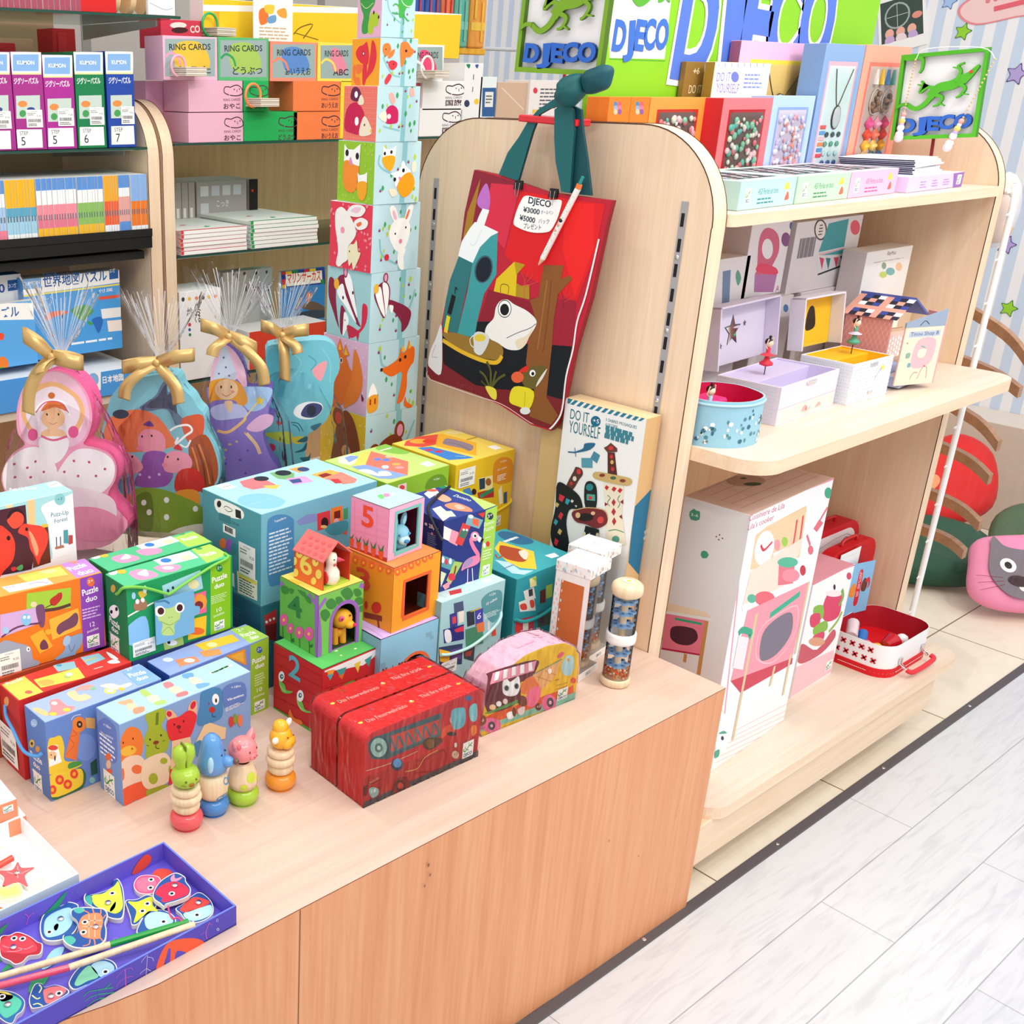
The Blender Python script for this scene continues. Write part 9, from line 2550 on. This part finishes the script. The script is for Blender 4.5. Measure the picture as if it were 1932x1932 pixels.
o=carton('bead_kit_box','light green 450 bead kit box lying second in the row','craft kit',(0.309,0.197,1.3135),1,(0.198,0.19,0.049),{'*':'bce0c4','T':'c8f0dc'},{'F':'t 4a8c60 53 316 117 673 117|450 Perles en bois\nq 4a8c60 2 316 29 633 93\nb e86858 811 49 891 58 851 122\nb f0d050 772 147 871 147 831 208\ng 99 49 188 183','T':'r 404850 118 114 871 836\ne f0a0a8 178 171 30 0 0 30\ne c8e0d8 290 638 30 0 0 30\ne f4e0e8 401 498 30 0 0 30\ne d8b0c8 513 358 30 0 0 30\ne f0a0a8 625 217 30 0 0 30\ne c8e0d8 737 685 30 0 0 30\ne f4e0e8 215 545 30 0 0 30\ne d8b0c8 327 404 30 0 0 30\ne f0a0a8 439 264 30 0 0 30\ne c8e0d8 550 732 30 0 0 30\ne f4e0e8 662 591 30 0 0 30\ne d8b0c8 774 451 30 0 0 30\ne f0a0a8 252 311 30 0 0 30\ne c8e0d8 364 171 30 0 0 30\ne f4e0e8 476 638 30 0 0 30\ne d8b0c8 588 498 30 0 0 30\ne f0a0a8 699 358 30 0 0 30\ne c8e0d8 178 217 30 0 0 30\ne f4e0e8 290 685 30 0 0 30\ne d8b0c8 401 545 30 0 0 30\ne f0a0a8 513 404 30 0 0 30\ne c8e0d8 625 264 30 0 0 30\ne f4e0e8 737 732 30 0 0 30\ne d8b0c8 215 591 30 0 0 30\ne f0a0a8 327 451 30 0 0 30\ne c8e0d8 439 311 30 0 0 30\ne f4e0e8 550 171 30 0 0 30\ne d8b0c8 662 638 30 0 0 30\ne f0a0a8 774 498 30 0 0 30\ne c8e0d8 252 358 30 0 0 30\ne f4e0e8 364 217 30 0 0 30\ne d8b0c8 476 685 30 0 0 30\ne f0a0a8 588 545 30 0 0 30\ne c8e0d8 699 404 30 0 0 30\ne f4e0e8 178 264 30 0 0 30\ne d8b0c8 290 732 30 0 0 30\ne f0a0a8 401 591 30 0 0 30\ne c8e0d8 513 451 30 0 0 30\ne f4e0e8 625 311 30 0 0 30\ne d8b0c8 737 171 30 0 0 30'},group=GP4)
o=carton('bead_kit_box','pink 450 bead kit box lying third in the row','craft kit',(0.51,0.2,1.3135),2,(0.205,0.19,0.049),{'*':'f0bcd8','T':'f8d4e8'},{'F':'t c8589c 53 328 117 697 117|450 Perles en bois\nq c8589c 2 328 29 656 93\nb e86858 840 49 922 58 881 122\nb f0d050 799 147 902 147 861 208\ng 102 49 194 183','T':'r 404850 123 114 902 836\ne f0a0a8 184 171 30 0 0 30\ne c8e0d8 300 638 30 0 0 30\ne f4e0e8 416 498 30 0 0 30\ne d8b0c8 531 358 30 0 0 30\ne f0a0a8 647 217 30 0 0 30\ne c8e0d8 763 685 30 0 0 30\ne f4e0e8 223 545 30 0 0 30\ne d8b0c8 338 404 30 0 0 30\ne f0a0a8 454 264 30 0 0 30\ne c8e0d8 570 732 30 0 0 30\ne f4e0e8 686 591 30 0 0 30\ne d8b0c8 801 451 30 0 0 30\ne f0a0a8 261 311 30 0 0 30\ne c8e0d8 377 171 30 0 0 30\ne f4e0e8 493 638 30 0 0 30\ne d8b0c8 608 498 30 0 0 30\ne f0a0a8 724 358 30 0 0 30\ne c8e0d8 184 217 30 0 0 30\ne f4e0e8 300 685 30 0 0 30\ne d8b0c8 416 545 30 0 0 30\ne f0a0a8 531 404 30 0 0 30\ne c8e0d8 647 264 30 0 0 30\ne f4e0e8 763 732 30 0 0 30\ne d8b0c8 223 591 30 0 0 30\ne f0a0a8 338 451 30 0 0 30\ne c8e0d8 454 311 30 0 0 30\ne f4e0e8 570 171 30 0 0 30\ne d8b0c8 686 638 30 0 0 30\ne f0a0a8 801 498 30 0 0 30\ne c8e0d8 261 358 30 0 0 30\ne f4e0e8 377 217 30 0 0 30\ne d8b0c8 493 685 30 0 0 30\ne f0a0a8 608 545 30 0 0 30\ne c8e0d8 724 404 30 0 0 30\ne f4e0e8 184 264 30 0 0 30\ne d8b0c8 300 732 30 0 0 30\ne f0a0a8 416 591 30 0 0 30\ne c8e0d8 531 451 30 0 0 30\ne f4e0e8 647 311 30 0 0 30\ne d8b0c8 763 171 30 0 0 30'},group=GP4)
carton('craft_kit_box','flat lilac kit box with a purple end lying under the booklets','craft kit',(0.738,0.194,1.3135),2,(0.28,0.18,0.031),{'*':'e0c8f0','T':'f0e8fa'},{'F':'''u2
P 9468b8 556 75 162 2 20 -80 -152 0
g 619 15 675 65
q b088d0 3 150 12 237 52
q b088d0 3 298 13 377 54
q b088d0 3 440 15 523 52'''})
bk=MB();bk.box((0,0,0),(.2,.15,.0035),{'*':'f0f0f4','T':'f4f2fa','L':'30344c'},.0003);bk.art((0,0,.0035),(1,0,0),(0,1,0),.2,.15,'b c8c0e8 300 200 500 240 560 420 400 500\nb e8b0c0 600 300 700 340 660 440\nq a8a8c0 2 100 600 600 680');p=bk.build('booklet',None,(.8,.215,1.345),8);tag(p,'thin pale booklet in the stack on the lilac kit box','booklet','stack of booklets on the top shelf')
for i in range(1,8):dup(p,(.8+.002*(i%3),.215+.003*(i%2),1.345+.0037*i),8+(i*5)%4)
def window_kit(label,pos,dims,k,ks,kf,kind,group):
 w_,d_,h_=dims;o=carton('window_kit_box',label,'craft kit',pos,0,dims,{'*':k,'L':ks},{'F':'r %s %g %g %g %g\nr %s %g %g %g %g'%(kf,w_/UN*.13,h_/UN*.1,w_/UN*.87,h_/UN*.88,{'beads':'6a5450','pearls':'d0c8dc','neck':'ecc878','tall':'d8ecec','gems':'c8b4ac'}[kind],w_/UN*.17,h_/UN*.13,w_/UN*.83,h_/UN*.85)},group)
 mb=MB();rn=random.Random(len(label));X=lambda t:w_*(.19+.62*t);Z=lambda t:h_*(.15+.68*t)
 if kind in('beads','pearls'):
  pal=['88d0b0','f4a0a8','e8f0d8','f8d0d8','f0f0e8','60c0b0','e87880']if kind=='beads' else['f8f0f8','f4b0c0','d8d0f0','f0a090','c8d8f8','fbfbfb']
  for i in range(100):mb.ball((X(rn.random()),-.002,Z(rn.random()**1.4*.95)),w_*(.022+.022*rn.random()),rn.choice(pal)+'g',5,(1,.6,1))
 elif kind in('neck','tall'):
  mb.tube(catmull([(X(.25),-.001,Z(1)),(X(.4),-.001,Z(.75)),(X(.55),-.001,Z(.62)),(X(.75),-.001,Z(.8)),(X(.95),-.001,Z(1))],False,5),.0012,'60584c',5);c=(X(.55),-.002,Z(.5));mb.ball(c,w_*.1,'c8d0d0g',8,(1,.3,1.4));mb.tube([(c[0]+w_*.1*math.cos(R(a)),-.002,c[2]+w_*.14*math.sin(R(a)))for a in range(0,360,24)],.0015,'40382c',6,True)
  if kind=='tall':
   for i in range(12):mb.ball((X(.3+.25*(i%3)),-.002,Z(.32-.1*(i//3))),w_*.035,['304850','58a890','b8e0e0','3058a0'][i//3]+'g',6,(1.3,.4,1))
   for i in range(6):mb.box((X(.0),-.002,Z(.08+.06*i)),(X(.22),0,Z(.12+.06*i)),['e84858','5098d8','f09060','f4c0c8','68a8e0','e86060'][i],.001)
 else:
  for i,kk in enumerate(('f0e8e8','f0c040','3c80b8','58a898')):mb.tube([(X(.2+.2*i),-.002,Z(1)),(X(.18+.2*i),-.003,Z(.84))],[.003,w_*.035],kk,6)
  for x in(.3,.72):
   mb.tube([(X(x)+w_*.11*math.cos(R(a)),-.003,Z(.66)+w_*.13*math.sin(R(a)))for a in range(0,360,24)],.0012,'e0d8d4',5,True)
   for i in range(14):mb.ball((X(x)+w_*.08*(rn.random()*2-1),-.003,Z(.66)+w_*.09*(rn.random()*2-1)),w_*.028,'8a6850g',5)
  for r_,ks2 in enumerate((['ee5898','f4a0c0','e84080'],['ee5040','f88068','e03838'],['f8c040','f8d878','f0a820'],['d0a878','3c6c78','3c80c0'])):
   for c in range(3):mb.lathe([(.0001,-w_*.08),(w_*.1,0),(.0001,w_*.08)],ks2[c],6,(X(.25+.27*c),-.002,Z(.42-.12*r_)),sy=.4)
 mb.build('kit_contents',o);mb=MB();mb.face([(w_*.14,-.008,h_*.11),(w_*.86,-.008,h_*.11),(w_*.86,-.008,h_*.87),(w_*.14,-.008,h_*.87)],'clear');mb.build('clear_window',o)
window_kit('red-pink framed kit full of green and pink beads',(0.3575,0.4,1.3135),(0.1767,0.05,0.1785),'f07880','d02830','b81828','beads','windowed craft kits standing at the back of the top shelf')
window_kit('pale blue framed kit full of white and pink pearls',(0.5357,0.4,1.3135),(0.1628,0.05,0.1826),'b4d0f4','a8c4ec','88a8e0','pearls','windowed craft kits standing at the back of the top shelf')
window_kit('tall slate blue framed kit with a pendant and charms',(0.7069,0.4,1.3135),(0.1649,0.05,0.2843),'88a8d4','7c9cc8','f4b0c0','tall','windowed craft kits standing at the back of the top shelf')
window_kit('tall coral framed kit with tassels and faceted beads',(0.8751,0.4,1.3135),(0.2112,0.05,0.2859),'f4a48c','e88870','f07868','gems','windowed craft kits standing at the back of the top shelf')
window_kit('pale pink framed kit with a locket necklace on yellow',(0.5161,0.478,1.3135),(0.3282,0.024,0.286),'f0b8dc','9c5878','f4d848','neck','windowed craft kits standing at the back of the top shelf')
window_kit('orange framed kit with a dark window, behind the end panel',(0.1795,0.44,1.3135),(0.1823,0.05,0.179),'f89840','f08020','c02c18','beads','windowed craft kits standing at the back of the top shelf')
carton('bead_kit_box','narrow orange kit end with round bead print, left of two beside the red rod','craft kit',(0.0559,0.44,1.3135),0,(0.0631,0.05,0.1795),{'*':'f08428','F':'ee7c20'},{'F':'''u2
e 5080b0 46 417 14 0 2 -12
e e85868 76 417 14 0 2 -12
e 90a8c8 49 401 14 0 2 -12
e d87890 80 401 14 0 2 -12
e f0c0a0 52 385 14 0 2 -12
e 8858a0 83 385 14 0 2 -12'''},group='orange kit ends on the top shelf')
carton('bead_kit_box','narrow orange kit end with round bead print, right of two beside the red rod','craft kit',(0.1206,0.44,1.3135),0,(0.0569,0.05,0.1795),{'*':'f08428','F':'ee7c20'},{'F':'''u2
e 5080b0 48 417 15 0 3 -12
e e85868 80 417 15 0 3 -12
e 90a8c8 52 400 15 0 3 -12
e d87890 83 400 15 0 3 -12
e f0c0a0 55 384 15 0 3 -12
e 8858a0 87 384 15 0 3 -12'''},group='orange kit ends on the top shelf')
carton('craft_kit_box','white and striped do it yourself kit box on the top shelf','craft kit',(0.3969,0.455,1.3135),0,(0.203,0.022,0.2439),{'*':'e0c490','F':'f4f6fa','L':'a08030'},{'F':'''u2
t 6c80d0 41 30 520 150 523|DO IT
t 6c80d0 44 38 469 239 466|YOURSELF
e 6c80d0 190 542 35 0 7 -25
q 7c90d8 4 277 485 447 562
L 8098d8 5 28 604 5 -18
L 8098d8 5 84 605 5 -18
L 8098d8 5 140 606 5 -19
L 8098d8 5 197 607 5 -19
L 8098d8 5 255 608 5 -19
L 8098d8 5 313 609 6 -19
L 8098d8 5 372 610 6 -19
L 8098d8 5 432 611 6 -19'''})
carton('craft_kit_box','olive brown do it yourself kit box end marked +6','craft kit',(0.356,0.492,1.3135),0,(0.0649,0.012,0.2439),{'*':'907030'},{'F':'''u2
t e8dcb0 28 67 553 119 555 B|+6
t e8dcb0 38 48 464 167 466|DO IT'''})
ART['poster']='''u2
P 58a828 130 317 438 -1 1 -6 -438 1
P fcfcfc 71 593 481 23 8 -294 -430 -3'''
t=thing('brand_board','large green board with big blue DJECO lettering standing behind the kits','sign board',(.08,.508,1.432))
mb=MB();mb.box((0,0,0),(1.037,.012,.42),{'*':'88cc20'},.001);mb.art((0,0,0),(1,0,0),(0,0,1),1.037,.4,ART['poster']);mb.build('board',t)
mb=MB();letters(mb,'DJECO',(.255,-.001,.105),(1,0,0),(0,0,1),(0,-1,0),.58,.19,.0006,'fafcff','fafcff',True,.085);letters(mb,'DJECO',(.255,-.002,.105),(1,0,0),(0,0,1),(0,-1,0),.58,.19,.0006,'5478d8','5478d8',True,.045);mb.build('lettering',t)
mb=MB();letters(mb,'DJECO',(.056,-.001,.142),(1,0,0),(0,0,1),(0,-1,0),.168,.05,.0006,'3c70cc','3c70cc',True,.04);mb.build('small_lettering',t)
mb=MB();lizard(mb,.26,(0,-.001,0),(1,0,0),(0,0,1),(0,-1,0),.0008,'58b030','58b030',.06,.13);mb.build('lizard',t)
t=logo_sign((1.0,.3625,1.404),.177,-4.2,'lizard logo sign at the right end of the top shelf, behind a necklace','54b828','3a8418')
mb=MB();mb.tube([(.005,-.085,.0),(.005,-.085,-.0895)],.0035,'8a1c20',10);mb.build('rod',t)
t=thing('bead_necklace','gold and pastel bead necklace hanging over the right lizard logo sign','necklace',(.98,.27,1.58));mb=MB()
for s in(0,1):
 a,b=((0,.07,-.01),(0,.072,-.17))if s==0 else((0,-.09,-.01),(0,-.035,-.185))
 for i in range(24):q=Vector(a).lerp(Vector(b),i/23);mb.ball(q,.0022 if i<16 else[.006,.005,.007,.006,.008,.005,.009,.01][i-16],('d8b880g' if i<16 else['f0a8a0g','f8e8e0g','f4d070g','c8b0e8g','f8f8f8g','f4b8b0g','f8e8e8g','f4d8dcg'][i-16]),6)
mb.build('beads',t);mb=MB();mb.tube(catmull([(0,.07,-.01),(.0,.05,.012),(.0,-.06,.012),(0,-.09,-.01)],False,5),.001,'f0f0f0',5);mb.build('thread',t)
mb=MB();mb.box((0,0,0),(.16,.003,.1),{'*':'e8a8b0'},.0005);mb.art((0,0,0),(1,0,0),(0,0,1),.16,.1,'l a01828 14 500 0 540 500\nb f08868 60 200 140 300 100 440 40 380\nq c07080 3 300 100 480 300');tag(mb.build('display_card',None,(.93,.44,1.3135)),'pink display card behind the booklets on the top shelf','card')
# ---------- right side: wall, rail, bags ----------
mb=MB();mb.box((2.7,-.6,-.001),(2.899,3,.395),{'*':'d8c8b8','T':'e4d8cc'},.002);tag(mb.build('low_platform'),'low beige platform along the foot of the striped wall','platform')
def star3(y,z,r_,k,ko,lb,sp=12):
 P=[(r_*(1 if i%2==0 else.55)*math.sin(R(36*i+sp)),r_*(1 if i%2==0 else.55)*math.cos(R(36*i+sp)))for i in range(10)];Q=catmull(P,True,3);mb=MB()
 mb.ext([(a*1.15,b*1.15)for a,b in Q],(0,0,0),(0,-1,0),(0,0,1),(-1,0,0),.001,ko);mb.ext(Q,(-.0011,0,0),(0,-1,0),(0,0,1),(-1,0,0),.0005,k,back=False);tag(mb.build('star_sticker',None,(2.899,y,z)),lb,'wall sticker','star stickers on the striped wall')
star3(1.067,1.7066,0.027,'98d838','287040','green star sticker nearest the snapshot')
star3(1.1369,1.8081,0.025,'a8c8f8','5070b0','pale blue star sticker at the top edge')
star3(0.8579,1.5652,0.033,'b8a8e0','4c4488','large lilac star sticker at the right edge')
star3(0.7559,0.9912,0.03,'b8a8e0','4c4488','lilac star sticker beside the wire rail')
star3(0.6967,0.7693,0.028,'98d838','287040','green star sticker above the wooden bars')
mb=MB();mb.ext([(-.085,-.1),(.085,-.1),(.085,.1),(-.085,.1)],(0,0,0),(0,-1,0),(0,0,1),(-1,0,0),.003,'fbfbfb');mb.art((-.003,.085,-.1),(0,-1,0),(0,0,1),.17,.2,'r 40504c 50 200 800 930\ne a8b8b8 350 640 230 0 0 230\ne 405048 350 640 200 0 0 200\nl c8d0d0 10 150 640 550 640\nl c8d0d0 10 350 440 350 840\ne e89888 700 560 90 0 0 60\ne f4b8a8 200 350 80 0 0 90\ne f4b8a8 400 340 80 0 0 90\ne f4b8a8 600 340 80 0 0 90\nb d0b0e0 120 200 280 200 260 300 140 300\nb f4e0e8 320 200 500 200 460 300 340 300\nb c8b0e0 540 200 700 200 660 300 560 300');tag(mb.build('snapshot_poster',None,(2.899,1.2902,1.7453),rot=(R(-14),0,0)),'white-framed snapshot of a ferris wheel stuck to the striped wall','poster')
mb=MB();P=catmull([(-.16,.02),(-.1,.06),(.1,.09),(.2,.0),(.15,-.09),(.06,-.05),(-.1,-.04)],True,5);mb.ext(P,(0,0,0),(0,-1,0),(0,0,1),(-1,0,0),.001,'f09098');mb.ext([(a*.94,b*.9)for a,b in P],(-.0011,0,0),(0,-1,0),(0,0,1),(-1,0,0),.0004,'f8d4d4',back=False);mb.box((-.004,-.12,-.01),(0,.04,.006),'e86878',.001)
for i in range(4):mb.ball((-.002,.06-.025*i,.03),.008,'e88890',6,(.2,1,1))
tag(mb.build('plane_sticker',None,(2.899,0.9407,1.7875),rot=(R(-12),0,0)),'pale red aeroplane sticker at the top right of the striped wall','wall sticker')
t=thing('wire_rail','white wire display rail against the outside of the right end panel','rail',(1.178,.15,0));mb=MB()
P=catmull([(0,0,.02),(0,0,.6),(0,0,1.26),(0,.01,1.29),(0,.04,1.3),(0,.3,1.3),(0,.6,1.3)],False,4);mb.tube(P,.0075,'f4f6f8g',8);mb.tube([(0,.55,.02),(0,.55,1.3)],.0075,'f4f6f8g',8);mb.build('rail_frame',t)
mb=MB()
for i in range(12):mb.tube([(-.018,.0,.15+.1*i),(.0,.004,.15+.1*i)],.0026,'f4f6f8g',6)
mb.build('wire_stubs',t)
WB='wooden bars in clear bags hanging beyond the shelves'
for P,nm in[([(1.45,0.337,1.003),(1.4,0.174,0.946),(1.34,0.082,0.892)],'uppermost'),([(1.45,0.353,0.867),(1.4,0.185,0.846),(1.34,0.09,0.824)],'second'),([(1.45,0.349,0.752),(1.4,0.19,0.717),(1.34,0.105,0.682)],'third'),([(1.45,0.353,0.631),(1.4,0.191,0.614),(1.34,0.105,0.593)],'fourth'),([(1.45,0.349,0.493),(1.4,0.186,0.484),(1.34,0.099,0.468)],'fifth'),([(1.45,0.347,0.382),(1.4,0.195,0.387),(1.34,0.118,0.383)],'lowest')]:
 o=Vector(P[0]);Q=catmull([tuple(Vector(p)-o)for p in P],False,5);mb=MB();n=len(Q)
 V=[(x+a,y,z+b)for x,y,z in Q for a,b in((-.012,-.013),(.012,-.013),(.012,.013),(-.012,.013))];mb.mesh(V,[(4*i+j,4*i+(j+1)%4,4*i+4+(j+1)%4,4*i+4+j)for i in range(n-1)for j in range(4)]+[(0,1,2,3),(4*n-4,4*n-3,4*n-2,4*n-1)],'hanger_wood');tag(mb.build('wooden_bar',None,o),nm+' of the curved wooden bars in clear bags beyond the right panel','wooden bar',WB)
mb=MB();mb.mesh([(1.3,.36,1.0),(1.3,-.05,.98),(1.28,-.1,.3),(1.28,.3,.3),(1.5,.36,1.0),(1.5,-.02,.98),(1.5,-.06,.3),(1.5,.3,.3)],[(0,1,2,3),(4,5,6,7),(1,2,6,5)],'film');tag(mb.build('clear_bag'),'large clear plastic bag around the curved wooden bars','plastic bag')
def cushion(name,label,pos,P,th,k,art_fn=None,rot=(0,0,0),cat='bag'):
 cx=sum(p[0]for p in P)/len(P);cz=sum(p[1]for p in P)/len(P);Q=catmull(P,True,5);mb=MB();n=7;V=[];m=len(Q)
 for i in range(n+1):
  a=math.pi*i/n;s=max(math.sin(a),.12)**.4;V+=[(cx+(x-cx)*s,-th*math.cos(a)*.5*-1,cz+(z-cz)*s)for x,z in Q]
 mb.mesh(V,[(i*m+j,i*m+(j+1)%m,(i+1)*m+(j+1)%m,(i+1)*m+j)for i in range(n)for j in range(m)]+[tuple(range(m)),tuple(range(n*m,n*m+m))],k,True)
 if art_fn:art_fn(mb,-th/2-.002)
 return tag(mb.build(name,None,pos,rot=rot),label,cat)
def E_(mb,y,cx,cz,rx,rz,k,l,a=0):mb.ext(ell(cx,cz,rx,rz,22,a),(0,y-l*.0006,0),(1,0,0),(0,0,1),(0,-1,0),.0004,k,back=False)
def cat(mb,y):
 mb.ext(catmull([(.05,.1),(.07,.19),(.09,.235),(.12,.2),(.2,.19),(.25,.22),(.27,.17),(.27,.08),(.2,.03),(.1,.03)],True,5),(0,y,0),(1,0,0),(0,0,1),(0,-1,0),.0006,'787078',back=False)
 for x in(.11,.2):E_(mb,y,x,.135,.024,.024,'fbfbf4',2);E_(mb,y,x,.135,.011,.012,'181414',3)
 E_(mb,y,.155,.06,.03,.016,'e8e4dc',2);E_(mb,y,.13,.082,.033,.019,'3a2028',3,-8);E_(mb,y,.185,.082,.033,.019,'3a2028',3,8)
 for s in(-1,1):
  for i in range(3):mb.tube([(.155+s*.07,y-.001,.07+.012*i),(.155+s*.15,y-.001,.05+.025*i)],.0008,'a03050',4)
def parrot(mb,y):
 E_(mb,y,.15,.17,.05,.028,'f4a070',1,30);E_(mb,y,.14,.16,.016,.016,'fbfbf4',2);E_(mb,y,.14,.16,.007,.007,'181414',3);E_(mb,y,.1,.12,.014,.03,'f8d8c0',2,-20)
cushion('cushion_bag','dark green cushion bag on the floor, under the pink cat bag',(1.84,.5,.03),[(0,.06),(.05,.2),(.2,.26),(.36,.2),(.4,.08),(.3,0),(.1,0)],.1,'14503c',None,(R(-55),0,R(-42)))
cushion('cushion_bag','red cushion bag with a parrot face, behind the pink cat bag',(2.08,.62,.1),[(.03,.06),(.04,.18),(.12,.27),(.3,.38),(.42,.3),(.38,.1),(.2,.03)],.09,'e0181c',parrot,(R(-42),0,R(-40)))
cushion('cushion_bag','pink cushion bag with a grey moustached cat face, nearest on the floor',(1.835,.215,.035),[(0,.05),(.02,.16),(.06,.24),(.2,.26),(.34,.26),(.36,.1),(.32,.01),(.1,.0)],.08,'f090b8',cat,(R(-48),0,R(-40)))
cushion('cushion_bag','olive green cushion bag between the red and pink ones',(2.2,.3,.05),[(0,.05),(.05,.2),(.2,.24),(.3,.1),(.15,0)],.07,'4c6848',None,(R(-48),0,R(-40)))
rn=random.Random(6)
for i,(x,y,z,k,lb)in enumerate(((1.25,.2,1.19,'e0b898','clear bag holding a tan toy animal at the top of the wire rail'),(1.35,.12,1.17,'787c88','clear bag holding a grey toy animal beside the wire rail top'),(1.46,.06,1.2,'e8a890','clear bag holding a peach toy at the right edge'))):
 t=thing('bagged_toy',lb,'bagged toy',(x,y,z),group='bagged soft toys at the top right');mb=MB();mb.ball((0,0,.06),.04,k,10,(1,.7,1.1));mb.ball((-.02,0,.11),.018,k,8);mb.ball((.02,0,.11),.018,k,8);mb.ball((0,0,.02),.035,k,8);mb.build('soft_toy',t)
 mb=MB();mb.ball((0,0,.06),.062,'film_sheen',8,(1,.6,1.4));mb.build('clear_bag',t)
